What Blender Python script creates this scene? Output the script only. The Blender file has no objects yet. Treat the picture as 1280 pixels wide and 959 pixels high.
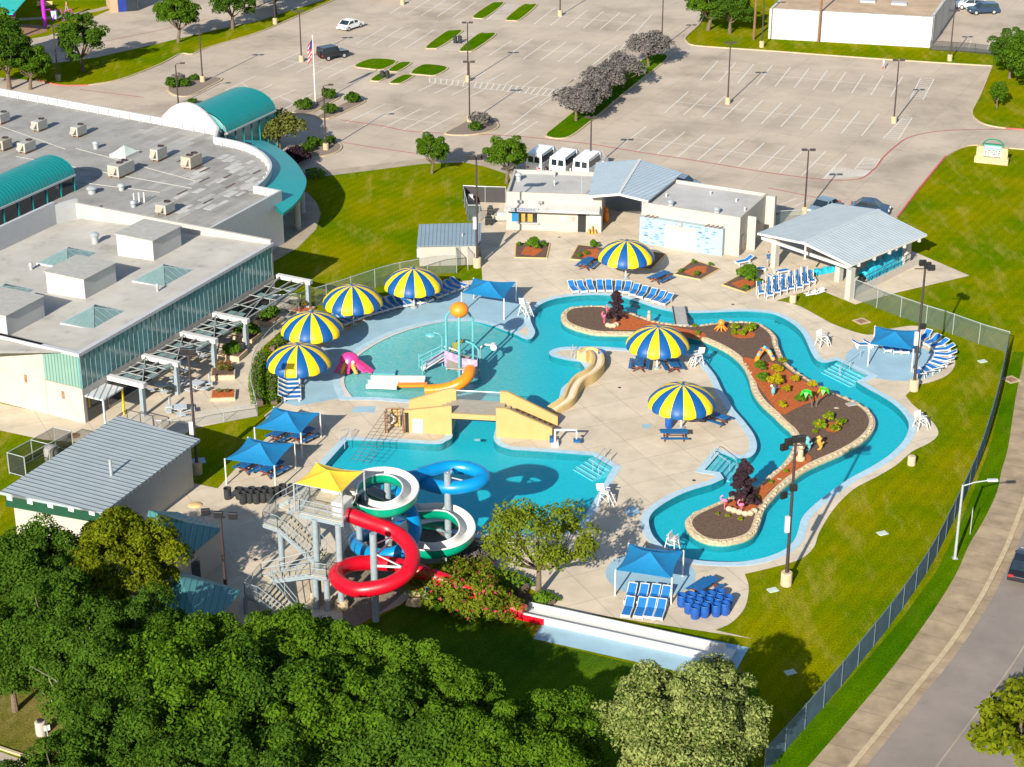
import bpy, math, random
from math import sin, cos, pi, radians, atan2, hypot, sqrt
from mathutils import Vector, Matrix, noise as mnoise
from mathutils.geometry import tessellate_polygon
random.seed(7)
sc = bpy.context.scene
COL = sc.collection
# ---------------------------------------------------------------- survey: photo pixel -> metres on level z (camera 71.3 m up, 24.5 deg down)
TH = radians(24.5); FP = 2400.0; HC = 71.3; CX, CY = 640.0, 479.5
ST, CT = sin(TH), cos(TH)
def G(px, py, z=0.0):
    u = (px-CX)/FP; v = (CY-py)/FP
    t = (z-HC)/(-ST+v*CT)
    return (u*t, (CT+v*ST)*t)
def G3(px, py, z=0.0):
    x, y = G(px, py, z); return (x, y, z)
def HT(px0, py0, py1):
    x, y = G(px0, py0); v = (CY-py1)/FP
    return (v*y*CT-y*ST)/(CT+v*ST)+HC
def GP(pts, z=0.0): return [G(p[0], p[1], z) for p in pts]
def ang(a, b): return atan2(b[1]-a[1], b[0]-a[0])
def add(a, b, k=1.0): return tuple(a[i]+b[i]*k for i in range(len(a)))
def dist(a, b): return sqrt(sum((a[i]-b[i])**2 for i in range(len(a))))
def lerp(a, b, t): return tuple(a[i]+(b[i]-a[i])*t for i in range(len(a)))
def dirv(deg): return (cos(radians(deg)), sin(radians(deg)))
def smooth_poly(pts, closed=True, n=4):
    # Catmull-Rom; a third value of 1 marks a sharp corner
    L = len(pts); out = []
    P = [Vector(p[:2]) for p in pts]; sharp = [len(p) > 2 for p in pts]
    rng = range(L if closed else L-1)
    for i in rng:
        p1, p2 = P[i], P[(i+1) % L]
        p0 = P[(i-1) % L] if (closed or i > 0) else p1
        p3 = P[(i+2) % L] if (closed or i+2 < L) else p2
        if sharp[i]: p0 = p1
        if sharp[(i+1) % L]: p3 = p2
        straight = sharp[i] and sharp[(i+1) % L]
        for k in range(1 if straight else n):
            t = k/n
            q = 0.5*((2*p1)+(-p0+p2)*t+(2*p0-5*p1+4*p2-p3)*t*t+(-p0+3*p1-3*p2+p3)*t*t*t)
            out.append((q.x, q.y))
    if not closed: out.append((P[-1].x, P[-1].y))
    return out
def area(poly): return 0.5*sum(poly[i][0]*poly[(i+1) % len(poly)][1]-poly[(i+1) % len(poly)][0]*poly[i][1] for i in range(len(poly)))
def ccw(poly): return poly if area(poly) > 0 else poly[::-1]
def offset(poly, d, closed=True):
    # positive d = to the right of travel (outward for a ccw polygon)
    n = len(poly); out = []
    for i in range(n):
        a = poly[i-1] if (closed or i > 0) else poly[i]
        c = poly[(i+1) % n] if (closed or i < n-1) else poly[i]
        b = poly[i]
        d1 = Vector((b[0]-a[0], b[1]-a[1])); d2 = Vector((c[0]-b[0], c[1]-b[1]))
        if d1.length < 1e-6: d1 = d2
        if d2.length < 1e-6: d2 = d1
        d1.normalize(); d2.normalize()
        m = d1+d2
        if m.length < 1e-3: m = d1.copy()
        m.normalize(); nrm = Vector((m.y, -m.x))
        k = max(0.55, nrm.dot(Vector((d1.y, -d1.x))))
        out.append((b[0]+nrm.x*d/k, b[1]+nrm.y*d/k))
    return out
def inside(p, poly):
    r = False; n = len(poly)
    for i in range(n):
        a, b = poly[i], poly[i-1]
        if (a[1] > p[1]) != (b[1] > p[1]) and p[0] < (b[0]-a[0])*(p[1]-a[1])/(b[1]-a[1])+a[0]: r = not r
    return r
# ---------------------------------------------------------------- materials
def S(r, g, b): return tuple((c/255/12.92 if c/255 <= 0.04045 else ((c/255+0.055)/1.055)**2.4) for c in (r, g, b))
MATS = {}
def mk(name, col, rough=0.6, scale=1.5, var=0.12, col2=None, bump=0.0, bscale=None, metal=0.0, spec=0.5, rnd=0.0, detail=4, trans=0.0, stretch=None):
    m = bpy.data.materials.new(name); m.use_nodes = True; MATS[name] = m
    nt = m.node_tree; N = nt.nodes; L = nt.links
    bs = N['Principled BSDF']
    tc = N.new('ShaderNodeTexCoord'); src = tc.outputs['Object']
    if stretch:
        mp = N.new('ShaderNodeMapping'); mp.inputs['Scale'].default_value = stretch; L.new(src, mp.inputs[0]); src = mp.outputs[0]
    nz = N.new('ShaderNodeTexNoise'); nz.inputs['Scale'].default_value = scale; nz.inputs['Detail'].default_value = detail; nz.inputs['Roughness'].default_value = 0.6
    L.new(src, nz.inputs['Vector'])
    rp = N.new('ShaderNodeValToRGB'); rp.color_ramp.elements[0].position = 0.3; rp.color_ramp.elements[1].position = 0.7
    a = tuple(c*(1-var) for c in col); b = col2 if col2 else tuple(min(1, c*(1+var)) for c in col)
    rp.color_ramp.elements[0].color = (*a, 1); rp.color_ramp.elements[1].color = (*b, 1)
    L.new(nz.outputs['Fac'], rp.inputs[0]); out = rp.outputs[0]
    if rnd:
        oi = N.new('ShaderNodeObjectInfo'); hs = N.new('ShaderNodeHueSaturation')
        mr = N.new('ShaderNodeMapRange'); mr.inputs[3].default_value = 1-rnd; mr.inputs[4].default_value = 1+rnd
        L.new(oi.outputs['Random'], mr.inputs[0]); L.new(mr.outputs[0], hs.inputs['Value']); L.new(out, hs.inputs['Color']); out = hs.outputs[0]
    L.new(out, bs.inputs['Base Color'])
    bs.inputs['Roughness'].default_value = rough; bs.inputs['Metallic'].default_value = metal
    bs.inputs['Specular IOR Level'].default_value = spec
    if trans: bs.inputs['Transmission Weight'].default_value = trans
    if bump:
        n2 = N.new('ShaderNodeTexNoise'); n2.inputs['Scale'].default_value = bscale or scale*6; n2.inputs['Detail'].default_value = 3
        L.new(src, n2.inputs['Vector'])
        bp = N.new('ShaderNodeBump'); bp.inputs['Strength'].default_value = bump; bp.inputs['Distance'].default_value = 0.05
        L.new(n2.outputs['Fac'], bp.inputs['Height']); L.new(bp.outputs[0], bs.inputs['Normal'])
    return m
def ribbed(name, col, period, axis=0, rough=0.4, depth=0.6, var=0.06, dark=0.75, deg=0.0, metal=0.0):
    # standing-seam or corrugated sheet: a saw/sine profile across object axis, as bump and a thin seam line
    m = mk(name, col, rough=rough, scale=0.7, var=var, metal=metal); nt = m.node_tree; N = nt.nodes; L = nt.links
    bs = N['Principled BSDF']; tc = N.new('ShaderNodeTexCoord'); mp = N.new('ShaderNodeMapping')
    mp.inputs['Rotation'].default_value = (0, 0, radians(-deg)); L.new(tc.outputs['Object'], mp.inputs[0])
    sx = N.new('ShaderNodeSeparateXYZ'); L.new(mp.outputs[0], sx.inputs[0])
    mu = N.new('ShaderNodeMath'); mu.operation = 'MULTIPLY'; mu.inputs[1].default_value = 1/period; L.new(sx.outputs[axis], mu.inputs[0])
    fr = N.new('ShaderNodeMath'); fr.operation = 'FRACT'; L.new(mu.outputs[0], fr.inputs[0])
    pp = N.new('ShaderNodeMath'); pp.operation = 'PINGPONG'; pp.inputs[1].default_value = 0.5; L.new(fr.outputs[0], pp.inputs[0])
    rp = N.new('ShaderNodeValToRGB'); rp.color_ramp.elements[0].position = 0.06; rp.color_ramp.elements[1].position = 0.16
    L.new(pp.outputs[0], rp.inputs[0])
    bp = N.new('ShaderNodeBump'); bp.inputs['Strength'].default_value = depth; bp.inputs['Distance'].default_value = 0.06
    bp.invert = True
    L.new(rp.outputs[0], bp.inputs['Height']); L.new(bp.outputs[0], bs.inputs['Normal'])
    base = bs.inputs['Base Color'].links[0].from_socket
    mx = N.new('ShaderNodeMix'); mx.data_type = 'RGBA'; mx.blend_type = 'MULTIPLY'; mx.inputs['Factor'].default_value = 1
    r2 = N.new('ShaderNodeValToRGB'); r2.color_ramp.elements[0].position = 0.08; r2.color_ramp.elements[1].position = 0.14
    r2.color_ramp.elements[0].color = (dark, dark, dark, 1); L.new(pp.outputs[0], r2.inputs[0])
    L.new(base, mx.inputs[6]); L.new(r2.outputs[0], mx.inputs[7]); L.new(mx.outputs[2], bs.inputs['Base Color'])
    return m
# ---------------------------------------------------------------- mesh builder (world metres, or local metres for prototypes at the origin)
FRAME = {}
class M:
    def __init__(s): s.v = []; s.f = []; s.m = []
    def add(s, vs, fs, mi=0):
        k = len(s.v); s.v += [tuple(v) for v in vs]
        for f in fs: s.f.append([i+k for i in f]); s.m.append(mi)
        return s
    def box(s, x0, y0, z0, x1, y1, z1, mi=0):
        return s.add([(x0,y0,z0),(x1,y0,z0),(x1,y1,z0),(x0,y1,z0),(x0,y0,z1),(x1,y0,z1),(x1,y1,z1),(x0,y1,z1)],
              [(3,2,1,0),(4,5,6,7),(0,1,5,4),(1,2,6,5),(2,3,7,6),(3,0,4,7)], mi)
    def obox(s, c, lx, ly, z0, z1, a=0.0, mi=0):
        ca, sa = cos(a), sin(a); q = []
        for z in (z0, z1):
            for x, y in ((-lx/2,-ly/2),(lx/2,-ly/2),(lx/2,ly/2),(-lx/2,ly/2)):
                q.append((c[0]+x*ca-y*sa, c[1]+x*sa+y*ca, z))
        return s.add(q, [(3,2,1,0),(4,5,6,7),(0,1,5,4),(1,2,6,5),(2,3,7,6),(3,0,4,7)], mi)
    def beam(s, p, q, w, h, mi=0):
        p = Vector(p); q = Vector(q); d = (q-p).normalized()
        up = Vector((0,0,1)) if abs(d.z) < 0.95 else Vector((1,0,0))
        x = d.cross(up).normalized()*w/2; y = x.cross(d).normalized()*h/2
        vs = [p-x-y,p+x-y,p+x+y,p-x+y,q-x-y,q+x-y,q+x+y,q-x+y]
        return s.add(vs, [(0,1,2,3),(7,6,5,4),(0,4,5,1),(1,5,6,2),(2,6,7,3),(3,7,4,0)], mi)
    def prism(s, poly, z0, z1, mi=0, bottom=False):
        poly = ccw(list(poly)); n = len(poly)
        vs = [(p[0],p[1],z0) for p in poly]+[(p[0],p[1],z1) for p in poly]
        s.add(vs, [(i,(i+1)%n,(i+1)%n+n,i+n) for i in range(n)], mi)
        s.sheet(poly, z1, mi)
        if bottom: s.add([(p[0],p[1],z0) for p in poly][::-1], [tuple(range(n))], mi)
        return s
    def sheet(s, poly, z, mi=0, holes=(), zf=None):
        polys = [ccw(list(poly))]+[ccw(list(h))[::-1] for h in holes]
        flat = [p for pl in polys for p in pl]
        tris = tessellate_polygon([[Vector((p[0],p[1],0)) for p in pl] for pl in polys])
        vs = [(p[0],p[1],zf(p) if zf else z) for p in flat]; fs = []
        for a,b,c in tris:
            A,B,C_ = flat[a],flat[b],flat[c]
            cr = (B[0]-A[0])*(C_[1]-A[1])-(B[1]-A[1])*(C_[0]-A[0])
            if abs(cr) < 1e-9: continue
            fs.append((a,b,c) if cr > 0 else (a,c,b))
        return s.add(vs, fs, mi)
    def ribbon(s, A, B, closed=True, mi=0):
        # A, B: equal-length lists of 3D points
        n = len(A); k = list(A)+list(B)
        return s.add(k, [(i,(i+1)%n,(i+1)%n+n,i+n) for i in range(n if closed else n-1)], mi)
    def strip(s, path, w, z, mi=0):
        A = offset(path, w/2, False); B = offset(path, -w/2, False)
        return s.ribbon([(p[0],p[1],z) for p in A], [(p[0],p[1],z) for p in B], False, mi)
    def tube(s, path, r, n=8, closed=False, caps=True, mi=0, up=None):
        P = [Vector(p) for p in path]; L = len(P); rs = r if isinstance(r,(list,tuple)) else [r]*L
        vs = []; prev = None
        for i in range(L):
            a = P[i-1] if (closed or i>0) else P[i]; b = P[(i+1)%L] if (closed or i<L-1) else P[i]
            d = (b-a).normalized()
            if prev is None:
                u = Vector((0,0,1)) if abs(d.z)<0.9 else Vector((1,0,0)); x = d.cross(u).normalized()
            else:
                x = (prev-d*prev.dot(d)).normalized()
            prev = x; y = d.cross(x)
            for k in range(n):
                t = 2*pi*k/n; vs.append(P[i]+(x*cos(t)+y*sin(t))*rs[i])
        fs = []
        for i in range(L if closed else L-1):
            for k in range(n):
                a = i*n+k; b = i*n+(k+1)%n; c = ((i+1)%L)*n+(k+1)%n; d_ = ((i+1)%L)*n+k
                fs.append((a,b,c,d_))
        if caps and not closed: fs += [tuple(range(n))[::-1], tuple((L-1)*n+k for k in range(n))]
        return s.add(vs, fs, mi)
    def cyl(s, p, q, r0, r1=None, n=10, mi=0): return s.tube([p,q],[r0, r0 if r1 is None else r1],n,mi=mi)
    def sweep(s, path, prof, closed=False, mi=None, bank=None):
        # prof: list of (lateral, up); lateral to the right of travel; mi per profile segment
        P = [Vector(p) for p in path]; L = len(P); m = len(prof); vs = []
        for i in range(L):
            a = P[i-1] if (closed or i>0) else P[i]; b = P[(i+1)%L] if (closed or i<L-1) else P[i]
            d = (b-a); d.z = 0; d.normalize(); x = Vector((d.y,-d.x,0)); bk = bank[i] if bank else 0
            for (l,u) in prof: vs.append(P[i]+x*(l*cos(bk)+u*sin(bk))+Vector((0,0,u*cos(bk)-l*sin(bk))))
        for i in range(L if closed else L-1):
            for k in range(m-1):
                s.add([], [], 0)
        k0 = len(s.v); s.v += [tuple(v) for v in vs]
        for i in range(L if closed else L-1):
            j = (i+1)%L
            for k in range(m-1):
                s.f.append([k0+i*m+k, k0+i*m+k+1, k0+j*m+k+1, k0+j*m+k]); s.m.append(mi[k] if mi else 0)
        return s
    def lathe(s, prof, c=(0,0,0), n=16, mi=0, sx=1.0, sy=1.0, caps=True):
        vs = []; m = len(prof)
        for (r,z) in prof:
            for k in range(n):
                t = 2*pi*k/n; vs.append((c[0]+r*cos(t)*sx, c[1]+r*sin(t)*sy, c[2]+z))
        fs = [(i*n+k, i*n+(k+1)%n, (i+1)*n+(k+1)%n, (i+1)*n+k) for i in range(m-1) for k in range(n)]
        if caps: fs += [tuple(range(n))[::-1], tuple((m-1)*n+k for k in range(n))]
        return s.add(vs, fs, mi)
    def ball(s, c, rx, ry=None, rz=None, n=10, mi=0, lo=-90):
        ry = ry or rx; rz = rz or rx; m = max(4, n//2)
        prof = [(cos(radians(lo+(90-lo)*i/m)), sin(radians(lo+(90-lo)*i/m))) for i in range(m+1)]
        vs = []
        for (r,z) in prof:
            r = max(r, 1e-3)
            for k in range(n):
                t = 2*pi*k/n; vs.append((c[0]+r*cos(t)*rx, c[1]+r*sin(t)*ry, c[2]+z*rz))
        return s.add(vs, [(i*n+k, i*n+(k+1)%n, (i+1)*n+(k+1)%n, (i+1)*n+k) for i in range(m) for k in range(n)]+[tuple(range(n))[::-1]], mi)
    def build(s, name, mat, parent=None, smooth=False, origin=None, bevel=0.0):
        me = bpy.data.meshes.new(name)
        if parent is not None: fr = FRAME[parent.name]
        else:
            if origin is None:
                n = max(1,len(s.v)); origin = (sum(v[0] for v in s.v)/n, sum(v[1] for v in s.v)/n, min(v[2] for v in s.v))
            fr = (Vector(origin), 0.0)
        ca, sa = cos(-fr[1]), sin(-fr[1]); vv = []
        for v in s.v:
            x, y, z = v[0]-fr[0].x, v[1]-fr[0].y, v[2]-fr[0].z
            vv.append((x*ca-y*sa, x*sa+y*ca, z))
        me.from_pydata(vv, [], s.f)
        mats = mat if isinstance(mat,(list,tuple)) else [mat]
        for q in mats: me.materials.append(MATS[q] if isinstance(q,str) else q)
        if len(mats) > 1: me.polygons.foreach_set('material_index', s.m)
        if smooth:
            me.polygons.foreach_set('use_smooth', [True]*len(me.polygons)); me.set_sharp_from_angle(angle=radians(38))
        me.update()
        o = bpy.data.objects.new(name, me); COL.objects.link(o)
        if parent is not None: o.parent = parent
        else: o.location = fr[0]
        FRAME[o.name] = fr
        if bevel:
            b = o.modifiers.new('bevel','BEVEL'); b.width = bevel; b.segments = 2; b.limit_method = 'ANGLE'
        return o
def thing(name, label, cat, loc=(0,0,0), rot=0.0, group=None):
    o = bpy.data.objects.new(name, None); COL.objects.link(o)
    loc = (loc[0], loc[1], loc[2] if len(loc) > 2 else 0.0)
    o.location = loc; o.rotation_euler = (0,0,rot); o.empty_display_size = 0.3
    o['label'] = label; o['category'] = cat
    if group: o['group'] = group
    FRAME[o.name] = (Vector(loc), rot); return o
def tag(o, label, cat, group=None):
    o['label'] = label; o['category'] = cat
    if group: o['group'] = group
    return o
def struct(o): o['kind'] = 'structure'; return o
def stuff(o): o['kind'] = 'stuff'; return o
def copy_tree(o, parent=None):
    c = o.copy(); COL.objects.link(c)
    if parent is not None: c.parent = parent
    FRAME[c.name] = FRAME[o.name]
    for ch in [x for x in ALLCH.get(o.name, [])]: copy_tree(ch, c)
    return c
ALLCH = {}
def freeze():
    ALLCH.clear()
    for o in bpy.data.objects:
        if o.parent: ALLCH.setdefault(o.parent.name, []).append(o)
def place(proto, spots, labels, group):
    # spots: (x, y, z, rot[, scale]); the prototype itself takes the first spot
    freeze(); res = []
    src = proto
    for i, sp in enumerate(spots):
        o = src if i == 0 else copy_tree(src)
        res.append(o)
    for i, sp in enumerate(spots):
        o = res[i]; o.location = sp[:3]; o.rotation_euler = (0,0,sp[3])
        if len(sp) > 4: o.scale = (sp[4],)*3
        o['label'] = labels[i] if isinstance(labels,(list,tuple)) else labels
        if group: o['group'] = group
        FRAME[o.name] = (Vector(sp[:3]), sp[3])
    return res
ORD = ['first','second','third','fourth','fifth','sixth','seventh','eighth','ninth','tenth','eleventh','twelfth','thirteenth','fourteenth','fifteenth','sixteenth','seventeenth','eighteenth','nineteenth','twentieth']
def ordinal(i):
    if i < 20: return ORD[i]
    t = ['twenty','thirty','forty','fifty','sixty','seventy','eighty','ninety'][(i+1)//10-2]
    return t+'-'+ORD[(i+1)%10-1] if (i+1)%10 else t[:-1]+'ieth'
# ---------------------------------------------------------------- palette
mk('concrete', (0.535,0.455,0.345), rough=0.85, scale=0.35, var=0.16, detail=9, bump=0.15, bscale=8)
mk('lot_concrete', (0.415,0.345,0.27), rough=0.9, scale=0.12, var=0.17, detail=9, bump=0.15, bscale=6)
mk('walk_concrete', (0.34,0.28,0.205), rough=0.9, scale=0.5, var=0.2, detail=9, bump=0.2, bscale=6)
mk('old_walk', (0.31,0.235,0.15), rough=0.9, scale=0.6, var=0.3, detail=10, bump=0.2, bscale=6)
mk('asphalt', (0.22,0.185,0.16), rough=0.9, scale=0.25, var=0.14, detail=9, bump=0.3, bscale=18)
mk('kerb', (0.42,0.335,0.21), rough=0.85, scale=2, var=0.15)
mk('red_kerb', (0.45,0.10,0.08), rough=0.8, scale=2, var=0.2)
mk('lot_paint', (0.58,0.56,0.52), rough=0.8, scale=6, var=0.25, detail=8)
mk('red_paint', (0.36,0.10,0.085), rough=0.8, scale=3, var=0.3, detail=8)
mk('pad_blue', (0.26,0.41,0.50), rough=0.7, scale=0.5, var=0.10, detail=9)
mk('coping_blue', (0.36,0.50,0.58), rough=0.6, scale=1.5, var=0.10)
mk('white_paint', (0.54,0.53,0.51), rough=0.45, scale=3, var=0.05)
mk('white_plastic', (0.55,0.55,0.53), rough=0.35, scale=3, var=0.03)
mk('lounge_blue', (0.006,0.14,0.42), rough=0.7, scale=4, var=0.12)
mk('table_blue', (0.006,0.10,0.28), rough=0.55, scale=4, var=0.15)
mk('table_frame', (0.13,0.035,0.025), rough=0.6)
mk('sail_blue', (0.0,0.16,0.36), rough=0.8, scale=2, var=0.08, bump=0.1, bscale=30)
mk('sail_yellow', (0.78,0.52,0.03), rough=0.8, scale=2, var=0.06, bump=0.1, bscale=30)
mk('umb_yellow', (0.80,0.53,0.0), rough=0.55, scale=2, var=0.05)
mk('umb_blue', (0.0,0.070,0.25), rough=0.5, scale=2, var=0.08)
mk('steel', (0.42,0.47,0.50), rough=0.45, metal=0.0, scale=4, var=0.08)
mk('galv', (0.45,0.48,0.49), rough=0.4, metal=0.4, scale=4, var=0.1)
mk('dark_metal', (0.045,0.03,0.03), rough=0.5, scale=4, var=0.1)
mk('black', (0.012,0.012,0.013), rough=0.5)
mk('tower_steel', (0.235,0.285,0.315), rough=0.5, scale=3, var=0.1)
mk('tower_deck', (0.45,0.40,0.30), rough=0.8, scale=3, var=0.15)
mk('slide_red', (0.50,0.002,0.014), rough=0.38, scale=1, var=0.05)
mk('slide_blue', (0.0,0.20,0.47), rough=0.35, scale=1, var=0.06)
mk('slide_green', (0.0,0.25,0.145), rough=0.3, scale=1, var=0.06)
mk('slide_orange', (0.72,0.21,0.01), rough=0.3, scale=1, var=0.05)
mk('wall_tile', (0.01,0.20,0.25), rough=.4, scale=3, var=.1); mk('stucco_yellow', (0.45,0.305,0.115), rough=0.85, scale=1.2, var=0.06, bump=0.2, bscale=25)
mk('stucco_tan', (0.52,0.37,0.16), rough=0.8, scale=1.2, var=0.10, bump=0.2, bscale=25)
mk('cream_wall', (0.41,0.37,0.32), rough=0.8, scale=1.0, var=0.05, bump=0.1, bscale=14)
mk('white_wall', (0.40,0.375,0.335), rough=0.8, scale=0.8, var=0.05, bump=0.1, bscale=14)
mk('metal_white', (0.42,0.43,0.44), rough=0.5, scale=1.5, var=0.05)
mk('roof_membrane', (0.41,0.39,0.35), rough=0.9, scale=0.25, var=0.16, detail=10, stretch=(1,1,1))
mk('roof_grey', (0.41,0.405,0.39), rough=0.9, scale=0.3, var=0.12, detail=9)
mk('roof_gravel', (0.40,0.29,0.19), rough=0.95, scale=0.4, var=0.2, detail=9)
mk('teal_glass', (0.10,0.27,0.28), rough=0.12, scale=0.4, var=0.3, spec=0.8)
mk('dark_glass', (0.015,0.025,0.035), rough=0.08, scale=1, var=0.2, spec=0.8)
mk('mulch', (0.105,0.062,0.040), rough=0.95, scale=5, var=0.4, detail=9, bump=0.8, bscale=14)
mk('red_mulch', (0.38,0.085,0.012), rough=0.95, scale=5, var=0.3, detail=9, bump=0.8, bscale=14)
mk('limestone', (0.47,0.37,0.24), rough=0.85, scale=4, var=0.25, detail=6, bump=0.7, bscale=5)
mk('gravel_bed', (0.20,0.155,0.12), rough=0.95, scale=8, var=0.35, detail=6, bump=0.8, bscale=12)
mk('wood_pole', (0.17,0.085,0.045), rough=0.9, scale=3, var=0.3)
mk('bark', (0.13,0.095,0.065), rough=0.95, scale=4, var=0.35, bump=0.6, bscale=12)
mk('bin_black', (0.025,0.027,0.03), rough=0.45, scale=3, var=0.15)
mk('bin_blue', (0.01,0.075,0.32), rough=0.45, scale=3, var=0.15)
mk('tarp', (0.02,0.36,0.50), rough=0.5, scale=2, var=0.2, bump=0.6, bscale=3)
mk('rust_dark', (0.10,0.06,0.045), rough=0.9); mk('rust', (0.24,0.13,0.07), rough=0.9, scale=3, var=0.35)
mk('hvac_tan', (0.33,0.295,0.235), rough=0.6, scale=2, var=0.12)
mk('hvac_grey', (0.35,0.34,0.31), rough=0.6, scale=2, var=0.12)
mk('rubber', (0.015,0.015,0.015), rough=0.8)
mk('car_white', (0.75,0.76,0.76), rough=0.2, scale=1, var=0.02, spec=0.7)
mk('car_black', (0.012,0.013,0.018), rough=0.15, scale=1, var=0.1, spec=0.8)
mk('car_blue', (0.16,0.22,0.28), rough=0.2, scale=1, var=0.05, spec=0.7)
mk('car_navy', (0.02,0.045,0.09), rough=0.2, scale=1, var=0.05, spec=0.7)
mk('car_maroon', (0.15,0.02,0.03), rough=0.2, scale=1, var=0.05, spec=0.7)
mk('lamp_red', (0.5,0.02,0.02), rough=0.3); mk('lamp_clear', (0.8,0.8,0.75), rough=0.2)
mk('pink', (0.75,0.04,0.22), rough=0.4, scale=1.5, var=0.1); mk('flamingo', (0.85,0.16,0.30), rough=0.5)
mk('orange', (0.80,0.22,0.015), rough=0.45); mk('aqua', (0.11,0.38,0.41), rough=0.4); mk('lime', (0.03,0.55,0.03), rough=0.5)
mk('lavender', (0.34,0.20,0.40), rough=0.5, scale=2.5, var=0.25, col2=(0.44,0.38,0.47)); mk('amber', (0.72,0.30,0.04), rough=0.5)
mk('skin', (0.45,0.25,0.17), rough=0.6); mk('cloth_white', (0.75,0.75,0.75), rough=0.9); mk('cloth_grey', (0.3,0.32,0.36), rough=0.9)
mk('hair', (0.03,0.02,0.015), rough=0.8); mk('cloth_pink', (0.7,0.2,0.25), rough=0.9)
mk('magenta', (0.50,0.015,0.55), rough=0.45); mk('brick', (0.42,0.28,0.17), rough=0.85, scale=6, var=0.2); mk('door_blue', (0.01,0.03,0.22), rough=0.5)
mk('stone_sign', (0.50,0.37,0.20), rough=0.9, scale=3, var=0.35, detail=2, bump=0.5, bscale=4)
mk('fascia_green', (0.006,0.055,0.03), rough=.5); mk('sign_green', (0.02,0.16,0.09), rough=0.5); mk('sign_teal', (0.10,0.40,0.36), rough=0.5); mk('ink', (0.03,0.03,0.035), rough=0.7)
mk('flag_red', (0.5,0.02,0.03), rough=0.8); mk('flag_blue', (0.02,0.03,0.18), rough=0.8); mk('net', (0.10,0.07,0.055), rough=0.9)
mk('fence_green', (0.05,0.09,0.10), rough=0.8, scale=1, var=0.15); mk('screen_post', (0.10,0.14,0.17)); mk('windscreen', (0.055,0.10,0.145), rough=0.75, scale=0.8, var=0.25)
mk('slats', (0.035,0.033,0.033), rough=0.7)
mk('door_grey', (0.30,0.31,0.30), rough=0.6); mk('sea_green', (0.45,0.52,0.47), rough=0.7)
ribbed('seam_blue', (0.40,0.50,0.56), 0.42, axis=0, rough=0.45)
ribbed('seam_teal', (0.005,0.20,0.20), 0.42, axis=1, rough=0.4)
ribbed('seam_verdigris', (0.06,0.20,0.21), 0.42, axis=0, rough=0.45)
ribbed('seam_slate', (0.16,0.22,0.27), 0.40, axis=0, rough=0.45)
ribbed('sheet_grey', (0.50,0.53,0.53), 0.55, axis=0, rough=0.4, dark=0.5, depth=0.9)
mk('seafoam', (0.15,0.235,0.235), rough=0.3, scale=0.8, var=0.12)
ribbed('teal_panel', (0.18,0.31,0.27), 0.3, axis=0, rough=0.3, dark=0.55)
mk('planter_hedge', (0.030,0.075,0.010), rough=0.8, scale=4, var=0.4)
def chain(name, col, cover, cell=0.12, rough=0.6):
    # woven mesh: thin crossing wires with open cells between
    m = bpy.data.materials.new(name); m.use_nodes = True; MATS[name] = m
    nt = m.node_tree; N = nt.nodes; L = nt.links; bs = N['Principled BSDF']; out = N['Material Output']
    bs.inputs['Base Color'].default_value = (*col,1); bs.inputs['Roughness'].default_value = rough
    tr = N.new('ShaderNodeBsdfTransparent'); mx = N.new('ShaderNodeMixShader'); mx.inputs[0].default_value = cover
    L.new(tr.outputs[0], mx.inputs[1]); L.new(bs.outputs[0], mx.inputs[2]); L.new(mx.outputs[0], out.inputs[0])
    return m
chain('chain_link', (0.12,0.16,0.155), 0.34)
chain('mesh_dark', (0.02,0.025,0.03), 0.55)
chain('rail_mesh', (0.25,0.29,0.31), 0.20)
chain('water_curtain', (0.75,0.8,0.8), 0.25, rough=0.2)
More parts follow.
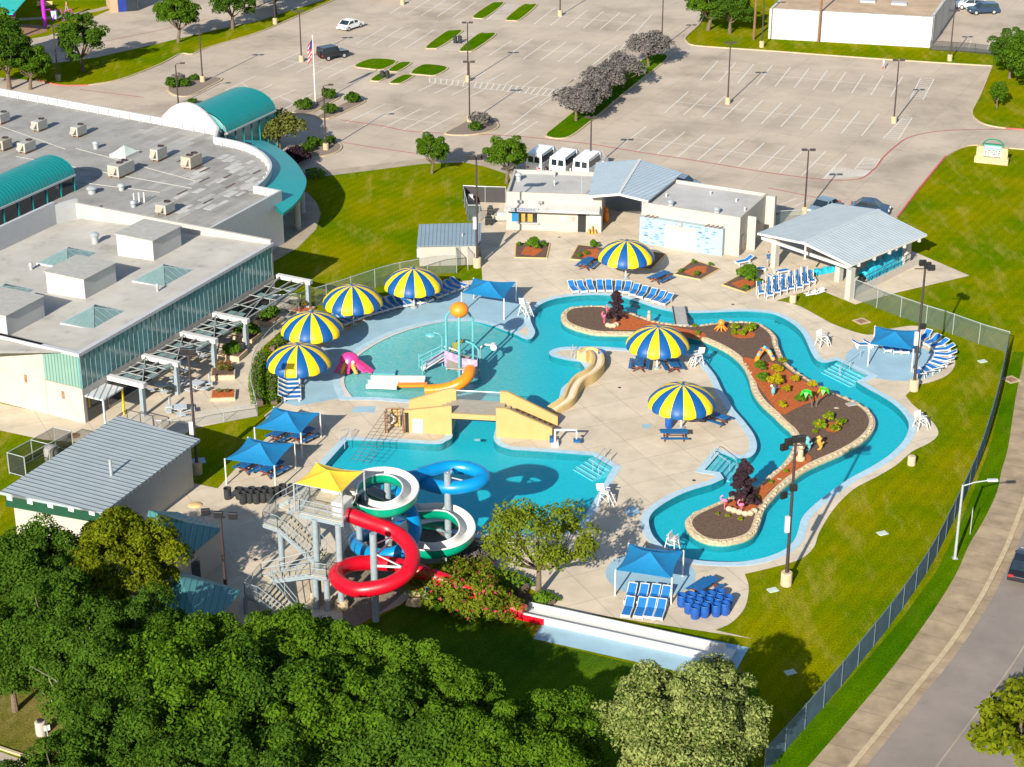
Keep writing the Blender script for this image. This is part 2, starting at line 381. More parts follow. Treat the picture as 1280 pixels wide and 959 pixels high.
# grass: mown lawn, several scales of yellow and deep green plus faint mower lanes
def grass(name, lo, hi, dry, lanes=True):
    m = bpy.data.materials.new(name); m.use_nodes = True; MATS[name] = m
    nt = m.node_tree; N = nt.nodes; L = nt.links; bs = N['Principled BSDF']; bs.inputs['Roughness'].default_value = 0.9; bs.inputs['Specular IOR Level'].default_value = 0.0
    tc = N.new('ShaderNodeTexCoord')
    def nz(sc_, det, st=None):
        n = N.new('ShaderNodeTexNoise'); n.inputs['Scale'].default_value = sc_; n.inputs['Detail'].default_value = det; n.inputs['Roughness'].default_value = 0.65
        if st:
            mp = N.new('ShaderNodeMapping'); mp.inputs['Rotation'].default_value = (0,0,radians(st[1])); mp.inputs['Scale'].default_value = st[0]; L.new(tc.outputs['Object'], mp.inputs[0]); L.new(mp.outputs[0], n.inputs[0])
        else: L.new(tc.outputs['Object'], n.inputs[0])
        return n.outputs['Fac']
    def ramp(f, c0, c1, p0, p1):
        r = N.new('ShaderNodeValToRGB'); r.color_ramp.elements[0].position = p0; r.color_ramp.elements[1].position = p1
        r.color_ramp.elements[0].color = (*c0,1); r.color_ramp.elements[1].color = (*c1,1); L.new(f, r.inputs[0]); return r.outputs[0]
    c1 = ramp(nz(0.13,10), lo, hi, 0.38, 0.62)
    f2 = ramp(nz(0.55,10,((1,0.25,1),28)), (0,0,0), (0.9,0.9,0.9), 0.52, 0.80)
    mx = N.new('ShaderNodeMix'); mx.data_type = 'RGBA'; L.new(f2, mx.inputs[0]); L.new(c1, mx.inputs[6]); mx.inputs[7].default_value = (*dry,1)
    wv = N.new('ShaderNodeTexWave'); wv.wave_type = 'BANDS'; wv.bands_direction = 'X'; wv.inputs['Scale'].default_value = .28; wv.inputs['Distortion'].default_value = 2.5; wv.inputs['Detail'].default_value = 3; wv.inputs['Detail Scale'].default_value = .6
    mpw = N.new('ShaderNodeMapping'); mpw.inputs['Rotation'].default_value = (0,0,radians(32)); L.new(tc.outputs['Object'], mpw.inputs[0]); L.new(mpw.outputs[0], wv.inputs[0])
    fw = ramp(wv.outputs['Fac'], (0.93,0.94,0.93), (1.03,1.03,1.02), 0.25, 0.75)
    mw = N.new('ShaderNodeMix'); mw.data_type = 'RGBA'; mw.blend_type = 'MULTIPLY'; mw.inputs[0].default_value = 1; L.new(mx.outputs[2], mw.inputs[6]); L.new(fw, mw.inputs[7]); mx = mw
    f3 = ramp(nz(7,5), (0.55,0.55,0.55), (1.3,1.3,1.3), 0.33, 0.67)
    m2 = N.new('ShaderNodeMix'); m2.data_type = 'RGBA'; m2.blend_type = 'MULTIPLY'; m2.inputs[0].default_value = 1
    L.new(mx.outputs[2], m2.inputs[6]); L.new(f3, m2.inputs[7]); L.new(m2.outputs[2], bs.inputs['Base Color'])
    bp = N.new('ShaderNodeBump'); bp.inputs['Strength'].default_value = 0.7; bp.inputs['Distance'].default_value = 0.08
    L.new(nz(9,4), bp.inputs['Height']); L.new(bp.outputs[0], bs.inputs['Normal'])
    return m
grass('grass', (0.095,0.160,0.0008), (0.205,0.200,0.001), (0.34,0.28,0.045))
grass('grass_lush', (0.045,0.125,0.001), (0.085,0.165,0.001), (0.11,0.15,0.01))
grass('grass_shaded', (0.030,0.085,0.006), (0.075,0.140,0.006), (0.12,0.15,0.02))  # lush grass darkened further, tree shade put into the colour
grass('grass_dry', (0.10,0.11,0.012), (0.21,0.17,0.05), (0.30,0.22,0.11))
# slabs of concrete: joints every few metres, faint
def joints(name, w, h, deg, dark=0.8, size=0.012):
    m = MATS[name]; nt = m.node_tree; N = nt.nodes; L = nt.links; bs = N['Principled BSDF']
    tc = N.new('ShaderNodeTexCoord'); mp = N.new('ShaderNodeMapping'); mp.inputs['Rotation'].default_value = (0,0,radians(deg)); L.new(tc.outputs['Object'], mp.inputs[0])
    bt = N.new('ShaderNodeTexBrick'); bt.offset = 0.0; bt.inputs['Scale'].default_value = 1; bt.inputs['Brick Width'].default_value = w; bt.inputs['Row Height'].default_value = h
    bt.inputs['Mortar Size'].default_value = size; bt.inputs['Color1'].default_value = (1,1,1,1); bt.inputs['Color2'].default_value = (0.93,0.93,0.93,1); bt.inputs['Mortar'].default_value = (dark,dark,dark,1)
    L.new(mp.outputs[0], bt.inputs[0])
    base = bs.inputs['Base Color'].links[0].from_socket
    mx = N.new('ShaderNodeMix'); mx.data_type = 'RGBA'; mx.blend_type = 'MULTIPLY'; mx.inputs[0].default_value = 1
    L.new(base, mx.inputs[6]); L.new(bt.outputs[0], mx.inputs[7]); L.new(mx.outputs[2], bs.inputs['Base Color'])
joints('concrete', 3.6, 3.6, -26, 0.70, 0.035); joints('lot_concrete', 6.0, 6.0, 27, 0.80, 0.05); joints('old_walk', 2.2, 40, -62, 0.7, 0.04); joints('walk_concrete', 1.8, 1.8, 20, 0.8, 0.03)
# pool floor: plaster that goes from pale at the beach end to turquoise where it is deep
def pool_floor():
    m = bpy.data.materials.new('pool_floor'); m.use_nodes = True; MATS['pool_floor'] = m
    nt = m.node_tree; N = nt.nodes; L = nt.links; bs = N['Principled BSDF']; bs.inputs['Roughness'].default_value = 0.8
    ge = N.new('ShaderNodeNewGeometry'); sp = N.new('ShaderNodeSeparateXYZ'); L.new(ge.outputs['Position'], sp.inputs[0])
    nz = N.new('ShaderNodeTexNoise'); nz.inputs['Scale'].default_value = 0.25; nz.inputs['Detail'].default_value = 5
    ma = N.new('ShaderNodeMath'); ma.operation = 'MULTIPLY_ADD'; ma.inputs[1].default_value = 0.12; L.new(nz.outputs['Fac'], ma.inputs[0]); L.new(sp.outputs[2], ma.inputs[2])
    mr = N.new('ShaderNodeMapRange'); mr.inputs[1].default_value = -0.62; mr.inputs[2].default_value = 0.0; L.new(ma.outputs[0], mr.inputs[0])
    rp = N.new('ShaderNodeValToRGB'); e = rp.color_ramp.elements
    e[0].position = 0.0; e[0].color = (0.0,0.44,0.57,1); e[1].position = 1.0; e[1].color = (0.60,0.53,0.53,1)
    x = e.new(0.45); x.color = (0.13,0.46,0.54,1); x = e.new(0.75); x.color = (0.42,0.41,0.42,1)
    L.new(mr.outputs[0], rp.inputs[0])
    vo = N.new('ShaderNodeTexVoronoi'); vo.feature = 'SMOOTH_F1'; vo.inputs['Scale'].default_value = 1.6
    nz2 = N.new('ShaderNodeTexNoise'); nz2.inputs['Scale'].default_value = 1.5
    L.new(rp.outputs[0], bs.inputs['Base Color'])
pool_floor()
def water():
    m = bpy.data.materials.new('water'); m.use_nodes = True; MATS['water'] = m
    nt = m.node_tree; N = nt.nodes; L = nt.links; N.remove(N['Principled BSDF']); out = N['Material Output']
    tc = N.new('ShaderNodeTexCoord')
    n1 = N.new('ShaderNodeTexNoise'); n1.inputs['Scale'].default_value = 1.3; n1.inputs['Detail'].default_value = 4; n1.inputs['Distortion'].default_value = 0.8
    n2 = N.new('ShaderNodeTexNoise'); n2.inputs['Scale'].default_value = 4.5; n2.inputs['Detail'].default_value = 3; n2.inputs['Distortion'].default_value = 1.2
    ad = N.new('ShaderNodeMath'); L.new(n1.outputs['Fac'], ad.inputs[0]); L.new(n2.outputs['Fac'], ad.inputs[1])
    for n in (n1,n2): L.new(tc.outputs['Object'], n.inputs[0])
    bp = N.new('ShaderNodeBump'); bp.inputs['Strength'].default_value = 0.4; bp.inputs['Distance'].default_value = 0.07; L.new(ad.outputs[0], bp.inputs['Height'])
    tr = N.new('ShaderNodeBsdfTransparent')
    rp = N.new('ShaderNodeValToRGB'); rp.color_ramp.elements[0].position = 0.40; rp.color_ramp.elements[1].position = 0.66
    rp.color_ramp.elements[0].color = (0.36,0.93,0.92,1); rp.color_ramp.elements[1].color = (0.72,1.0,1.0,1)
    L.new(n2.outputs['Fac'], rp.inputs[0]); L.new(rp.outputs[0], tr.inputs[0])  # uneven tint paints a mild caustic dapple into the water colour
    gl = N.new('ShaderNodeBsdfGlossy'); gl.inputs['Roughness'].default_value = 0.06; gl.inputs['Color'].default_value = (0.5,0.5,0.5,1); L.new(bp.outputs[0], gl.inputs['Normal'])
    fr = N.new('ShaderNodeFresnel'); ge = N.new('ShaderNodeNewGeometry'); io = N.new('ShaderNodeMapRange'); io.inputs[3].default_value = 1.33; io.inputs[4].default_value = 1/1.33
    L.new(ge.outputs['Backfacing'], io.inputs[0]); L.new(io.outputs[0], fr.inputs[0]); L.new(bp.outputs[0], fr.inputs['Normal'])
    mx = N.new('ShaderNodeMixShader'); L.new(fr.outputs[0], mx.inputs[0]); L.new(tr.outputs[0], mx.inputs[1]); L.new(gl.outputs[0], mx.inputs[2]); L.new(mx.outputs[0], out.inputs[0])
water()
def leaf(name, dark, light, scale=0.6, tr=0.25):
    m = bpy.data.materials.new(name); m.use_nodes = True; MATS[name] = m
    nt = m.node_tree; N = nt.nodes; L = nt.links; N.remove(N['Principled BSDF']); out = N['Material Output']
    ge = N.new('ShaderNodeNewGeometry'); tc = N.new('ShaderNodeTexCoord'); oi = N.new('ShaderNodeObjectInfo')
    nz = N.new('ShaderNodeTexNoise'); nz.inputs['Scale'].default_value = scale; nz.inputs['Detail'].default_value = 3; L.new(tc.outputs['Object'], nz.inputs[0])
    ad = N.new('ShaderNodeMath'); ad.operation = 'MULTIPLY_ADD'; ad.inputs[1].default_value = 0.5
    ad.inputs[1].default_value = 0.65; L.new(ge.outputs['Random Per Island'], ad.inputs[0]); L.new(nz.outputs['Fac'], ad.inputs[2])
    a2 = N.new('ShaderNodeMath'); a2.operation = 'MULTIPLY_ADD'; a2.inputs[1].default_value = 0.3; L.new(oi.outputs['Random'], a2.inputs[0]); L.new(ad.outputs[0], a2.inputs[2])
    rp = N.new('ShaderNodeValToRGB'); rp.color_ramp.elements[0].position = 0.45; rp.color_ramp.elements[1].position = 1.15
    rp.color_ramp.elements[0].color = (*dark,1); rp.color_ramp.elements[1].color = (*light,1); L.new(a2.outputs[0], rp.inputs[0])
    df = N.new('ShaderNodeBsdfDiffuse'); tl = N.new('ShaderNodeBsdfTranslucent'); mx = N.new('ShaderNodeMixShader'); mx.inputs[0].default_value = tr
    L.new(rp.outputs[0], df.inputs[0]); L.new(rp.outputs[0], tl.inputs[0]); L.new(df.outputs[0], mx.inputs[1]); L.new(tl.outputs[0], mx.inputs[2])
    L.new(mx.outputs[0], out.inputs[0])
leaf('leaf_oak', (0.008,0.028,0.003), (0.055,0.112,0.011), tr=.18)
leaf('leaf_court', (0.030,0.060,0.004), (0.145,0.185,0.014))
leaf('leaf_yellowish', (0.030,0.060,0.003), (0.15,0.175,0.008))
leaf('leaf_bright', (0.014,0.048,0.003), (0.078,0.150,0.010), tr=.2)
leaf('leaf_silver', (0.036,0.070,0.006), (0.24,0.275,0.085), tr=.15)
leaf('leaf_grey', (0.055,0.050,0.050), (0.17,0.155,0.145))
leaf('leaf_olive', (0.030,0.045,0.010), (0.15,0.16,0.035))
leaf('leaf_purple', (0.012,0.008,0.010), (0.055,0.034,0.042))
leaf('leaf_gold', (0.14,0.13,0.004), (0.40,0.33,0.012))
leaf('leaf_green', (0.02,0.06,0.004), (0.10,0.20,0.015))
leaf('bloom_red', (0.35,0.02,0.04), (0.6,0.05,0.12))
def patchwork():
    m = mk('roof_patchwork', (0.275,0.27,0.255), rough=0.9, scale=0.18, var=0.14, detail=9); nt = m.node_tree; N = nt.nodes; L = nt.links; bs = N['Principled BSDF']
    tc = N.new('ShaderNodeTexCoord'); mp = N.new('ShaderNodeMapping'); mp.inputs['Rotation'].default_value = (0,0,radians(-63.6)); L.new(tc.outputs['Object'], mp.inputs[0])
    bt = N.new('ShaderNodeTexBrick'); bt.inputs['Scale'].default_value = 1; bt.inputs['Brick Width'].default_value = 3.2; bt.inputs['Row Height'].default_value = 0.9; bt.inputs['Mortar Size'].default_value = 0.03
    bt.inputs['Color1'].default_value = (1.12,1.12,1.12,1); bt.inputs['Color2'].default_value = (0.68,0.66,0.63,1); bt.inputs['Mortar'].default_value = (0.7,0.68,0.66,1); bt.inputs['Bias'].default_value = -0.1
    L.new(mp.outputs[0], bt.inputs[0])
    n2 = N.new('ShaderNodeTexNoise'); n2.inputs['Scale'].default_value = 0.12; L.new(tc.outputs['Object'], n2.inputs[0])
    r2 = N.new('ShaderNodeValToRGB'); r2.color_ramp.elements[0].position = .45; r2.color_ramp.elements[1].position = .6; L.new(n2.outputs['Fac'], r2.inputs[0])
    base = bs.inputs['Base Color'].links[0].from_socket; mx = N.new('ShaderNodeMix'); mx.data_type = 'RGBA'; mx.blend_type = 'MULTIPLY'
    L.new(r2.outputs[0], mx.inputs[0]); L.new(base, mx.inputs[6]); L.new(bt.outputs[0], mx.inputs[7]); L.new(mx.outputs[2], bs.inputs['Base Color'])
patchwork()
mk('teal_smooth', (0.01,0.26,0.27), rough=0.4, scale=0.8, var=0.06)
mk('tile_blue', (0.27,0.37,0.43), rough=0.5, scale=2, var=0.04); mk('tile_dark', (0.14,0.25,0.42), rough=0.5, scale=6, var=0.3)
ribbed('white_panel', (0.47,0.46,0.44), 2.4, axis=0, rough=0.6, dark=0.85, depth=0.3)
mk('teal_play', (0.0,0.42,0.36), rough=0.4, scale=0.8, var=0.06)
mk('sand_pale', (0.62,0.55,0.42), rough=0.6, scale=2, var=0.08)

def wear(name, sc1, lo, sc2=None):
    m = MATS[name]; nt = m.node_tree; N = nt.nodes; L = nt.links; bs = N['Principled BSDF']; tc = N.new('ShaderNodeTexCoord')
    base = bs.inputs['Base Color'].links[0].from_socket
    for s_,p0,p1,d in ((sc1,.30,.48,lo),(sc1*5,.26,.42,lo*.92)):
        n = N.new('ShaderNodeTexNoise'); n.inputs['Scale'].default_value = s_; n.inputs['Detail'].default_value = 8; n.inputs['Roughness'].default_value = .7; L.new(tc.outputs['Object'], n.inputs[0])
        r = N.new('ShaderNodeValToRGB'); r.color_ramp.elements[0].position = p0; r.color_ramp.elements[1].position = p1; r.color_ramp.elements[0].color = (d,d*.98,d*.96,1); r.color_ramp.elements[1].color = (1,1,1,1); L.new(n.outputs['Fac'], r.inputs[0])
        mx = N.new('ShaderNodeMix'); mx.data_type = 'RGBA'; mx.blend_type = 'MULTIPLY'; mx.inputs[0].default_value = 1; L.new(base, mx.inputs[6]); L.new(r.outputs[0], mx.inputs[7]); base = mx.outputs[2]
    L.new(base, bs.inputs['Base Color'])
wear('lot_concrete',.06,.80); wear('concrete',.12,.84); wear('roof_membrane',.10,.72); wear('asphalt',.08,.82); wear('roof_patchwork',.12,.72); wear('roof_grey',.2,.82); wear('white_wall',.25,.90)

mk('skylight_bar',(.20,.27,.265),rough=.4)

mk('menu_amber',(.40,.24,.03),rough=.6)
# ---------------------------------------------------------------- ground, lot, deck, pools
WPX = [(432,497,1),(425,480),(429,463),(445,444),(475,425),(512,411),(553,403),(585,402),(612,407),(640,417),(655,424),(664,424),(669,416),(666,408),(663,399),(667,389),(678,380),(695,374),(720,370.5),(750,369.5),(775,372),(800,379),(820,386),(845,391),(870,392),(900,391),(930,390),(960,392),(976,397),(990,405),(1001,415),(1008,427),(1014,441),(1021,451),(1032,454),(1046,451,1),(1086,470,1),(1070,477.5,1),(1085,487),(1100,495),(1117,506),(1130,519),(1136,532),(1132,547),(1120,562),(1101,577),(1080,589),(1060,600),(1036,617),(1014,635),(1002,649),(998,663),(992,677),(980,688),(958,697),(930,702.5),(899,703),(865,700),(840,692),(825,680),(815,668),(811,652),(817,640),(835,627),(860,615),(890,606,1),(905,599,1),(900,591,1),(881,588,1),(899,567,1),(906,569),(917,573),(935,573),(944,566),(946,555),(941,542),(930,527),(917,512),(910,500),(902,487),(895,472),(886,460),(876,449),(855,441),(820,438),(780,436),(752,434),(722,434),(700,435),(687,440),(690,446),(710,451),(725,453,1),(731,462),(727,472),(712,478),(702,486),(699,497),(695,506),(684,513,1),(660,512,1),(622,512,1),(620,535,1),(617,549),(624,558),(640,563,1),(690,566,1),(740,570,1),(766,585,1),(756,603,1),(742,627,1),(722,660,1),(690,668,1),(600,668,1),(520,655,1),(392,605,1),(406,582,1),(434,551,1),(440,551,1),(495,553,1),(545,556),(558,552),(566,545),(566,520,1),(563,503,1),(505,500,1),(470,497,1)]
W = ccw(GP(smooth_poly(WPX, True, 4)))
def dedupe(poly, eps=0.03):
    out = []
    for p in poly:
        if not out or hypot(p[0]-out[-1][0], p[1]-out[-1][1]) > eps: out.append(p)
    if hypot(out[0][0]-out[-1][0], out[0][1]-out[-1][1]) < eps: out.pop()
    return out
W = dedupe(W)
IPX = [(701,397),(704,391),(715,386),(740,384),(758,385),(782,391),(800,397),(820,404),(840,407),(865,409),(890,406),(915,404),(940,405),(957,410),(970,422),(973,434),(980,450),(992,463),(1010,475),(1032,487),(1060,500),(1077,508),(1090,519),(1094,530),(1090,542),(1075,556),(1052,569),(1027,580),(1005,591),(982,609),(967,624),(955,640),(950,656),(944,669),(930,677),(905,682),(880,679),(862,668),(856,655),(864,645),(880,637),(899,629),(925,618),(949,607),(960,597),(975,585),(989,566),(992,550),(987,540),(977,531),(965,519),(950,505),(940,490),(935,472),(927,457),(910,442),(882,428),(855,421),(820,420),(787,420),(745,419),(717,412),(704,405)]
ISL = dedupe(ccw(GP(smooth_poly(IPX, True, 4))))
DPX = [(150,640,1),(240,604,1),(272,611,1),(300,580,1),(343,538,1),(330,520,1),(352,503,1),(345,470),(357,432),(395,402),(440,390),(480,371),(560,354),(603,350,1),(601,320,1),(598,290,1),(578,250,1),(640,236,1),(790,236,1),(880,262,1),(965,270,1),(1045,256,1),(1100,300,1),(1147,317,1),(1212,345,1),(1122,366,1),(1069,381,1),(1020,361,1),(971,376,1),(997,382),(1022,395),(1045,407),(1085,419),(1110,412),(1150,408),(1180,425),(1194,450),(1187,467),(1167,477),(1145,482,1),(1132,495,1),(1142,507),(1160,522),(1171,535),(1172,545),(1160,555),(1140,565),(1120,582),(1095,597),(1067,612),(1042,637),(1024,666),(1017,685),(999,700),(961,711),(931,718,1),(936,735),(931,760),(914,779),(894,788,1),(941,799,1),(694,761,1),(684,747,1),(655,732,1),(600,706,1),(560,720,1),(515,745,1),(500,757,1),(432,787,1),(380,790,1),(300,790,1),(180,790,1),(100,700,1)]
DECK = dedupe(ccw(GP(smooth_poly(DPX, True, 4))))
big = [(-700,-200),(700,-200),(700,900),(-700,900)]
struct(M().sheet(big, 0.0, holes=[W]).build('lawn', 'grass', origin=(0,0,0)))
LOT = [(-80,90),(45,101),(75,107),(110,107),(150,100),(200,81),(225,68),(240,68),(260,60),(320,42),(355,28),(430,-5),(520,-60),(915,-60),(880,0),(873,32),(857,47),(858,52),(866,57),(960,64),(1125,76),(1240,83),(1225,120),(1215,140),(1220,150),(1234,157),(1257,161),(1420,172),(1420,200),(1235,183),(1216,182),(1200,186),(1182,196),(1147,239),(1122,272),(1095,302),(1060,300),(960,262),(860,266),(800,236),(640,230),(635,214),(620,211),(580,203),(525,205),(407,219),(380,222),(350,205),(250,195),(100,165),(-80,135)]
struct(M().sheet(GP(LOT), 0.006).build('parking_lot', 'lot_concrete', origin=(0,0,0)))
struct(M().sheet(DECK, 0.03, holes=[W]).build('pool_deck', 'concrete', origin=(0,0,0)))
# light blue splash-pad paving round the wading pool (outer edge follows the loungers)
pad = GP(smooth_poly([(352,504,1),(372,508,1),(432,497,1),(425,480),(429,463),(445,444),(475,425),(512,411),(553,403),(585,402),(612,407),(640,417),(655,410,1),(663,399,1),(662,385,1),(655,372,1),(640,352,1),(600,356),(560,362),(500,382),(455,402),(420,425),(378,455),(356,480)],True,4))
struct(M().sheet(dedupe(pad), 0.037).build('splash_pad_paving', 'pad_blue', origin=(0,0,0)))
ringp = GP(smooth_poly([(438,499),(427,482),(430,463),(446,444),(476,425),(512,411),(553,402),(590,401)],False,5))
struct(M().strip(ringp, 0.55, 0.044).build('pool_edge_line', 'white_paint', origin=(0,0,0)))
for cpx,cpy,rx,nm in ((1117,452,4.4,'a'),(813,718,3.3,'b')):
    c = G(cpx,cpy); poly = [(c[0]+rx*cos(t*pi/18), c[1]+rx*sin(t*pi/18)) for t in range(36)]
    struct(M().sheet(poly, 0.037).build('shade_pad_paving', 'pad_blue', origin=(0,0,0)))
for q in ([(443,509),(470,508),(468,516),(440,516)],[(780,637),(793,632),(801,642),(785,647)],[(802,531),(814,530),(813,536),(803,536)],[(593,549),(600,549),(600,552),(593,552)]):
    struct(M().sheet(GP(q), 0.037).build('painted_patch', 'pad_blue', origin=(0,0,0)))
# pool shell: wall, floor with a beach slope, coping, water
m = M(); m.ribbon([(p[0],p[1],0.05) for p in W],[(p[0],p[1],-1.1) for p in W]); 
struct(m.build('pool_wall', 'wall_tile', origin=(0,0,0)))
CW = offset(W, 0.62)
m = M(); m.ribbon([(p[0],p[1],0.05) for p in CW],[(p[0],p[1],0.055) for p in W]); m.ribbon([(p[0],p[1],0.0) for p in CW],[(p[0],p[1],0.05) for p in CW])
struct(m.build('pool_coping', 'coping_blue', origin=(0,0,0)))
xr0, xr1, xr2 = G(430,460)[0], G(630,460)[0], G(705,460)[0]
ybr = G(600,500)[1]
def floor_z(p):
    x, y = p
    ycut = y-ybr
    if x < xr2 and ycut > -1.5 and y < G(600,398)[1]:
        dr = min(hypot(p[0]-q[0], p[1]-q[1]) for q in ringp)
        t = min(1, max(0,(x-xr0)/(xr1-xr0)))
        z = -0.02-0.20*t*min(1, dr/5.0)-0.06*min(1, dr/2)
        if x > xr1: z -= 0.42*((x-xr1)/(xr2-xr1))**1.5
        if ycut < 1.0 and x > G(560,500)[0]: z -= 0.4*(1.0-ycut)/2.5
        return max(z,-.62)
    return -.62
from mathutils.geometry import delaunay_2d_cdt
pts = [Vector(p) for p in W]; ed = [(i,(i+1)%len(W)) for i in range(len(W))]
k0 = len(pts); pts += [Vector(p) for p in ISL]; ed += [(k0+i,k0+(i+1)%len(ISL)) for i in range(len(ISL))]
xs = [p[0] for p in W]; ys = [p[1] for p in W]
gx = min(xs)
while gx < max(xs):
    gy = min(ys)
    while gy < max(ys):
        if inside((gx,gy), W): pts.append(Vector((gx+random.uniform(-.2,.2),gy)))
        gy += 1.3
    gx += 1.3
vo, eo, fo, _, _, _ = delaunay_2d_cdt(pts, ed, [], 0, 1e-4)
fs = []
for f in fo:
    c = sum((vo[i] for i in f), Vector((0,0)))/len(f)
    if inside(c, W): fs.append(tuple(f))
struct(M().add([(v.x,v.y,floor_z((v.x,v.y))) for v in vo], fs).build('pool_floor', 'pool_floor', smooth=True, origin=(0,0,0)))
struct(M().sheet(W, -0.03, holes=[ISL]).build('pool_water', 'water', origin=(0,0,0)))
# planted island in the lazy river: stone rim, bark mulch, orange mulch patches
island = thing('planted_island', 'long winding mulch island edged with pale stones inside the lazy river', 'planter', G3(985,500,0))
IN = offset(ISL, -0.55)
m = M(); m.ribbon([(p[0],p[1],-.12) for p in ISL],[(p[0],p[1],0.12) for p in ISL]); m.ribbon([(p[0],p[1],0.12) for p in ISL],[(p[0],p[1],0.23) for p in IN])
m.build('stone_curb', 'limestone', island)
m = M(); m.ribbon([(p[0],p[1],-1.05) for p in ISL],[(p[0],p[1],-.12) for p in ISL]); m.build('water_wall','wall_tile',island)
stones=[]
for i in range(0, len(ISL)):
    a, b = ISL[i-1], ISL[i]; L_ = hypot(b[0]-a[0], b[1]-a[1]); nseg = max(1, int(L_/0.45))
    for k in range(nseg):
        p = lerp(a, b, (k+random.random()*0.5)/nseg); q = lerp(IN[i-1], IN[i], (k+0.3)/nseg); c = lerp(p, q, random.uniform(0.3,0.6))
        stones.append((c, random.uniform(.22,.38), random.uniform(.16,.28), random.uniform(.22,.29), ang(a,b)+random.uniform(-.2,.2)))
stones.sort(key=lambda q: q[0][1]); m = M()
for k,(c,l_,w_,h_,a_) in enumerate(stones):
    if k < 100: M().obox(c,l_,w_,.10,h_,a_).build('rim_stone','limestone',island)
    else: m.obox(c,l_,w_,.10,h_,a_)
stuff(m.build('rim_stones', 'limestone', island))
M().sheet(IN, 0.235).build('mulch_bed', 'mulch', island)
for q in ([(766,404),(775,393),(800,402),(845,412),(879,419),(878,426),(850,424),(800,416),(768,415)],
          [(928,451),(950,454),(975,460),(1000,477),(1022,487),(1036,492),(1025,502),(1008,508),(990,516),(976,521),(956,497),(941,475)],
          [(914,418),(925,415),(938,417),(944,421),(940,425),(928,426),(917,424)],
          [(1030,535),(1038,531),(1050,533),(1052,538),(1042,544),(1032,541)],
          [(905,633),(950,612),(985,584),(998,570),(1012,573),(1012,580),(985,598),(962,617),(945,640),(935,642),(915,638)]):
    M().sheet(dedupe(GP(smooth_poly(q,True,3))), 0.245).build('mulch_patch', 'red_mulch', island)
# kerbs and lawn islands on the lot
def kerb_line(pts, mat='kerb', w=0.2, h=0.14, sm=True):
    P = GP(smooth_poly(pts, False, 4) if sm else pts)
    A, B = offset(P, w/2, False), offset(P, -w/2, False)
    m = M(); T = lambda L_, z: [(p[0],p[1],z) for p in L_]
    m.ribbon(T(A,0),T(A,h),False); m.ribbon(T(A,h),T(B,h),False); m.ribbon(T(B,h),T(B,0),False)
    return struct(m.build('kerb', mat, origin=(0,0,0)))
kerb_line([(110,107),(150,100),(200,81),(225,68),(240,68),(260,60),(320,42),(355,28),(430,-5)])
kerb_line([(45,100),(75,107),(110,107)], 'red_kerb')
kerb_line([(880,20),(873,32),(857,47),(858,52),(866,57),(900,60),(960,64),(1040,70),(1125,76),(1240,83,1),(1225,120),(1215,140),(1220,150),(1234,157),(1257,161)])
kerb_line([(1257,161),(1300,164)], 'red_kerb'); kerb_line([(1122,272),(1147,239),(1182,196)], 'red_kerb')
kerb_line([(1182,196),(1200,186),(1216,182),(1240,184),(1300,189)])
def lot_island(q, mat, label=None, n=3):
    P = dedupe(ccw(GP(smooth_poly(q,True,n)))); I = offset(P,-0.22)
    T = lambda L_, z: [(p[0],p[1],z) for p in L_]
    m = M(); m.ribbon(T(P,0),T(P,0.13)); m.ribbon(T(P,0.13),T(I,0.13))
    struct(m.build('kerb', 'kerb', origin=(0,0,0)))
    struct(M().sheet(I, 0.12).build('island_lawn' if mat.startswith('grass') else 'island_bed', mat, origin=(0,0,0)))
for q in ([(590,21),(613,5),(622,3.5),(631,5),(609,22),(599,24)],[(631,24.5),(652,7),(662,6),(672,7),(651,25),(641,26.5)],[(531,59.5),(555,41),(566,38.5),(579,40),(551,59.5),(541,61.5)],[(573,63),(596,43.5),(608,42),(621,43.5),(594,63),(584,65)],
          [(442,83.5),(459,75),(478,74),(497,77.5),(480,87.5),(462,87)],[(484,88.5),(497,79.5),(506,78),(515,79.5),(500,89.5),(492,90.5)],[(512,92),(526,82),(543,81.5),(561,85.5),(545,95),(528,94.5)],[(462,100.5),(474,92),(482,91),(490,93),(477,101.5),(470,102.5)],[(486,104),(501,95),(509,94),(518,95.5),(503,104.5),(494,105.5)]):
    lot_island(q, 'grass_lush')
lot_island([(681,169),(695,157),(750,113),(803,75),(822,67),(833,69),(832,77),(790,110),(740,152),(716,170),(702,174),(688,173)], 'grass_lush')
for q in ([(365,141),(380,133),(402,122),(418,120),(425,123),(405,134),(386,143)],[(395,147),(412,138),(438,126),(450,124),(457,128),(435,139),(411,149)],[(555,168),(570,159),(592,147),(605,146),(616,149),(624,157),(617,164),(600,168),(578,170)],[(209,114),(213,104),(230,99),(255,97),(279,99),(262,109),(240,120),(222,121)],[(358,190),(385,180),(410,175),(424,179),(428,185),(422,191),(405,196),(380,198)]):
    lot_island(q, 'gravel_bed')
struct(M().sheet(GP([(0,55),(45,82),(120,72),(187,57),(250,42),(320,27),(405,0),(440,-25),(250,-40),(172,-2),(120,20),(60,45)]), 0.006).build('road', 'lot_concrete', origin=(0,0,0)))
struct(M().strip(GP([(-10,26),(70,22),(120,13),(160,3)]), 1.6, 0.008).build('path', 'walk_concrete', origin=(0,0,0)))
struct(M().sheet(GP([(-40,52),(-40,10),(20,30),(62,32),(58,40),(20,49)]), 0.01).build('playground_surface', 'rust', origin=(0,0,0)))
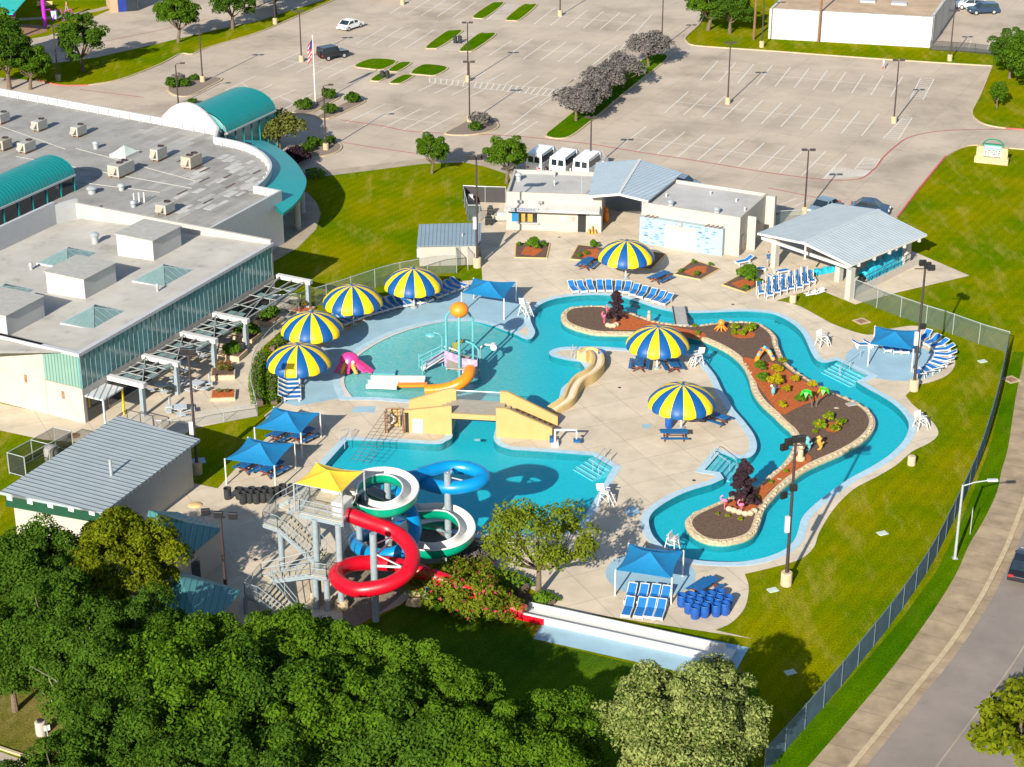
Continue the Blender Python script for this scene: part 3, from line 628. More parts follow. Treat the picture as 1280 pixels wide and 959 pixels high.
# stalls
m = M()
def bay_lines(a0, b0, a1, b1, n, w=0.14, mid=True):
    A0,B0,A1,B1 = G(*a0),G(*b0),G(*a1),G(*b1)
    for i in range(n):
        t = i/(n-1) if n > 1 else 0
        m.strip([lerp(A0,A1,t), lerp(B0,B1,t)], w, 0.014)
    if mid and n > 1: m.strip([lerp(A0,B0,.5), lerp(A1,B1,.5)], 0.12, 0.018)
bay_lines((771.75,185.5),(808,158.3),(1028.75,224),(1058,193),11)
bay_lines((830.75,141),(860.5,114.5),(1077,170),(1099,142),11)
bay_lines((875.75,100),(897.5,76),(1113,121),(1128,96),11)
bay_lines((432.5,154),(482,130),(525,167),(572.5,142),5); bay_lines((626,172),(660,150),(640,173),(672,152),2,mid=False)
bay_lines((445.5,55),(484,32.5),(506,61),(543,37.5),4); bay_lines((654,74),(687,50.5),(741,81),(771,57.5),5); bay_lines((611,69.5),(640,51),(640,66),(666,48),2,mid=False)
bay_lines((487,17),(519,-2),(566,22.5),(595,2.5),5); bay_lines((667.5,30.5),(694,9.5),(770.5,39),(795,17.5),6)
bay_lines((332,84.5),(375,65.5),(410,97),(445,80),5); bay_lines((329,129),(369.5,112),(345,142),(391,117),2); bay_lines((282,113),(320,95),(300,124),(340,106),2)
bay_lines((523,114),(545,103.5),(585,122),(605,112),4,mid=False); bay_lines((651,130),(672.5,119.5),(675,132),(692,121),2,mid=False)
bay_lines((566,99),(584,89),(588,101),(607,90),2,mid=False); bay_lines((609,103),(630,91),(700,112.5),(717.5,99.5),5,mid=False)
bay_lines((972,258),(996,248),(985,262),(1012,250),2,mid=False)
m.strip(GP([(715,110),(745,88),(777,60),(815,18)]), 0.14, 0.014); m.strip(GP([(640,156),(680,125),(720,98)]), 0.14, 0.014)
a, b, c, d_ = G(537,97.5), G(700,112.5), G(537,103), G(692,121)
m.strip([a,b],.14,.014); m.strip([c,d_],.14,.014)
for i in range(23): m.strip([lerp(a,b,i/22),lerp(c,d_,i/22)],.16,.018)
def hatch(q, n, w=.16):
    A,B,C_,D = [G(*p) for p in q]
    for s_ in ((A,B),(B,C_),(C_,D),(D,A)): m.strip(list(s_), .12, .014)
    for i in range(1,n): m.strip([lerp(A,B,i/n), lerp(D,C_,i/n)], w, .018)
hatch([(1138,123),(1151,97.5),(1167.5,99),(1154,124.5)],11); hatch([(1104,173),(1128,148),(1140.5,147),(1122.5,175)],12); hatch([(1030,224),(1044,210),(1092,214),(1082,220)],9); hatch([(1068,212),(1081,197),(1100,199),(1092,211)],8)
hatch([(608,25),(632,5),(652,7),(631,25)],11); hatch([(549,61),(579,40.5),(597,43),(573,63)],9)
struct(m.build('lot_markings', 'lot_paint', origin=(0,0,0)))
m = M()
m.strip(GP(smooth_poly([(1290,162),(1235,162),(1190,163),(1160,166),(1135,172.5),(1120,182.5),(1105,196),(1095,209),(1082.5,220),(1070,224.5),(1042,225.5),(1010,222.5),(960,216),(870,201),(800,190.5),(740,180.5),(707,177),(640,170),(520,165),(480,158),(425,150)],False,4)), .22, .022)
m.strip(GP([(428,178),(470,185),(520,192)]), .18, .022); m.strip(GP([(960,235),(1000,243),(1020,247)]), .18, .022); m.strip(GP([(70,62),(130,52),(190,40),(260,24)]), .18, .022); m.strip(GP([(100,112),(180,122)]), .18, .022)
struct(m.build('fire_lane_line', 'red_paint', origin=(0,0,0)))
# lot of the white shed beyond
struct(M().sheet(GP([(1164,62),(1185,-20),(1420,-40),(1420,76),(1246,66)]), 0.006).build('yard_paving', 'lot_concrete', origin=(0,0,0)))
m = M(); bay_lines((1210,62),(1214,51),(1233,63),(1238,53),2,mid=False); struct(m.build('yard_markings', 'lot_paint', origin=(0,0,0)))
# walks round the buildings
struct(M().sheet(GP([(320,345),(339,329),(372,310),(395,287),(401,267),(395,252),(383,240),(350,250),(340,310)]), 0.012).build('footpath', 'walk_concrete', origin=(0,0,0)))
struct(M().strip(GP([(398,218),(470,209),(525,202),(570,197),(600,202),(622,209),(640,215)]), 2.0, 0.012).build('footpath', 'walk_concrete', origin=(0,0,0)))
struct(M().sheet(GP([(100,532),(335,365),(372,372),(375,385),(354,412),(327,435),(316,461),(314,489),(322,520),(245,535),(200,560),(100,575),(118,548)]), 0.016).build('patio', 'concrete', origin=(0,0,0)))
struct(M().sheet(GP([(-20,500),(108,528),(120,548),(95,553),(55,550),(-20,534)]), 0.012).build('footpath', 'concrete', origin=(0,0,0)))
# street on the right
sL = GP(smooth_poly([(985,985),(1010,959),(1095,860),(1135,809),(1172,756),(1196,716),(1211,682),(1230,650),(1246,616),(1252,588),(1260,560),(1270,495),(1280,452),(1300,380)],False,3))
sR = GP(smooth_poly([(1035,985),(1060,959),(1130,874),(1175,819),(1200,784),(1225,744),(1237,721),(1255,685),(1270,647),(1280,620),(1290,590),(1310,530),(1330,480),(1360,400)],False,3))
T = lambda L_, z: [(p[0],p[1],z) for p in L_]
struct(M().ribbon(T(sL,.02),T(sR,.02),False).build('pavement', 'old_walk', origin=(0,0,0)))
kk = M(); kA = offset(sR,.0,False); kB = offset(sR,.45,False); kC = offset(sR,1.0,False)
if hypot(kB[5][0]-sL[5][0],kB[5][1]-sL[5][1]) < hypot(sR[5][0]-sL[5][0],sR[5][1]-sL[5][1]): sgn = -1
else: sgn = 1
kB = offset(sR,.35*sgn,False); kC = offset(sR,.9*sgn,False); kD = offset(sR,13.0*sgn,False)
kk.ribbon(T(sR,.021),T(sR,.14),False); kk.ribbon(T(sR,.14),T(kB,.14),False); kk.ribbon(T(kB,.14),T(kB,.02),False)
struct(kk.build('kerb', 'kerb', origin=(0,0,0)))
struct(M().ribbon(T(kB,.022),T(kC,.022),False).build('gutter', 'old_walk', origin=(0,0,0)))
struct(M().ribbon(T(kC,.018),T(kD,.018),False).build('street', 'asphalt', origin=(0,0,0)))
sl_ = offset(sR, 4.6*sgn, False); struct(M().strip(sl_, .10, .026).build('street_line', 'walk_concrete', origin=(0,0,0)))
# strip of deeper green between fence and pavement, and road at bottom left
struct(M().sheet(GP([(960,960),(1010,905),(1080,830),(1130,770),(1170,715),(1200,655),(1222,600),(1240,550),(1252,500),(1266,440),(1280,440),(1270,495),(1260,560),(1246,616),(1230,650),(1211,682),(1196,716),(1172,756),(1135,809),(1095,860),(1010,959)]), 0.008).build('verge', 'grass_lush', origin=(0,0,0)))
struct(M().sheet(GP([(-30,930),(0,940),(62,962),(100,990),(-30,990)]), 0.012).build('side_street', 'lot_concrete', origin=(0,0,0)))
kerb_line([(-30,925),(0,936),(62,957),(100,975)])
struct(M().sheet(GP([(430,795),(500,758),(560,722),(640,752),(667,800),(800,832),(912,857),(950,862),(935,990),(300,990)]), 0.008).build('lower_lawn','grass_shaded',origin=(0,0,0)))
# lower lawn: lush grass, with the shade of the trees painted into its colour
# slide run-out pad
struct(M().sheet(GP([(677,781),(694,761),(936,810),(912,854),(800,829),(667,799)]), 0.036).build('runout_paving', 'pad_blue', origin=(0,0,0)))
struct(M().sheet(GP(smooth_poly([(636,734),(655,740),(690,757),(676,768),(640,752),(618,738)],True,3)), 0.05).build('planting_bed', 'mulch', origin=(0,0,0)))
struct(M().sheet(GP(smooth_poly([(430,690),(470,660),(530,650),(590,660),(600,680),(560,700),(520,728),(470,770),(430,780)],True,3)), 0.05).build('rock_bed', 'gravel_bed', origin=(0,0,0)))
struct(M().sheet(GP([(-30,850),(40,840),(110,900),(120,990),(62,957),(0,936),(-30,928)]), 0.006).build('dry_lawn','grass_dry',origin=(0,0,0)))
# entry steps into the pools: treads stepping down
def pool_steps(a, b, inward, n=4, run=0.42):
    A, B = G(*a), G(*b); I = G(*inward); dx, dy = B[0]-A[0], B[1]-A[1]; L_ = hypot(dx,dy); nx, ny = -dy/L_, dx/L_
    if (I[0]-A[0])*nx+(I[1]-A[1])*ny < 0: nx, ny = -nx, -ny
    for i in range(n):
        q = [(A[0]+nx*run*i,A[1]+ny*run*i),(B[0]+nx*run*i,B[1]+ny*run*i),(B[0]+nx*run*(i+1),B[1]+ny*run*(i+1)),(A[0]+nx*run*(i+1),A[1]+ny*run*(i+1))]
        st = M().prism(q, -1.0, -0.06-0.11*i); struct(st.build('pool_step', 'coping_blue', origin=(0,0,0)))
        e = [(A[0]+nx*run*(i+.85),A[1]+ny*run*(i+.85)),(B[0]+nx*run*(i+.85),B[1]+ny*run*(i+.85))]
        struct(M().strip(e, .09, -0.056-0.11*i).build('step_edge_line', 'white_paint' if i < 1 else 'table_blue', origin=(0,0,0)))
pool_steps((1048,452),(1085,470),(1050,470),5); pool_steps((882,588),(899,568),(915,590),5); pool_steps((741,570.5),(766,585),(735,590),5)
# ---------------------------------------------------------------- recreation centre
E_, S_ = dirv(63.6), dirv(152.6)      # along the glass front, and back along the short front
HN = 6.55
A0 = G(98,442,HN)
def nat(e, s): return (A0[0]+E_[0]*e+S_[0]*s, A0[1]+E_[1]*e+S_[1]*s)
AE, AS = radians(63.6), radians(152.6)
def window_fins(m, p, q, z0, z1, n, mi=0, w=.09):
    for i in range(n+1):
        c = lerp(p, q, i/n); m.obox(c, w, .10, z0, z1, ang(p,q), mi)
nb = thing('natatorium', 'white pool hall with tall teal glazed band and pyramid skylights on its flat roof', 'building', (*A0,0))
LE, LS = 29.9, 20.6
m = M()
# front wall (short side) white, glass corner panel; long side
m.prism([nat(0,0),nat(LE,0),nat(LE,.3),nat(.3,.3),nat(.3,30),nat(0,30)], 0, 3.25)
m.prism([nat(.03,4.0),nat(.03,30),nat(.33,30),nat(.33,4.0)], 3.2, HN)
m.prism([nat(LE,.03),nat(LE,LS+3.4),nat(LE-.3,LS+3.4),nat(LE-.3,.03)], 0, HN+.35)
m.build('wall', 'white_wall', nb)
m = M(); m.prism([nat(.05,.05),nat(LE-.3,.05),nat(LE-.3,.2),nat(.05,.2)], 3.25, HN-.28)
m.build('glazing', 'teal_glass', nb)
m = M(); window_fins(m, nat(.1,.02), nat(LE-.3,.02), 3.25, HN-.28, 44, w=.05); m.build('mullion', 'seafoam', nb)
m = M(); m.prism([nat(.05,.2),nat(.05,4.0),nat(.2,4.0),nat(.2,.2)], 3.25, HN-.28); m.build('corner_glazing', 'teal_panel', nb)
m = M()
m.prism([nat(-.12,-.12),nat(LE+.12,-.12),nat(LE+.12,.35),nat(.35,.35),nat(.35,30),nat(-.12,30)], HN-.28, HN); m.build('fascia', 'metal_white', nb)
def nz(s): return HN-.06-1.0*s/20.0
m = M(); LT = LS+3.95
m.add([(*nat(.3,.3),nz(.3)),(*nat(LE-.25,.3),nz(.3)),(*nat(LE-.25,LT),nz(LT)),(*nat(-10,LT),nz(LT)),(*nat(-10,30),nz(LT)),(*nat(.3,30),nz(LT))],[(0,1,2,3),(0,3,4,5)])
m.build('roof', 'roof_membrane', nb)
# small slot windows on the front wall
for px,py in ((18,489),(74,502),(44,511)):
    pass
m = M(); m.prism([nat(-.02,3.98),nat(-.02,4.06),nat(.02,4.06),nat(.02,3.98)],0.02,3.3); m.prism([nat(-.02,.1),nat(-.02,4.05),nat(.02,4.05),nat(.02,.1)],3.22,3.30); m.build('joint_trim','hvac_tan',nb)
for s, z in ((6.0,2.6),(2.0,1.9)): M().prism([nat(-.03,s),nat(-.03,s+.3),nat(0.05,s+.3),nat(.05,s)], z, z+.7).build('vent_slot', 'rust', nb)
def roofpt(px, py, z): return G(px,py,z)
for (cx,cy,lab) in ((118,397,'teal glass pyramid skylight nearest the glazed corner of the white roof'),(205,345,'teal glass pyramid skylight beside the glazed long edge of the white roof'),(85,323,'teal glass pyramid skylight behind the two boxy roof monitors'),(5,370,'teal glass pyramid skylight cut by the left photo border')):
    zz = HN-.3 if cx > 90 else HN-.85
    c = G(cx,cy,zz); o = thing('skylight', lab, 'skylight', (*c,zz-.25), AE, 'pyramid skylights on the pool hall roof')
    a, b = 2.35, 1.75
    M().add([(-a,-b,.2),(a,-b,.2),(a,b,.2),(-a,b,.2),(0,0,1.15)],[(0,1,4),(1,2,4),(2,3,4),(3,0,4)]).build('glass', 'teal_glass', o) if False else None
    mm = M(); mm.v=[]; P = [(-a,-b,.3),(a,-b,.3),(a,b,.3),(-a,b,.3),(0,0,1.25)]
    def loc(p): 
        ca,sa = cos(AE),sin(AE); return (c[0]+p[0]*ca-p[1]*sa, c[1]+p[0]*sa+p[1]*ca, zz-.25+p[2])
    mm.add([loc(p) for p in P],[(0,1,4),(1,2,4),(2,3,4),(3,0,4)]).build('glass', 'seafoam', o)
    fm = M()
    for i in range(4): fm.beam(loc(P[i]), loc(P[4]), .07, .07)
    for i in range(4):
        for k in (1,2,3,4,5):
            t = k/6; base = lerp(P[i],P[(i+1)%4],t); top = lerp(P[i],P[4],2*t) if t<=.5 else lerp(P[(i+1)%4],P[4],2*(1-t))
            if t != .5: fm.beam(loc(base), loc(top), .04, .05)
            else: fm.beam(loc(base), loc(P[4]), .04, .05)
    fm.build('frame', 'skylight_bar', o)
    M().obox(c, 2*a+.2, 2*b+.2, zz-.35, zz+.08, AE).build('curb', 'metal_white', o)
def monitor(near, rlen, flen, h, lab):
    # boxy clerestory; near = px of its lower front corner (nearest the camera), z on the roof
    zz = HN-.5; c = G(near[0],near[1],zz); o = thing('roof_monitor', lab, 'roof box', (*c,zz), 0, 'boxy clerestories on the pool hall roof')
    pt = lambda e,s,z: (c[0]+E_[0]*e+S_[0]*s, c[1]+E_[1]*e+S_[1]*s, zz+z)
    M().prism([pt(0,0,0)[:2],pt(rlen,0,0)[:2],pt(rlen,flen,0)[:2],pt(0,flen,0)[:2]], zz-.4, zz+h).build('body', 'roof_grey', o)
    for k in range(2):
        s0 = .15+k*(flen-.3)/2; s1 = s0+(flen-.3)/2-.06
        M().prism([pt(-.03,s0,0)[:2],pt(.02,s0,0)[:2],pt(.02,s1,0)[:2],pt(-.03,s1,0)[:2]], zz+.15, zz+h-.2).build('pane', 'metal_white', o)
    m = M(); e = .12
    m.prism([pt(-e,-e,0)[:2],pt(rlen+e,-e,0)[:2],pt(rlen+e,flen+e,0)[:2],pt(-e,flen+e,0)[:2]], zz+h, zz+h+.1); m.build('cap', 'hvac_grey', o)
monitor((192.5,326.5), 4.5, 4.3, 2.0, 'pale box with two frosted panes beside the far corner of the white hall roof')
monitor((107,374.5), 4.6, 4.4, 1.9, 'pale box with two frosted panes in the middle of the white hall roof')
monitor((10,421), 5.0, 4.4, 1.9, 'pale box standing over the front wall of the white hall roof')
# covered walk along the glass: five white beams, trellis frames, posts
ET = [(G(*p,3.2)[0]-A0[0])*E_[0]+(G(*p,3.2)[1]-A0[1])*E_[1] for p in ((125,468),(168,442),(213,413),(254,389),(332,341))]
for i, e0 in enumerate(ET):
    o = thing('trellis_beam', f'white box beam of the patio trellis, {ordinal(i)} from the glazed corner', 'trellis', (*nat(e0,-2),0), 0, 'white beams of the patio trellis')
    z = 2.75
    m = M(); pl = lambda e,s: nat(e,s)
    m.prism([pl(e0,-.1),pl(e0,-4.0),pl(e0+.5,-4.0),pl(e0+.5,-.1)], z+.05, z+.45, bottom=True); m.build('beam', 'white_paint', o)
    m = M()
    for ds in (-3.4,): m.prism([pl(e0+.1,ds),pl(e0+.1,ds-.35),pl(e0+.5,ds-.35),pl(e0+.5,ds)], 0.01, z)
    m.build('post', 'tower_steel', o)
    if i < 4:
        en = ET[i+1]
        m = M()
        for ds in (-.5,-1.95,-3.4): m.beam((*nat(e0+.62,ds),z+.18),(*nat(en,ds),z+.18),.09,.12)
        for k in range(1,4): m.beam((*nat(e0+.62+(en-e0-.62)*k/4,-.4),z+.26),(*nat(e0+.62+(en-e0-.62)*k/4,-3.5),z+.26),.06,.06)
        m.beam((*nat(e0+.7,-.5),z+.34),(*nat(en,-3.4),z+.34),.08,.08); m.beam((*nat(e0+.7,-3.4),z+.34),(*nat(en,-.5),z+.34),.08,.08)
        m.build('lattice', 'door_grey', o)
        m = M()
        for k in range(4):
            a = e0+.9+(en-e0-.9)*k/4
            for ds in (-.9,-1.9,-2.8):
                if (k+int(ds*-1.1)) % 2 == 0: m.prism([nat(a,ds),nat(a,ds-.75),nat(a+1.05,ds-.75),nat(a+1.05,ds)], z+.10, z+.14, bottom=True)
        m.build('shade_panel', 'seafoam', o)
o = thing('entry_canopy', 'ribbed metal awning with posts over the door at the glazed corner', 'awning', (*nat(1.4,-1),0))
m = M(); m.prism([nat(.2,-.05),nat(.2,-2.0),nat(3.0,-2.0),nat(3.0,-.05)], 2.45, 2.6, bottom=True); m.build('roof', 'sheet_grey', o)
for e in (.3,2.9):
    M().prism([nat(e,-1.8),nat(e,-1.95),nat(e+.14,-1.95),nat(e+.14,-1.8)],.01,2.45).build('post', 'umb_yellow' if e > 1 else 'steel', o)
M().prism([nat(.4,-.06),nat(3.2,-.06),nat(3.2,-.02),nat(.4,-.02)],.05,2.35).build('door_glass', 'dark_glass', o)
M().prism([nat(3.4,-.06),nat(LE-1,-.06),nat(LE-1,-.02),nat(3.4,-.02)],.3,2.6).build('lower_window', 'dark_glass', nb)
# main block behind
HM = 5.95
P_ = lambda px,py: G(px,py,HM)
cc = [P_(340,207),P_(333,222),P_(335,195),P_(320,184.5)]
arc = smooth_poly([(352,238,1),(322,232,1),(333,222),(340,208),(335,196),(320,184.5),(300,177),(271,171,1)],False,5)
mainp = GP(arc,HM)+GP([(274,160),(198,146),(0,110),(-260,62)],HM)+[G(-260,330,HM)]+[nat(-12,LS+4.6),nat(LE-2.5,LS+4.6),nat(LE+.38,LS+3.4),nat(LE+.38,8.7)]
mainp = dedupe(ccw(mainp))
mb = thing('recreation_centre', 'large flat roofed white building with curved parapet and patched grey roof', 'building', (*G(200,250,0),0))
m = M(); inn = offset(mainp, -.28); T = lambda L_, z: [(p[0],p[1],z) for p in L_]
m.ribbon(T(mainp,0),T(mainp,HM)); m.ribbon(T(mainp,HM),T(inn,HM)); m.ribbon(T(inn,HM),T(inn,HM-.9)); m.build('wall', 'metal_white', mb)
M().sheet(inn, HM-.85).build('roof', 'roof_patchwork', mb)
# parapet ribs along the curve and the back
m = M(); pa = GP(smooth_poly([(268,171.5,1),(300,178.5),(319,186),(333,197),(337,208),(331,221)],False,8),HM); pa2 = offset(pa,.12,False)
def ribs(path, step):
    acc = 0
    for i in range(len(path)-1):
        L_ = hypot(path[i+1][0]-path[i][0],path[i+1][1]-path[i][1]); k = -acc
        while k+step < L_:
            k += step; p = lerp(path[i],path[i+1],k/L_); m.obox(p,.10,.35,HM-.85,HM-.05,ang(path[i],path[i+1]))
        acc = L_-k
ribs(inn, 1.6); m.build('parapet_rib', 'white_paint', mb)
# tall wall between the two roofs
wl = thing('roof_wall', 'tall white stepped wall between the pool hall roof and the grey roof', 'wall', (*nat(LE-18,LS+4),0))
m = M(); m.prism([nat(-12,LS+3.95),nat(LE-2.6,LS+3.95),nat(LE-2.6,LS+4.3),nat(-12,LS+4.3)], 4.4, 7.6); m.build('long_wall','metal_white',wl)
m = M(); m.prism([nat(LE-2.6,LS+3.95),nat(LE+.0,LS+3.1),nat(LE+.0,LS+3.4),nat(LE-2.6,LS+4.3)],4.4,7.3); m.build('return_wall','metal_white',wl)
# entrance vault and left vault
def vault(name, lab, c0, axis, half, length, base, rise, mat, legs, gable):
    o = thing(name, lab, 'roof vault', (*c0,0)); ax = dirv(axis); nx = dirv(axis+90)
    N_ = 14; pr = [(-half*cos(pi*i/N_), rise*sin(pi*i/N_)) for i in range(N_+1)]
    pt = lambda l,u,z: (c0[0]+ax[0]*l+nx[0]*u, c0[1]+ax[1]*l+nx[1]*u, z)
    m = M(); A = [pt(0,u,base+z) for u,z in pr]; B = [pt(length,u,base+z) for u,z in pr]; m.ribbon(A,B,False)
    A2 = [pt(.05,u*.97,base+z*.95-.02) for u,z in pr]; B2 = [pt(length-.05,u*.97,base+z*.95-.02) for u,z in pr]
    m.build('vault', mat, o, smooth=True)
    m = M(); m.add(A2+[pt(.05,0,base)],[tuple(range(N_+1))]); m.build('gable','white_paint' if gable else 'teal_glass',o)
    m = M(); m.add(B2,[tuple(range(N_+1))]); m.build('gable','teal_glass',o)
    for sgn_ in (-1,1):
        m = M(); m.beam(pt(0,sgn_*half,base-.06),pt(length,sgn_*half,base-.06),.16,.2); m.build('eave','metal_white',o)
        if legs:
            m = M(); a = pt(.2,sgn_*(half-.1),0); b = pt(length-.2,sgn_*(half-.1),0); m.add([(a[0],a[1],legs),(b[0],b[1],legs),(b[0],b[1],base-.15),(a[0],a[1],base-.15)],[(0,1,2,3)]); m.build('side_glass','dark_glass' if legs>1 else 'teal_glass',o)
            m = M()
            n = 6
            for k in range(n+1):
                p = pt(.2+(length-.4)*k/n, sgn_*(half-.06), 0); m.obox(p[:2],.14,.14,legs,base-.1,radians(axis))
            m.build('mullion','seam_teal',o)
    return o
ribbed('vault_teal', (0.003,0.215,0.215), 0.5, axis=0, rough=0.4, deg=63.6)
gl, gr = G(198,146,HM), G(275,160,HM); gm = lerp(gl,gr,.5)
o = thing('gable_arch', 'white segmental arch wall standing at the back edge of the grey roof', 'gable wall', (*gm,0))
m = M(); half = dist(gl,gr)/2; dx = ((gr[0]-gl[0])/(2*half),(gr[1]-gl[1])/(2*half)); N_=16
P2 = [(gm[0]+dx[0]*(-half+2*half*i/N_), gm[1]+dx[1]*(-half+2*half*i/N_), HM-.9+2.9*(1-((i-N_/2)/(N_/2))**2)+.3) for i in range(N_+1)]
base_ = [(p[0],p[1],HM-.9) for p in P2]
bk = lambda p: (p[0]+E_[0]*.4,p[1]+E_[1]*.4,p[2])
m.ribbon(P2,base_,False); m.ribbon([bk(p) for p in P2],P2,False); m.ribbon([bk(p) for p in base_],[bk(p) for p in P2],False); m.build('wall','white_paint',o)
tag(o, 'white segmental arch wall standing at the back edge of the grey roof', 'gable wall')
em = lerp(gl,gr,.62)
ev = vault('entrance_vault','teal barrel roof over the entrance beyond the white arch',(em[0]+E_[0]*.45,em[1]+E_[1]*.45),63.6,half*.86,10.5,5.2,2.35,'vault_teal',0.05,False)
lv0 = G(66,219,6.4)
c0 = G(69,217,6.6)
lv = vault('rooftop_vault','long teal barrel roof with glass side on the grey roof',(c0[0]-E_[0]*14,c0[1]-E_[1]*14),63.6,2.7,14,6.9,1.75,'vault_teal',5.1,False)
# curved teal walkway roof with columns
ctr = G(268,232,4.5)
cv = thing('curved_canopy','curved teal walkway roof on white columns along the rounded wall','canopy',(*ctr,0))
oa = GP(smooth_poly([(330,176),(352,187),(370,203),(380,218),(383,228),(377,244),(366,257),(354,266.5)],False,6),4.5)
ia = GP(smooth_poly([(300,178),(318,184),(330,195),(337,206),(338,218),(334,228),(328,235),(322,240)],False,6),4.95)
n_ = min(len(oa),len(ia))
m = M(); m.ribbon(T(ia[:n_],5.25),T(oa[:n_],4.5),False); m.ribbon(T(oa[:n_],4.5),T(oa[:n_],4.2),False); m.ribbon(T(oa[:n_],4.2),T(ia[:n_],4.2),False)
m.build('roof','teal_smooth',cv,smooth=True)
for k,(px,py) in enumerate(((372.5,286),(378,266))):
    p = G(px,py,0)
    M().cyl((*p,0),(*p,4.25),.36,n=14).build('column','white_wall',cv,smooth=True)
# roof plant
def hvac(px, py, a, b, h, kind, lab, z=HM-.85):
    c = G(px,py,z); o = thing('rooftop_unit', lab, 'air conditioner', (*c,z), AE, 'rooftop air conditioners on the grey roof')
    L_ = lambda x,y,zz: (x,y,zz)
    fr = FRAME[o.name]; ca, sa = cos(AE), sin(AE)
    def bx(mm,x0,y0,z0,x1,y1,z1):
        q = [(x0,y0),(x1,y0),(x1,y1),(x0,y1)]; q = [(c[0]+x*ca-y*sa, c[1]+x*sa+y*ca) for x,y in q]; mm.prism(q, z+z0, z+z1, bottom=True)
    mm = M(); bx(mm,-a/2,-b/2,.25,a/2,b/2,.25+h); mm.build('cabinet', 'hvac_tan' if kind else 'hvac_grey', o)
    mm = M(); bx(mm,-a/2+.1,-b/2+.1,0,a/2-.1,-b/2+.25,.25); bx(mm,-a/2+.1,b/2-.25,0,a/2-.1,b/2-.1,.25); mm.build('skid','rust',o)
    for k in range(2 if a > 2 else 1):
        x = a*.25-k*.9; p = (c[0]+x*ca, c[1]+x*sa)
        M().lathe([(.36,h+.25),(.36,h+.36),(.30,h+.36),(.30,h+.27)],(*p,z),14).build('fan','dark_metal',o)
    mm = M(); q = [(-a/2,-b*.3,.25+h*.9),(-a/2,b*.3,.25+h*.9),(-a/2-.55,b*.3,.25+h*.35),(-a/2-.55,-b*.3,.25+h*.35),(-a/2,-b*.3,.25+h*.3),(-a/2,b*.3,.25+h*.3)]
    qq = [(c[0]+x*ca-y*sa, c[1]+x*sa+y*ca, z+zz) for x,y,zz in q]
    mm.add(qq,[(0,1,2,3),(3,2,5,4),(0,3,4),(1,5,2)]); mm.build('hood','hvac_tan',o)
hvac(50,163,1.7,1.0,1.0,0,'grey roof unit at the back left, second from the photo border')
hvac(99,170,1.7,1.0,1.0,0,'grey roof unit at the back, just right of its twin')
hvac(3,154,1.7,1.0,1.0,0,'grey roof unit cut by the left photo border')
hvac(5,187,1.6,1.2,1.0,1,'tan roof unit at the left border above the teal vault')
hvac(34,190,1.9,1.1,1.0,0,'pale roof unit just above the ridge of the teal vault')
hvac(152,219,2.8,1.5,1.2,0,'long pale roof unit with four fans below the small pyramid skylight')
hvac(199,200,1.8,1.0,1.2,0,'tall grey roof unit in the middle of the grey roof')
hvac(240,209,2.2,1.3,1.2,1,'tan slatted roof unit nearest the curved parapet')
hvac(207,267,1.6,1.3,.9,0,'small pale roof unit near the corner of the pool hall roof')
c = G(156,194,HM-.85); o = thing('skylight','small pale pyramid skylight between the roof units','skylight',(*c,HM-.85),AE)
mm = M(); ca, sa = cos(AE), sin(AE); P = [(-1.2,-1,.3),(1.2,-1,.3),(1.2,1,.3),(-1.2,1,.3),(0,0,1.15)]
P = [(c[0]+x*ca-y*sa,c[1]+x*sa+y*ca,HM-.85+z) for x,y,z in P]; mm.add(P,[(0,1,4),(1,2,4),(2,3,4),(3,0,4)]); mm.build('glass','sea_green',o)
M().obox(c,2.6,2.2,HM-.9,HM-.5,AE).build('curb','white_paint',o)
def vent(px,py,z,r,h,lab):
    c = G(px,py,z); o = thing('roof_vent',lab,'vent',(*c,z),0,'round vents on the roofs')
    M().cyl((*c,z-.3),(*c,z+h),r,n=14).build('stack','galv',o,smooth=True); M().lathe([(r*1.35,h),(r*1.45,h+.12),(r*.9,h+.3),(.02,h+.34)],(*c,z),14).build('cap','galv',o,smooth=True)
zv = HM-.85
vent(120,186,zv,.28,.55,'round vent left of the small pyramid skylight'); vent(115,242,zv,.42,.5,'wide round vent below the long roof unit'); vent(152,238,zv,.30,.45,'round vent right of the wide one'); vent(167,259,zv,.25,.4,'round vent beside three white pipes'); vent(119,303,HN-.8,.34,.7,'galvanised vent on the pool hall roof by the back parapet')
vent(197,365,HN-.25,.12,.5,'thin pipe vent beside the glazed long edge'); vent(39,337,HN-.95,.16,.4,'dark pipe vent beside the left pyramid skylight')
c = G(174,254,zv)
o = thing('vent_pipe','three upright white pipes standing on the grey roof','pipes',(*c,zv))
for k in range(3): M().cyl((c[0]-.5+k*.5,c[1]+k*.15,zv),(c[0]-.5+k*.5,c[1]+k*.15,zv+1.1),.09,n=8).build('pipe','white_paint',o)
rnd_=random.Random(3)
for mat_,n_p in (('roof_grey',34),('rust_dark',10),('hvac_grey',14)):
    m = M()
    for k in range(n_p):
        px_,py_ = rnd_.uniform(225,325),rnd_.uniform(195,275)
        if py_ > 276-(px_-235)*.45: continue
        c_ = G(px_,py_,zv); L2 = rnd_.uniform(1.0,2.6) if mat_!='rust_dark' else rnd_.uniform(1.0,2.2); W2 = rnd_.uniform(.5,1.0) if mat_!='rust_dark' else .28
        M().obox(c_,L2,W2,zv,zv+.012+.004*(k%5),AE).build('roof_patch',mat_,mb)
# conduit lines on the roof
m = M()
for a,b in (((20,196),(240,236)),((95,228),(200,241)),((95,186),(245,227)),((0,158),(82,187))): m.beam((*G(*a,zv),zv+.05),(*G(*b,zv),zv+.05),.055,.06)
m.build('roof_conduit','hvac_grey',mb)
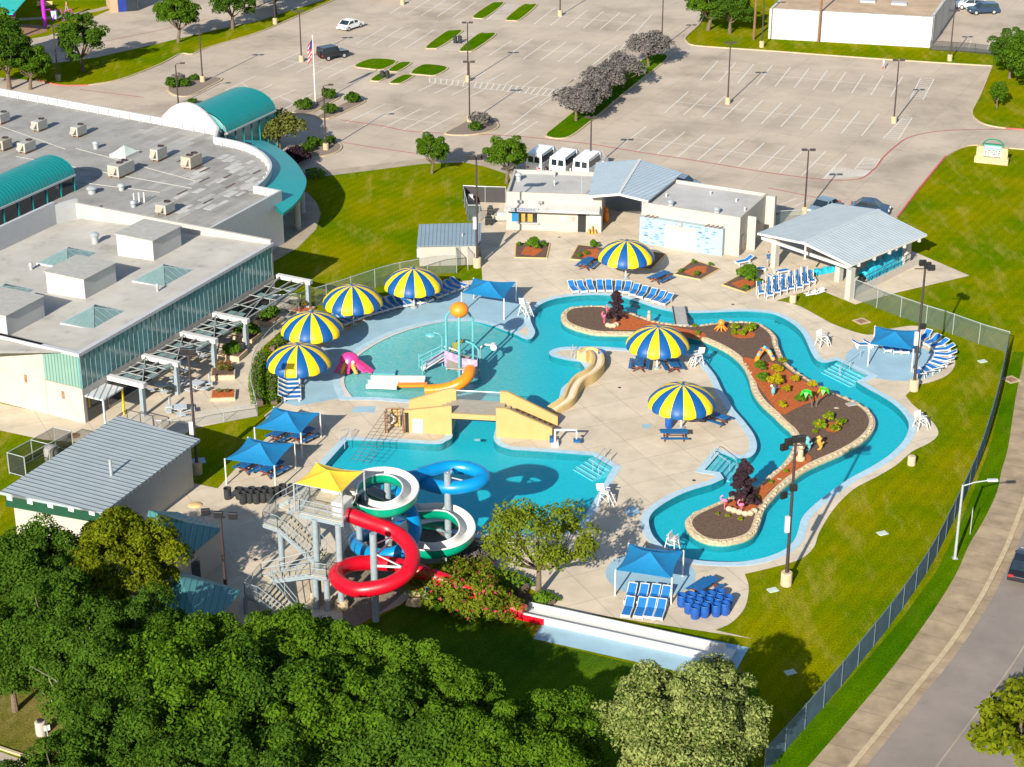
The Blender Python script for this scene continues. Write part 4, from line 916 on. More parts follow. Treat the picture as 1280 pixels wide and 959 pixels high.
# ---------------------------------------------------------------- pump house with corrugated roof
mp_ = thing('pump_house','pale building under a broad grey corrugated metal roof beside the trees','building',(*G(200,620,0),0))
zt = 4.2
q = [(*G(147,519.5,zt+.25),zt+.25),(*G(250,549,zt),zt),(*G(128,641,zt-.15),zt-.15),(*G(-1,615,zt+.05),zt+.05)]
R0,R1,R2,R3 = q
up = lambda p,d: (p[0],p[1],p[2]+d)
m = M(); m.add([*q,*[up(p,-.22) for p in q]],[(3,2,1,0),(0,1,5,4),(1,2,6,5),(2,3,7,6),(3,0,4,7),(4,5,6,7)]); 
pr = ang(R1,R2); ribbed('pump_roof',(0.30,0.345,0.36),0.52,axis=0,rough=0.35,dark=0.38,depth=1.0,deg=math.degrees(pr)); m.build('roof','pump_roof',mp_)
wc = [lerp(lerp(R0,R1,a),lerp(R3,R2,a),b)[:2] for a,b in ((.06,.05),(.94,.05),(.94,.95),(.06,.95))]
M().prism(wc,0,zt-.28).build('wall','white_wall',mp_)
m = M(); a, b = lerp(R3,R2,.05), lerp(R3,R2,.97); m.add([(a[0],a[1],zt-1.1),(b[0],b[1],zt-1.1),(b[0],b[1],zt-.25),(a[0],a[1],zt-.25)],[(0,1,2,3)]); m.build('green_fascia','fascia_green',mp_)
m = M()
for t in (.1,.3,.5,.7,.9): p = lerp(R3,R2,t); M().obox(p[:2],.12,.5,zt-.5,zt-.2,pr).build('bracket','white_paint',mp_)
p = G(139,592,zt+.1); o = tag(M().cyl((*p,zt-.3),(*p,zt+1.3),.12,n=8).build('flue_pipe','galv'),'thin upright flue pipe on the corrugated roof','pipe')
# chain link cage left of it
o = thing('equipment_cage','low chain link cage with pale tank behind the corrugated roof building','cage',(*G(60,590,0),0))
cg = [G(12,592,0),G(70,560,0),G(92,565,0),G(33,598,0)]; m = M()
for p in cg+[lerp(cg[0],cg[1],.5),lerp(cg[3],cg[2],.5)]: m.cyl((*p,0),(*p,1.9),.05,n=6)
for i in range(4):
    for z in (.1,1.9): m.cyl((*cg[i],z),(*cg[(i+1)%4],z),.035,n=6)
m.cyl((*lerp(cg[0],cg[1],.5),1.9),(*lerp(cg[3],cg[2],.5),1.9),.035,n=6)
m.build('frame','galv',o); m = M()
for i in range(4): a,b = cg[i],cg[(i+1)%4]; m.add([(*a,0),(*b,0),(*b,1.9),(*a,1.9)],[(0,1,2,3)])
m.build('mesh','mesh_dark',o); 
o = tag(M().lathe([(.6,0),(.62,.9),(.5,1.15),(.1,1.3)],(*G(65,574,0),0),16).build('storage_tank','white_plastic',smooth=True),'pale round tank inside the chain link cage','tank')
# ---------------------------------------------------------------- verdigris hip roofs by the trees
def hiproof(name,lab,pts,ztop,zeave,ridge,mat):
    o = thing(name,lab,'building',(*G(*pts[0],0),0)); c = [G(*p,zeave) for p in pts]; r = [G(*p,ztop) for p in ridge]
    m = M(); V = [(*p,zeave) for p in c]+[(*p,ztop) for p in r]; 
    m.add(V,[(0,1,5,4),(1,2,5),(2,3,4,5),(3,0,4)]); m.build('roof',mat,o)
    cen = (sum(p[0] for p in c)/4,sum(p[1] for p in c)/4); M().prism([lerp(p,cen,.10) for p in c],0,zeave-.02).build('wall','cream_wall',o)
    return o,c
ro,c1 = hiproof('restroom','small teal hip roofed restroom with pale wall beside the black bins',[(182,652),(235,697),(279,661),(222,640)],4.1,3.0,[(186,638),(232,653)],'seam_verdigris')
w2 = lerp(c1[1],c1[2],.62); M().obox(lerp(lerp(c1[1],c1[2],.2),((c1[0][0]+c1[2][0])/2,(c1[0][1]+c1[2][1])/2),.085),1.0,.1,0.05,2.1,ang(c1[1],c1[2])).build('door','dark_glass',ro)
hiproof('ticket_house','teal hip roofed hut half hidden behind the big trees',[(190,765),(255,795),(303,738),(220,712)],4.0,2.9,[(224,720),(226,724)],'seam_verdigris')
# ---------------------------------------------------------------- small slate-roofed shed
sh = thing('storage_shed','small cream shed with blue grey shed roof beside a tall lamp post','shed',(*G(560,333,0),0))
a,b = G(524.5,333,0),G(597.5,331,0); dpth = (0,3.4)
q = [a,b,(b[0]+.1,b[1]+dpth[1]),(a[0]+.1,a[1]+dpth[1])]
M().prism(q,0,2.35).build('wall','cream_wall',sh)
m = M(); e=.25; f0 = [(a[0]-e,a[1]-e,2.33),(b[0]+e,b[1]-e,2.33),(b[0]+e+.1,b[1]+dpth[1]+e,3.3),(a[0]-e+.1,a[1]+dpth[1]+e,3.3)]
m.add([*f0,*[up(p,-.12) for p in f0]],[(0,1,2,3),(0,4,5,1),(1,5,6,2),(2,6,7,3),(3,7,4,0),(7,6,5,4)]); m.build('roof','seam_slate',sh)
M().box(b[0]-.02,b[1]+.9,0.02,b[0]+.09,b[1]+1.9,2.0).build('door','white_wall',sh)
M().cyl((b[0]-1.6,b[1]+1.2,2.4),(b[0]-1.6,b[1]+1.2,3.05),.09,n=8).build('flue','galv',sh)
M().box(a[0]-.3,a[1]+1,0.6,a[0]+.01,a[1]+1.6,1.5).build('electric_box','white_paint',sh)
# ---------------------------------------------------------------- concession stand
HCN = 4.3
F0,F1 = G(633,287,0),G(757,291.5,0); fd = ang(F0,F1); back = G(660,212,HCN)
nx_ = (-sin(fd),cos(fd)); dp = 7.9
cn = thing('concession_stand','cream flat roofed concession stand with serving window and orange cones','building',(*F0,0))
cp = [F0,lerp(F0,F1,.955),tuple(lerp(F0,F1,.955)[i]+nx_[i]*dp for i in (0,1)),tuple(F0[i]+nx_[i]*dp for i in (0,1))]
inn2 = offset(ccw(cp),-.25); cpc = ccw(cp)
m = M(); m.ribbon(T(cpc,0),T(cpc,HCN)); m.ribbon(T(cpc,HCN),T(inn2,HCN)); m.ribbon(T(inn2,HCN),T(inn2,HCN-.45)); m.build('wall','cream_wall',cn)
M().sheet(inn2,HCN-.4).build('roof','roof_grey',cn)
def onf(t,out,z): p = lerp(F0,F1,t); return (p[0]-nx_[0]*out,p[1]-nx_[1]*out,z)
def fbox(mm,t0,t1,o0,o1,z0,z1): mm.prism([onf(t0,o0,0)[:2],onf(t1,o0,0)[:2],onf(t1,o1,0)[:2],onf(t0,o1,0)[:2]],z0,z1,bottom=True)
m = M(); m.add([onf(-.01,.0,3.1),onf(.94,.0,3.1),onf(.94,1.3,2.75),onf(-.01,1.3,2.75),onf(-.01,.0,3.0),onf(.94,.0,3.0),onf(.94,1.3,2.55),onf(-.01,1.3,2.55)],[(0,3,2,1),(3,7,6,2),(0,4,7,3),(1,2,6,5),(4,5,6,7)]); m.build('awning','roof_grey',cn)
m = M(); fbox(m,.12,.31,.01,.05,.95,1.95); m.build('serving_window','dark_glass',cn)
for t0,t1 in ((.15,.19),(.215,.265)): m = M(); fbox(m,t0,t1,.05,.08,1.0,1.9); m.build('menu_panel','menu_amber',cn)
m = M(); fbox(m,.10,.33,.05,.35,.86,.94); m.build('counter','metal_white',cn)
m = M(); fbox(m,.055,.115,.02,.08,1.0,2.35); m.build('notice_panel','sail_blue',cn)
m = M(); fbox(m,.72,.80,.01,.05,.05,2.1); m.build('door','black',cn)
m = M(); fbox(m,.83,.95,.02,.08,1.1,2.3); m.build('shutter','sea_green',cn)
m = M(); fbox(m,.55,.60,.02,.06,1.3,1.8); m.build('poster','white_paint',cn); m = M(); fbox(m,.65,.69,.02,.06,1.2,1.7); m.build('poster','hvac_tan',cn)
o = thing('stand_sign','low pale sign board with blue lettering on the awning edge of the cream stand','sign',onf(.2,1.34,2.58))
m = M(); fbox(m,.03,.33,1.32,1.36,2.62,2.98); m.build('board','door_grey',o)
def text3d(txt, size, loc, rot, mat, parent=None, name='lettering', depth=.01):
    cu = bpy.data.curves.new(name,'FONT'); cu.body = txt; cu.size = size; cu.extrude = depth; cu.align_x = 'CENTER'; cu.align_y = 'CENTER'
    ob = bpy.data.objects.new(name,cu); COL.objects.link(ob); dg = bpy.context.evaluated_depsgraph_get(); me = bpy.data.meshes.new_from_object(ob.evaluated_get(dg)); bpy.data.objects.remove(ob)
    me.materials.clear(); me.materials.append(MATS[mat]); ob = bpy.data.objects.new(name,me); COL.objects.link(ob)
    mat_ = Matrix.Translation(loc) @ Matrix.Rotation(rot[2],4,'Z') @ Matrix.Rotation(rot[0],4,'X')
    if parent is not None:
        fr = FRAME[parent.name]; pm = Matrix.Translation(fr[0]) @ Matrix.Rotation(fr[1],4,'Z'); mat_ = pm.inverted() @ mat_; ob.parent = parent
    ob.matrix_basis = mat_; FRAME[ob.name] = (Vector(loc),0); return ob
p = onf(.18,1.37,2.80); text3d('CONCESSIONS', .40, p, (pi/2,0,fd), 'door_blue', o)
for k,t in enumerate((.135,.34)):
    c = onf(t,.5,2.98); o = thing('awning_spotlight',('grey','dark')[k]+' twin lamp standing on the awning '+('above the blue notice','right of the menu window')[k],'lamp',c,0,'twin lamps on the concession awning')
    M().cyl((c[0],c[1],2.9),(c[0],c[1],3.5),.04,n=6).build('stem','galv',o)
    for s_ in (-.16,.16): M().obox((c[0]+s_,c[1]),.2,.2,3.3,3.6,.3).build('lamp_head','galv',o)
for k,t in enumerate((.835,.868,.9)):
    c = onf(t,.35,.04); cone = thing('traffic_cone',('small orange cone left of the tall one','tallest orange cone under the grey shutter','small orange cone right of the tall one')[k],'traffic cone',c,0,'orange cones under the shutter')
    h_ = (.55,.9,.5)[k]; M().lathe([(.17,.03),(.15,.06),(.04,h_),(.03,h_)],c,10).build('cone','slide_orange',cone,smooth=True); M().obox(c[:2],.4,.4,.04,.08).build('base','slide_orange',cone)
vent(627+0+21,226,HCN-.4,.28,.6,'round white vent at the left end of the concession roof'); vent(693,221,HCN-.4,.10,.35,'small pipe vent in the middle of the concession roof'); vent(693,232,HCN-.4,.10,.3,'lower small pipe vent of the concession roof'); vent(713,217,HCN-.4,.10,.3,'small pipe vent near the back of the concession roof')
c = G(727,243,HCN); o = tag(M().cyl((*c,HCN-1.2),(*c,HCN+2.0),.04,n=6).build('mast','galv'),'thin metal mast rising from the concession front wall','mast')
# breezeway gable roof between the two buildings
bz = thing('breezeway','light blue metal gable roof over the entrance passage between two cream buildings','shelter',(*G(780,270,0),0))
zr, ze = 5.6, 4.65
rf,rb = (*G(774,242,zr),zr),(*G(800,199.5,zr),zr)
lf,lb = (*G(736,245,ze),ze),(*G(745,203,ze),ze); rr,rbk = (*G(810,251,ze),ze),(*G(853,216,ze),ze)
m = M(); th_=.16
m.add([lf,rf,rb,lb],[(0,1,2,3)]); m.add([rf,rr,rbk,rb],[(0,1,2,3)])
m.add([lf,rf,up(rf,-th_),up(lf,-th_)],[(3,2,1,0)]); m.add([rf,rr,up(rr,-th_),up(rf,-th_)],[(3,2,1,0)]); m.add([rr,rbk,up(rbk,-th_),up(rr,-th_)],[(3,2,1,0)])
m.add([up(lf,-th_),up(rf,-th_),up(rb,-th_),up(lb,-th_)],[(3,2,1,0)]); m.add([up(rf,-th_),up(rr,-th_),up(rbk,-th_),up(rb,-th_)],[(3,2,1,0)])
ribbed('breeze_roof',(0.36,0.44,0.49),0.42,axis=0,rough=0.4,dark=0.8,deg=math.degrees(ang(lf,rf))+0); m.build('roof','breeze_roof',bz)
m = M(); m.beam(up(lf,-.1),up(rf,-.1),.12,.24); m.beam(up(rf,-.1),up(rr,-.1),.12,.24); m.beam(up(rf,.03),up(rb,.03),.3,.06); m.build('trim','white_paint',bz)
for px,py in ((751,288),(803,300)):
    p = G(px,py,0); M().obox(p,.32,.32,.03,ze-.05,fd).build('post','white_paint',bz)
a,b = G(757,262,0),G(800,268,0); M().add([(*a,.03),(*b,.03),(*b,3.6),(*a,3.6)],[(0,1,2,3)]).build('gate_mesh','mesh_dark',bz)
p = G(757.5,278,0); o = thing('bear_bin','orange animal shaped bin standing beside the white breezeway post','bin',(*p,.03))
M().lathe([(.28,0),(.32,.3),(.30,.9),(.22,1.25)],(*p,.03),14).build('body','slide_orange',o,smooth=True); M().ball((p[0],p[1],1.5),.24,.22,.26,12).build('head','slide_orange',o,smooth=True)
for s_ in (-.15,.15): M().ball((p[0]+s_,p[1],1.76),.07,n=8).build('ear','slide_orange',o)
# ---------------------------------------------------------------- bath house with blue tile front
HB = 4.35
B0,B1 = G(803,300,0),G(925,318,0)
fdb = radians(-26.0); L1 = 11.0; B0 = G(803,253,HB); ux = (cos(fdb),sin(fdb)); vx = (-sin(fdb),cos(fdb)); DB = 8.7
bp_ = lambda u,v: (B0[0]+ux[0]*u+vx[0]*v, B0[1]+ux[1]*u+vx[1]*v)
bh = thing('bath_house','cream bath house with blue speckled tile front and white roller door','building',(*bp_(5,3),0))
q = ccw([bp_(0,0),bp_(L1,0),bp_(L1,DB),bp_(0,DB)]); qi = offset(q,-.25)
m = M(); m.ribbon(T(q,0),T(q,HB)); m.ribbon(T(q,HB),T(qi,HB)); m.ribbon(T(qi,HB),T(qi,HB-.4)); m.build('wall','cream_wall',bh)
M().sheet(qi,HB-.32).build('roof','roof_grey',bh)
m = M(); m.prism([bp_(.05,-.7),bp_(L1-1.6,-.7),bp_(L1-1.6,-.02),bp_(.05,-.02)],.02,3.0); 
for zr_ in range(11):
    for k in range(6):
        u=.25+random.random()*(L1-2.4); z=.15+zr_*.255
        if 2.9<u+.2<6.6 and z<2.65: continue
        m.add([(*bp_(u,-.704),z),(*bp_(u+.42,-.704),z),(*bp_(u+.42,-.704),z+.17),(*bp_(u,-.704),z+.17)],[(0,1,2,3)],1)
m.build('tile_wall',['tile_blue','tile_dark'],bh)
m = M(); m.prism([bp_(3.0,-.76),bp_(6.5,-.76),bp_(6.5,-.69),bp_(3.0,-.69)],.03,2.15); m.build('roller_door','white_paint',bh)
m = M(); m.prism([bp_(3.0,-.75),bp_(6.5,-.75),bp_(6.5,-.69),bp_(3.0,-.69)],2.17,2.6); m.build('door_hood','cream_wall',bh)
for u in (.6,1.1,1.6,7.4,7.9,8.4,8.9): M().beam((*bp_(u,-.75),3.05),(*bp_(u+.25,-.05),3.1),.12,.08).build('bracket','rust',bh)
m = M(); m.prism([bp_(4.4,-1.0),bp_(4.9,-1.0),bp_(4.9,-.7),bp_(4.4,-.7)],2.75,3.05); m.build('floodlight','galv',bh)
m = M(); m.prism([bp_(L1,2.4),bp_(L1+.9,2.4),bp_(L1+.9,2.6),bp_(L1,2.6)],0.02,HB-.6); m.build('side_buttress','white_wall',bh); m = M(); m.prism([bp_(L1,DB-.6),bp_(L1+1.0,DB-.6),bp_(L1+1.0,DB),bp_(L1,DB)],0.02,HB-.1); m.build('side_buttress','white_wall',bh)
m = M(); m.prism([bp_(L1-.02,.6),bp_(L1+.06,.6),bp_(L1+.06,1.5),bp_(L1-.02,1.5)],.04,2.1); m.build('side_door','dark_glass',bh)
m = M(); m.prism([bp_(L1,3.8),bp_(L1+.5,3.8),bp_(L1+.5,4.8),bp_(L1,4.8)],1.6,2.5); m.build('wall_unit','hvac_grey',bh)
for k,(u,v) in enumerate(((2.8,1.0),(8.0,1.0))): 
    c = bp_(u,v); o = thing('roof_vent',('galvanised turbine vent near the breezeway end of the bath house roof','galvanised turbine vent near the right end of the bath house roof')[k],'vent',(*c,HB-.32),0,'turbine vents on the bath house roof')
    M().cyl((*c,HB-.35),(*c,HB-.05),.3,n=14).build('stack','metal_white',o,smooth=True); M().lathe([(.28,0),(.36,.12),(.36,.3),(.2,.45),(.02,.5)],(*c,HB-.05),14).build('cap','galv',o,smooth=True)
for k,(u,v) in enumerate(((1.3,3.6),(5.3,6.4),(8.6,5.4),(10.4,3.0))):
    c = bp_(u,v); tag(M().cyl((*c,HB-.35),(*c,HB+.1),.09,n=8).build('vent_pipe','white_paint'),('thin white pipe near the breezeway side of the bath house roof','thin white pipe towards the back of the bath house roof','thin white pipe in the right half of the bath house roof','thin white pipe near the right edge of the bath house roof')[k],'pipe','white pipes on the bath house roof')
# ---------------------------------------------------------------- open pavilion
ze, zr = 3.55, 4.75
fl,fr_,bk_r,bk_l = (*G(947,291,ze),ze),(*G(1064,331,ze),ze),(*G(1158.5,293,ze),ze),(*G(1040,254,ze),ze)
rg0,rg1 = (*G(1005,303,zr),zr),(*G(1099,262,zr),zr)
pv = thing('pavilion','open pavilion with pale blue grey ribbed gable roof on stout white columns','pavilion',(*G(1050,340,0),0))
m = M(); m.add([fl,rg0,rg1,bk_l],[(0,1,2,3)]); m.add([rg0,fr_,bk_r,rg1],[(0,1,2,3)]); d=-.18
m.add([fl,rg0,up(rg0,d),up(fl,d)],[(3,2,1,0)]); m.add([rg0,fr_,up(fr_,d),up(rg0,d)],[(3,2,1,0)]); m.add([fr_,bk_r,up(bk_r,d),up(fr_,d)],[(3,2,1,0)])
m.add([up(fl,d),up(rg0,d),up(rg1,d),up(bk_l,d)],[(3,2,1,0)]); m.add([up(rg0,d),up(fr_,d),up(bk_r,d),up(rg1,d)],[(3,2,1,0)])
ribbed('pav_roof',(0.40,0.455,0.48),0.45,axis=0,rough=0.4,dark=0.78,depth=.8,deg=math.degrees(ang(rg0,rg1))); m.build('roof','pav_roof',pv)
m = M(); m.beam(up(rg0,.02),up(rg1,.02),.35,.06); m.build('ridge_cap','steel',pv)
m = M(); m.beam(up(fl,-.12),up(rg0,-.12),.1,.22); m.beam(up(rg0,-.12),up(fr_,-.12),.1,.22); m.beam(up(fr_,-.12),up(bk_r,-.12),.1,.18); m.build('fascia','white_paint',pv)
m = M(); m.beam(up(lerp(fl,bk_l,.06),-.75),up(lerp(fr_,bk_r,.06),-.75),.2,.3); mid=lerp(fl,fr_,.5); m.beam((rg0[0]+.2,rg0[1]+.2,ze-.7),(rg0[0]+.2,rg0[1]+.2,zr-.3),.16,.16)
for t in (.3,.6,.9): m.beam(up(lerp(fl,bk_l,t),-.3),up(lerp(fr_,bk_r,t),-.3),.16,.3)
m.build('truss','white_paint',pv)
for px,py in ((968,334),(1061,374),(1132,331),(1048,352) ,(1010,318)):
    p = G(px,py,0); M().obox(p,.62,.62,.03,ze-.35,ang(fl,fr_)).build('column','white_wall',pv)
m = M()
for t in (.1,.3,.5,.7,.9): p = lerp(fr_,bk_r,t); M().obox(p[:2],.18,.3,ze-.5,ze-.2,ang(fr_,bk_r)).build('rafter_tail','white_paint',pv)
a,b = G(1064,372,0),G(1148,330,0); M().beam((*a,.35),(*b,.35),.3,.7).build('low_wall','cream_wall',pv)
a,b = G(1067,368,0),G(1140,330,0); m = M()
for k in range(9): p = lerp(a,b,k/8); m.cyl((*p,.03),(*p,1.35),.03,n=6)
for z in (.75,1.35): m.cyl((*a,z),(*b,z),.03,n=6)
m.build('railing','dark_metal',pv)
# folded pool covers under the roof
def tarp(px0,py0,px1,py1,w,h,lab):
    a,b = G(px0,py0,0),G(px1,py1,0); mm = M(); n = 14; an = ang(a,b); nx2 = (-sin(an),cos(an)); rows = []
    for i in range(n+1):
        p = lerp(a,b,i/n); hh = h*(.55+.45*random.random()); row = []
        for k in range(9):
            t = -1+2*k/8; zz = .05+max(0,hh*(1-abs(t)**2.2))*(.85+.3*random.random())*(1 if 0<i<n else .5)
            row.append((p[0]+nx2[0]*w*t*.5,p[1]+nx2[1]*w*t*.5,zz if abs(t)<1 else .03))
        rows.append(row)
    vs = [v for r in rows for v in r]; mm.add(vs,[(i*9+k,i*9+k+1,(i+1)*9+k+1,(i+1)*9+k) for i in range(n) for k in range(8)])
    return tag(mm.build('pool_cover','tarp',smooth=True),lab,'tarp')
tarp(1076,352,1128,324,1.9,1.7,'turquoise cover rolled in a long heap under the pavilion edge'); tarp(1015,343,1045,337,1.2,.55,'turquoise cover crumpled on the floor in front of the pavilion')
# ---------------------------------------------------------------- white shed with gravel roof at the top right
HW = 4.5
w0,w1 = G(960,48.5,0),G(1163,60,0); an = ang(w0,w1); nn = (-sin(an),cos(an)); wd = 22
q = ccw([w0,w1,(w1[0]+nn[0]*wd+3,w1[1]+nn[1]*wd),(w0[0]+nn[0]*wd+3,w0[1]+nn[1]*wd)])
wh = thing('warehouse','long white panelled warehouse with brown gravel roof beyond the lot','building',(*w0,0))
qi = offset(q,-.4); m = M(); m.ribbon(T(q,0),T(q,HW)); m.ribbon(T(q,HW),T(qi,HW)); m.build('wall','white_panel',wh)
M().sheet(qi,HW-.02).build('roof','roof_gravel',wh)
for px,py in ((1085,2),(1124,5)): c = G(px,py,HW); M().obox(c,2.2,1.6,HW-.02,HW+.25,an).build('roof_hatch','metal_white',wh)
m = M(); p = lerp(w0,w1,1.0); m.obox((p[0]+.25,p[1]+1.0),.3,.3,0,HW,an); m.build('downpipe','steel',wh)
o = tag(M().obox(G(1181,8,1),1.3,3.2,0.0,2.6,an+.2).build('tall_banner','slide_red',bevel=.05),'tall red panel standing beside the warehouse end wall','panel')
# restroom hut by the playground
hut = thing('brick_hut','small tan brick hut with blue door at the top edge','building',(*G(160,17,0),0))
a,b = G(139,16,0),G(173,13.5,0); an2 = ang(a,b); nn2 = (-sin(an2),cos(an2)); M().prism([a,b,(b[0]+nn2[0]*6,b[1]+nn2[1]*6),(a[0]+nn2[0]*6,a[1]+nn2[1]*6)],0,4).build('wall','brick',hut)
c = lerp(a,b,.42); M().obox((c[0]-nn2[0]*.03,c[1]-nn2[1]*.03),1.3,.1,.05,2.6,an2).build('door','door_blue',hut); c = lerp(a,b,.78); M().obox((c[0]-nn2[0]*.03,c[1]-nn2[1]*.03),1.7,.1,.05,2.8,an2).build('doorway','dark_glass',hut)
# ---------------------------------------------------------------- parasols
def make_umbrella():
    t = thing('striped_umbrella','','umbrella')
    prof = [(0.0,4.10),(0.3,4.06),(0.95,3.93),(1.55,3.70),(2.05,3.40),(2.42,3.04),(2.68,2.74),(2.80,2.42),(2.78,2.20)]
    n = 96; m = M(); vs = []
    for (r,z) in prof:
        for k in range(n):
            t_ = 2*pi*k/n; ph = (k % 6)/6; sag = sin(pi*ph); q = r/2.8
            rr = r*(1-.0*sag)+.10*sag*q*(1 if r > 1 else .5)
            vs.append((rr*cos(t_), rr*sin(t_), z-.05*sag*q+( -.06*(1-sag)*0)))
    fs=[]; m.v=vs
    for i in range(len(prof)-1):
        for k in range(n):
            m.f.append([i*n+k,i*n+(k+1)%n,(i+1)*n+(k+1)%n,(i+1)*n+k]); m.m.append((k//6)%2)
    m.build('canopy',['umb_yellow','umb_blue'],t,smooth=True)
    m = M(); vs=[(v[0]*.975,v[1]*.975,v[2]-.05) for v in vs]; m.v=vs
    for i in range(len(prof)-1):
        for k in range(n): m.f.append([(i+1)*n+k,(i+1)*n+(k+1)%n,i*n+(k+1)%n,i*n+k]); m.m.append((k//6)%2)
    m.build('canopy_lining',['umb_yellow','umb_blue'],t,smooth=True)
    M().cyl((0,0,0),(0,0,4.05),.09,n=10).build('pole','white_paint',t,smooth=True)
    M().lathe([(.35,0.03),(.35,.12),(.12,.2)],(0,0,0),14).build('base_plate','galv',t)
    M().lathe([(.12,4.05),(.16,4.12),(.10,4.2),(.02,4.24)],(0,0,0),10).build('finial','umb_blue',t,smooth=True)
    for k in range(8):
        a = 2*pi*k/8; M().tube([(cos(a)*r,sin(a)*r,z-.09) for r,z in prof[1:]],.025,5).build('rib','galv',t)
    return t
um = make_umbrella()
UP = [(517.5,385),(442,407),(391.5,442),(375,484),(782,348.7),(821,461),(851,536)]
UL = ['yellow and blue striped umbrella nearest the cream storage shed','yellow and blue striped umbrella above the middle of the long lounger row','yellow and blue striped umbrella over the clipped hedges, overlapping the one below','yellow and blue striped umbrella beside the pink octopus','yellow and blue striped umbrella in front of the bath house and its planting beds','yellow and blue striped umbrella over two picnic tables beside the lazy river','yellow and blue striped umbrella in the middle of the big concrete deck']
place(um,[(*G(*p),.03,.37*i+.1) for i,p in enumerate(UP)],UL,'yellow and blue striped umbrellas')
# ---------------------------------------------------------------- shade sails
def sail(label, corners, z, peak, mat, group, base_z=0.03, zs=None, postmat='white_paint'):
    C_ = [Vector((*G(*c, (zs[i] if zs else z)), (zs[i] if zs else z))) for i,c in enumerate(corners)]
    cen = sum(C_,Vector((0,0,0)))/4; t = thing('shade_sail',label,'shade sail',(cen.x,cen.y,base_z),0,group)
    n = 10; m = M(); top = cen+Vector((0,0,peak))
    def edge(a,b,s): # edges sag inward and down
        p = a.lerp(b,s); k = 4*s*(1-s); q = p.lerp(cen,.10*k); return q-Vector((0,0,.10*k))
    for i in range(4):
        a,b = C_[i],C_[(i+1)%4]; g = []
        for j in range(n+1):
            u = j/n; row=[]
            for k in range(n+1):
                e = edge(a,b,k/n); p = e.lerp(top,u); p.z -= .35*peak*sin(pi*u)*.5; row.append(p)
            g.append(row)
        k0 = len(m.v); m.v += [tuple(p) for r in g for p in r]
        for j in range(n):
            for k in range(n): m.f.append([k0+j*(n+1)+k,k0+j*(n+1)+k+1,k0+(j+1)*(n+1)+k+1,k0+(j+1)*(n+1)+k]); m.m.append(0)
    m.build('fabric',mat,t,smooth=True)
    for c in C_:
        M().cyl((c.x,c.y,base_z),(c.x,c.y,c.z+.06),.07,n=8).build('post',postmat,t,smooth=True)
    m = M()
    for i in range(4): m.tube([edge(C_[i],C_[(i+1)%4],k/8) for k in range(9)],.02,5)
    m.build('edge_cable','sail_blue' if mat=='sail_blue' else 'galv',t)
    return t
SG='blue shade sails on white posts'
sail('blue shade sail on white posts between the wading pool and the storage shed',[(577,366),(630,374),(645,352.5),(592,348)],2.2,.75,'sail_blue',SG)
sail('blue shade sail over picnic tables, nearer the wading pool of the overlapping pair',[(318,535),(376,542),(400,516),(342.5,509)],2.3,.8,'sail_blue',SG)
sail('blue shade sail over picnic tables, nearer the yellow tower roof of the overlapping pair',[(281,574),(343,583),(368,554),(310,547)],2.3,.8,'sail_blue',SG)
sail('blue shade sail above eight loungers in two rows by the white run-out',[(769.5,712.5),(840,723),(854.5,689),(786,679.5)],2.15,.75,'sail_blue',SG)
sail('blue shade sail inside the curved row of loungers by the right lawn',[(1087,430),(1142,437),(1151,413),(1094,408)],2.2,.6,'sail_blue',SG)
# ---------------------------------------------------------------- loungers
def make_lounger():
    t = thing('sun_lounger','','sun lounger')
    m = M(); m.box(-.29,-.95,.30,.29,.25,.35); m.build('seat','lounge_blue',t)
    m = M(); m.beam((0,.25,.33),(0,.93,.72),.58,.05); m.build('backrest','lounge_blue',t)
    for s in (-1,1):
        m = M(); m.beam((s*.32,-1.0,.31),(s*.32,.55,.31),.06,.12); m.build('side_rail','white_plastic',t)
        m = M(); m.beam((s*.31,.2,.33),(s*.31,.98,.75),.05,.06); m.build('back_rail','white_plastic',t)
        for y in (-.85,.45):
            m = M(); m.add([(s*.29,y-.14,.27),(s*.35,y-.14,.27),(s*.35,y+.14,.27),(s*.29,y+.14,.27),(s*.29,y-.05,0),(s*.35,y-.05,0),(s*.35,y+.05,0),(s*.29,y+.05,0)],[(0,1,5,4),(1,2,6,5),(2,3,7,6),(3,0,4,7),(4,5,6,7)]); m.build('leg','white_plastic',t)
    m = M(); m.box(-.35,-1.03,.16,.35,-.97,.36); m.build('foot_panel','white_plastic',t)
    m = M(); m.beam((-.33,.97,.75),(.33,.97,.75),.06,.06); m.build('head_rail','white_plastic',t)
    return t
lg = make_lounger(); spots=[]; labels=[]; grp=[]
def row(pts, rot, where, group, rots=None):
    for i,p in enumerate(pts):
        r = rots[i] if rots else rot
        spots.append((*G(*p),.035,r)); labels.append(where(i)); grp.append(group)
A1 = [(716,167+199),(727,366),(738,365),(750,365),(761,365),(773,366),(784,367),(793,370),(803,373),(814,376),(824,379),(833,382)]
A1 = [(p[0],p[1]-2.5) for p in A1]
row(A1,0,lambda i:f'blue lounger, {ordinal(i)} from the left in the arc above the lazy river','loungers in the arc north of the lazy river',rots=[.28,.25,.15,.05,0,-.1,-.2,-.3,-.38,-.42,-.5,-.55])
A2 = [(450,835),(475,826),(500,815),(530,803),(560,792),(590,783),(620,775),(650,766),(680,757),(710,749),(740,744),(770,738),(805,730),(840,725),(875,716),(920,698),(950,686),(985,672),(1018,660),(1050,645)]
A2 = [(320+x/4,200+y/4) for x,y in A2]
r2=[]
for i in range(len(A2)):
    a,b = G(*A2[max(0,i-1)]),G(*A2[min(len(A2)-1,i+1)]); r2.append(ang(a,b))
A2s = []
for p,r in zip(A2,r2):
    g = G(*p); A2s.append((g[0]-sin(r)*.95,g[1]+cos(r)*.95))
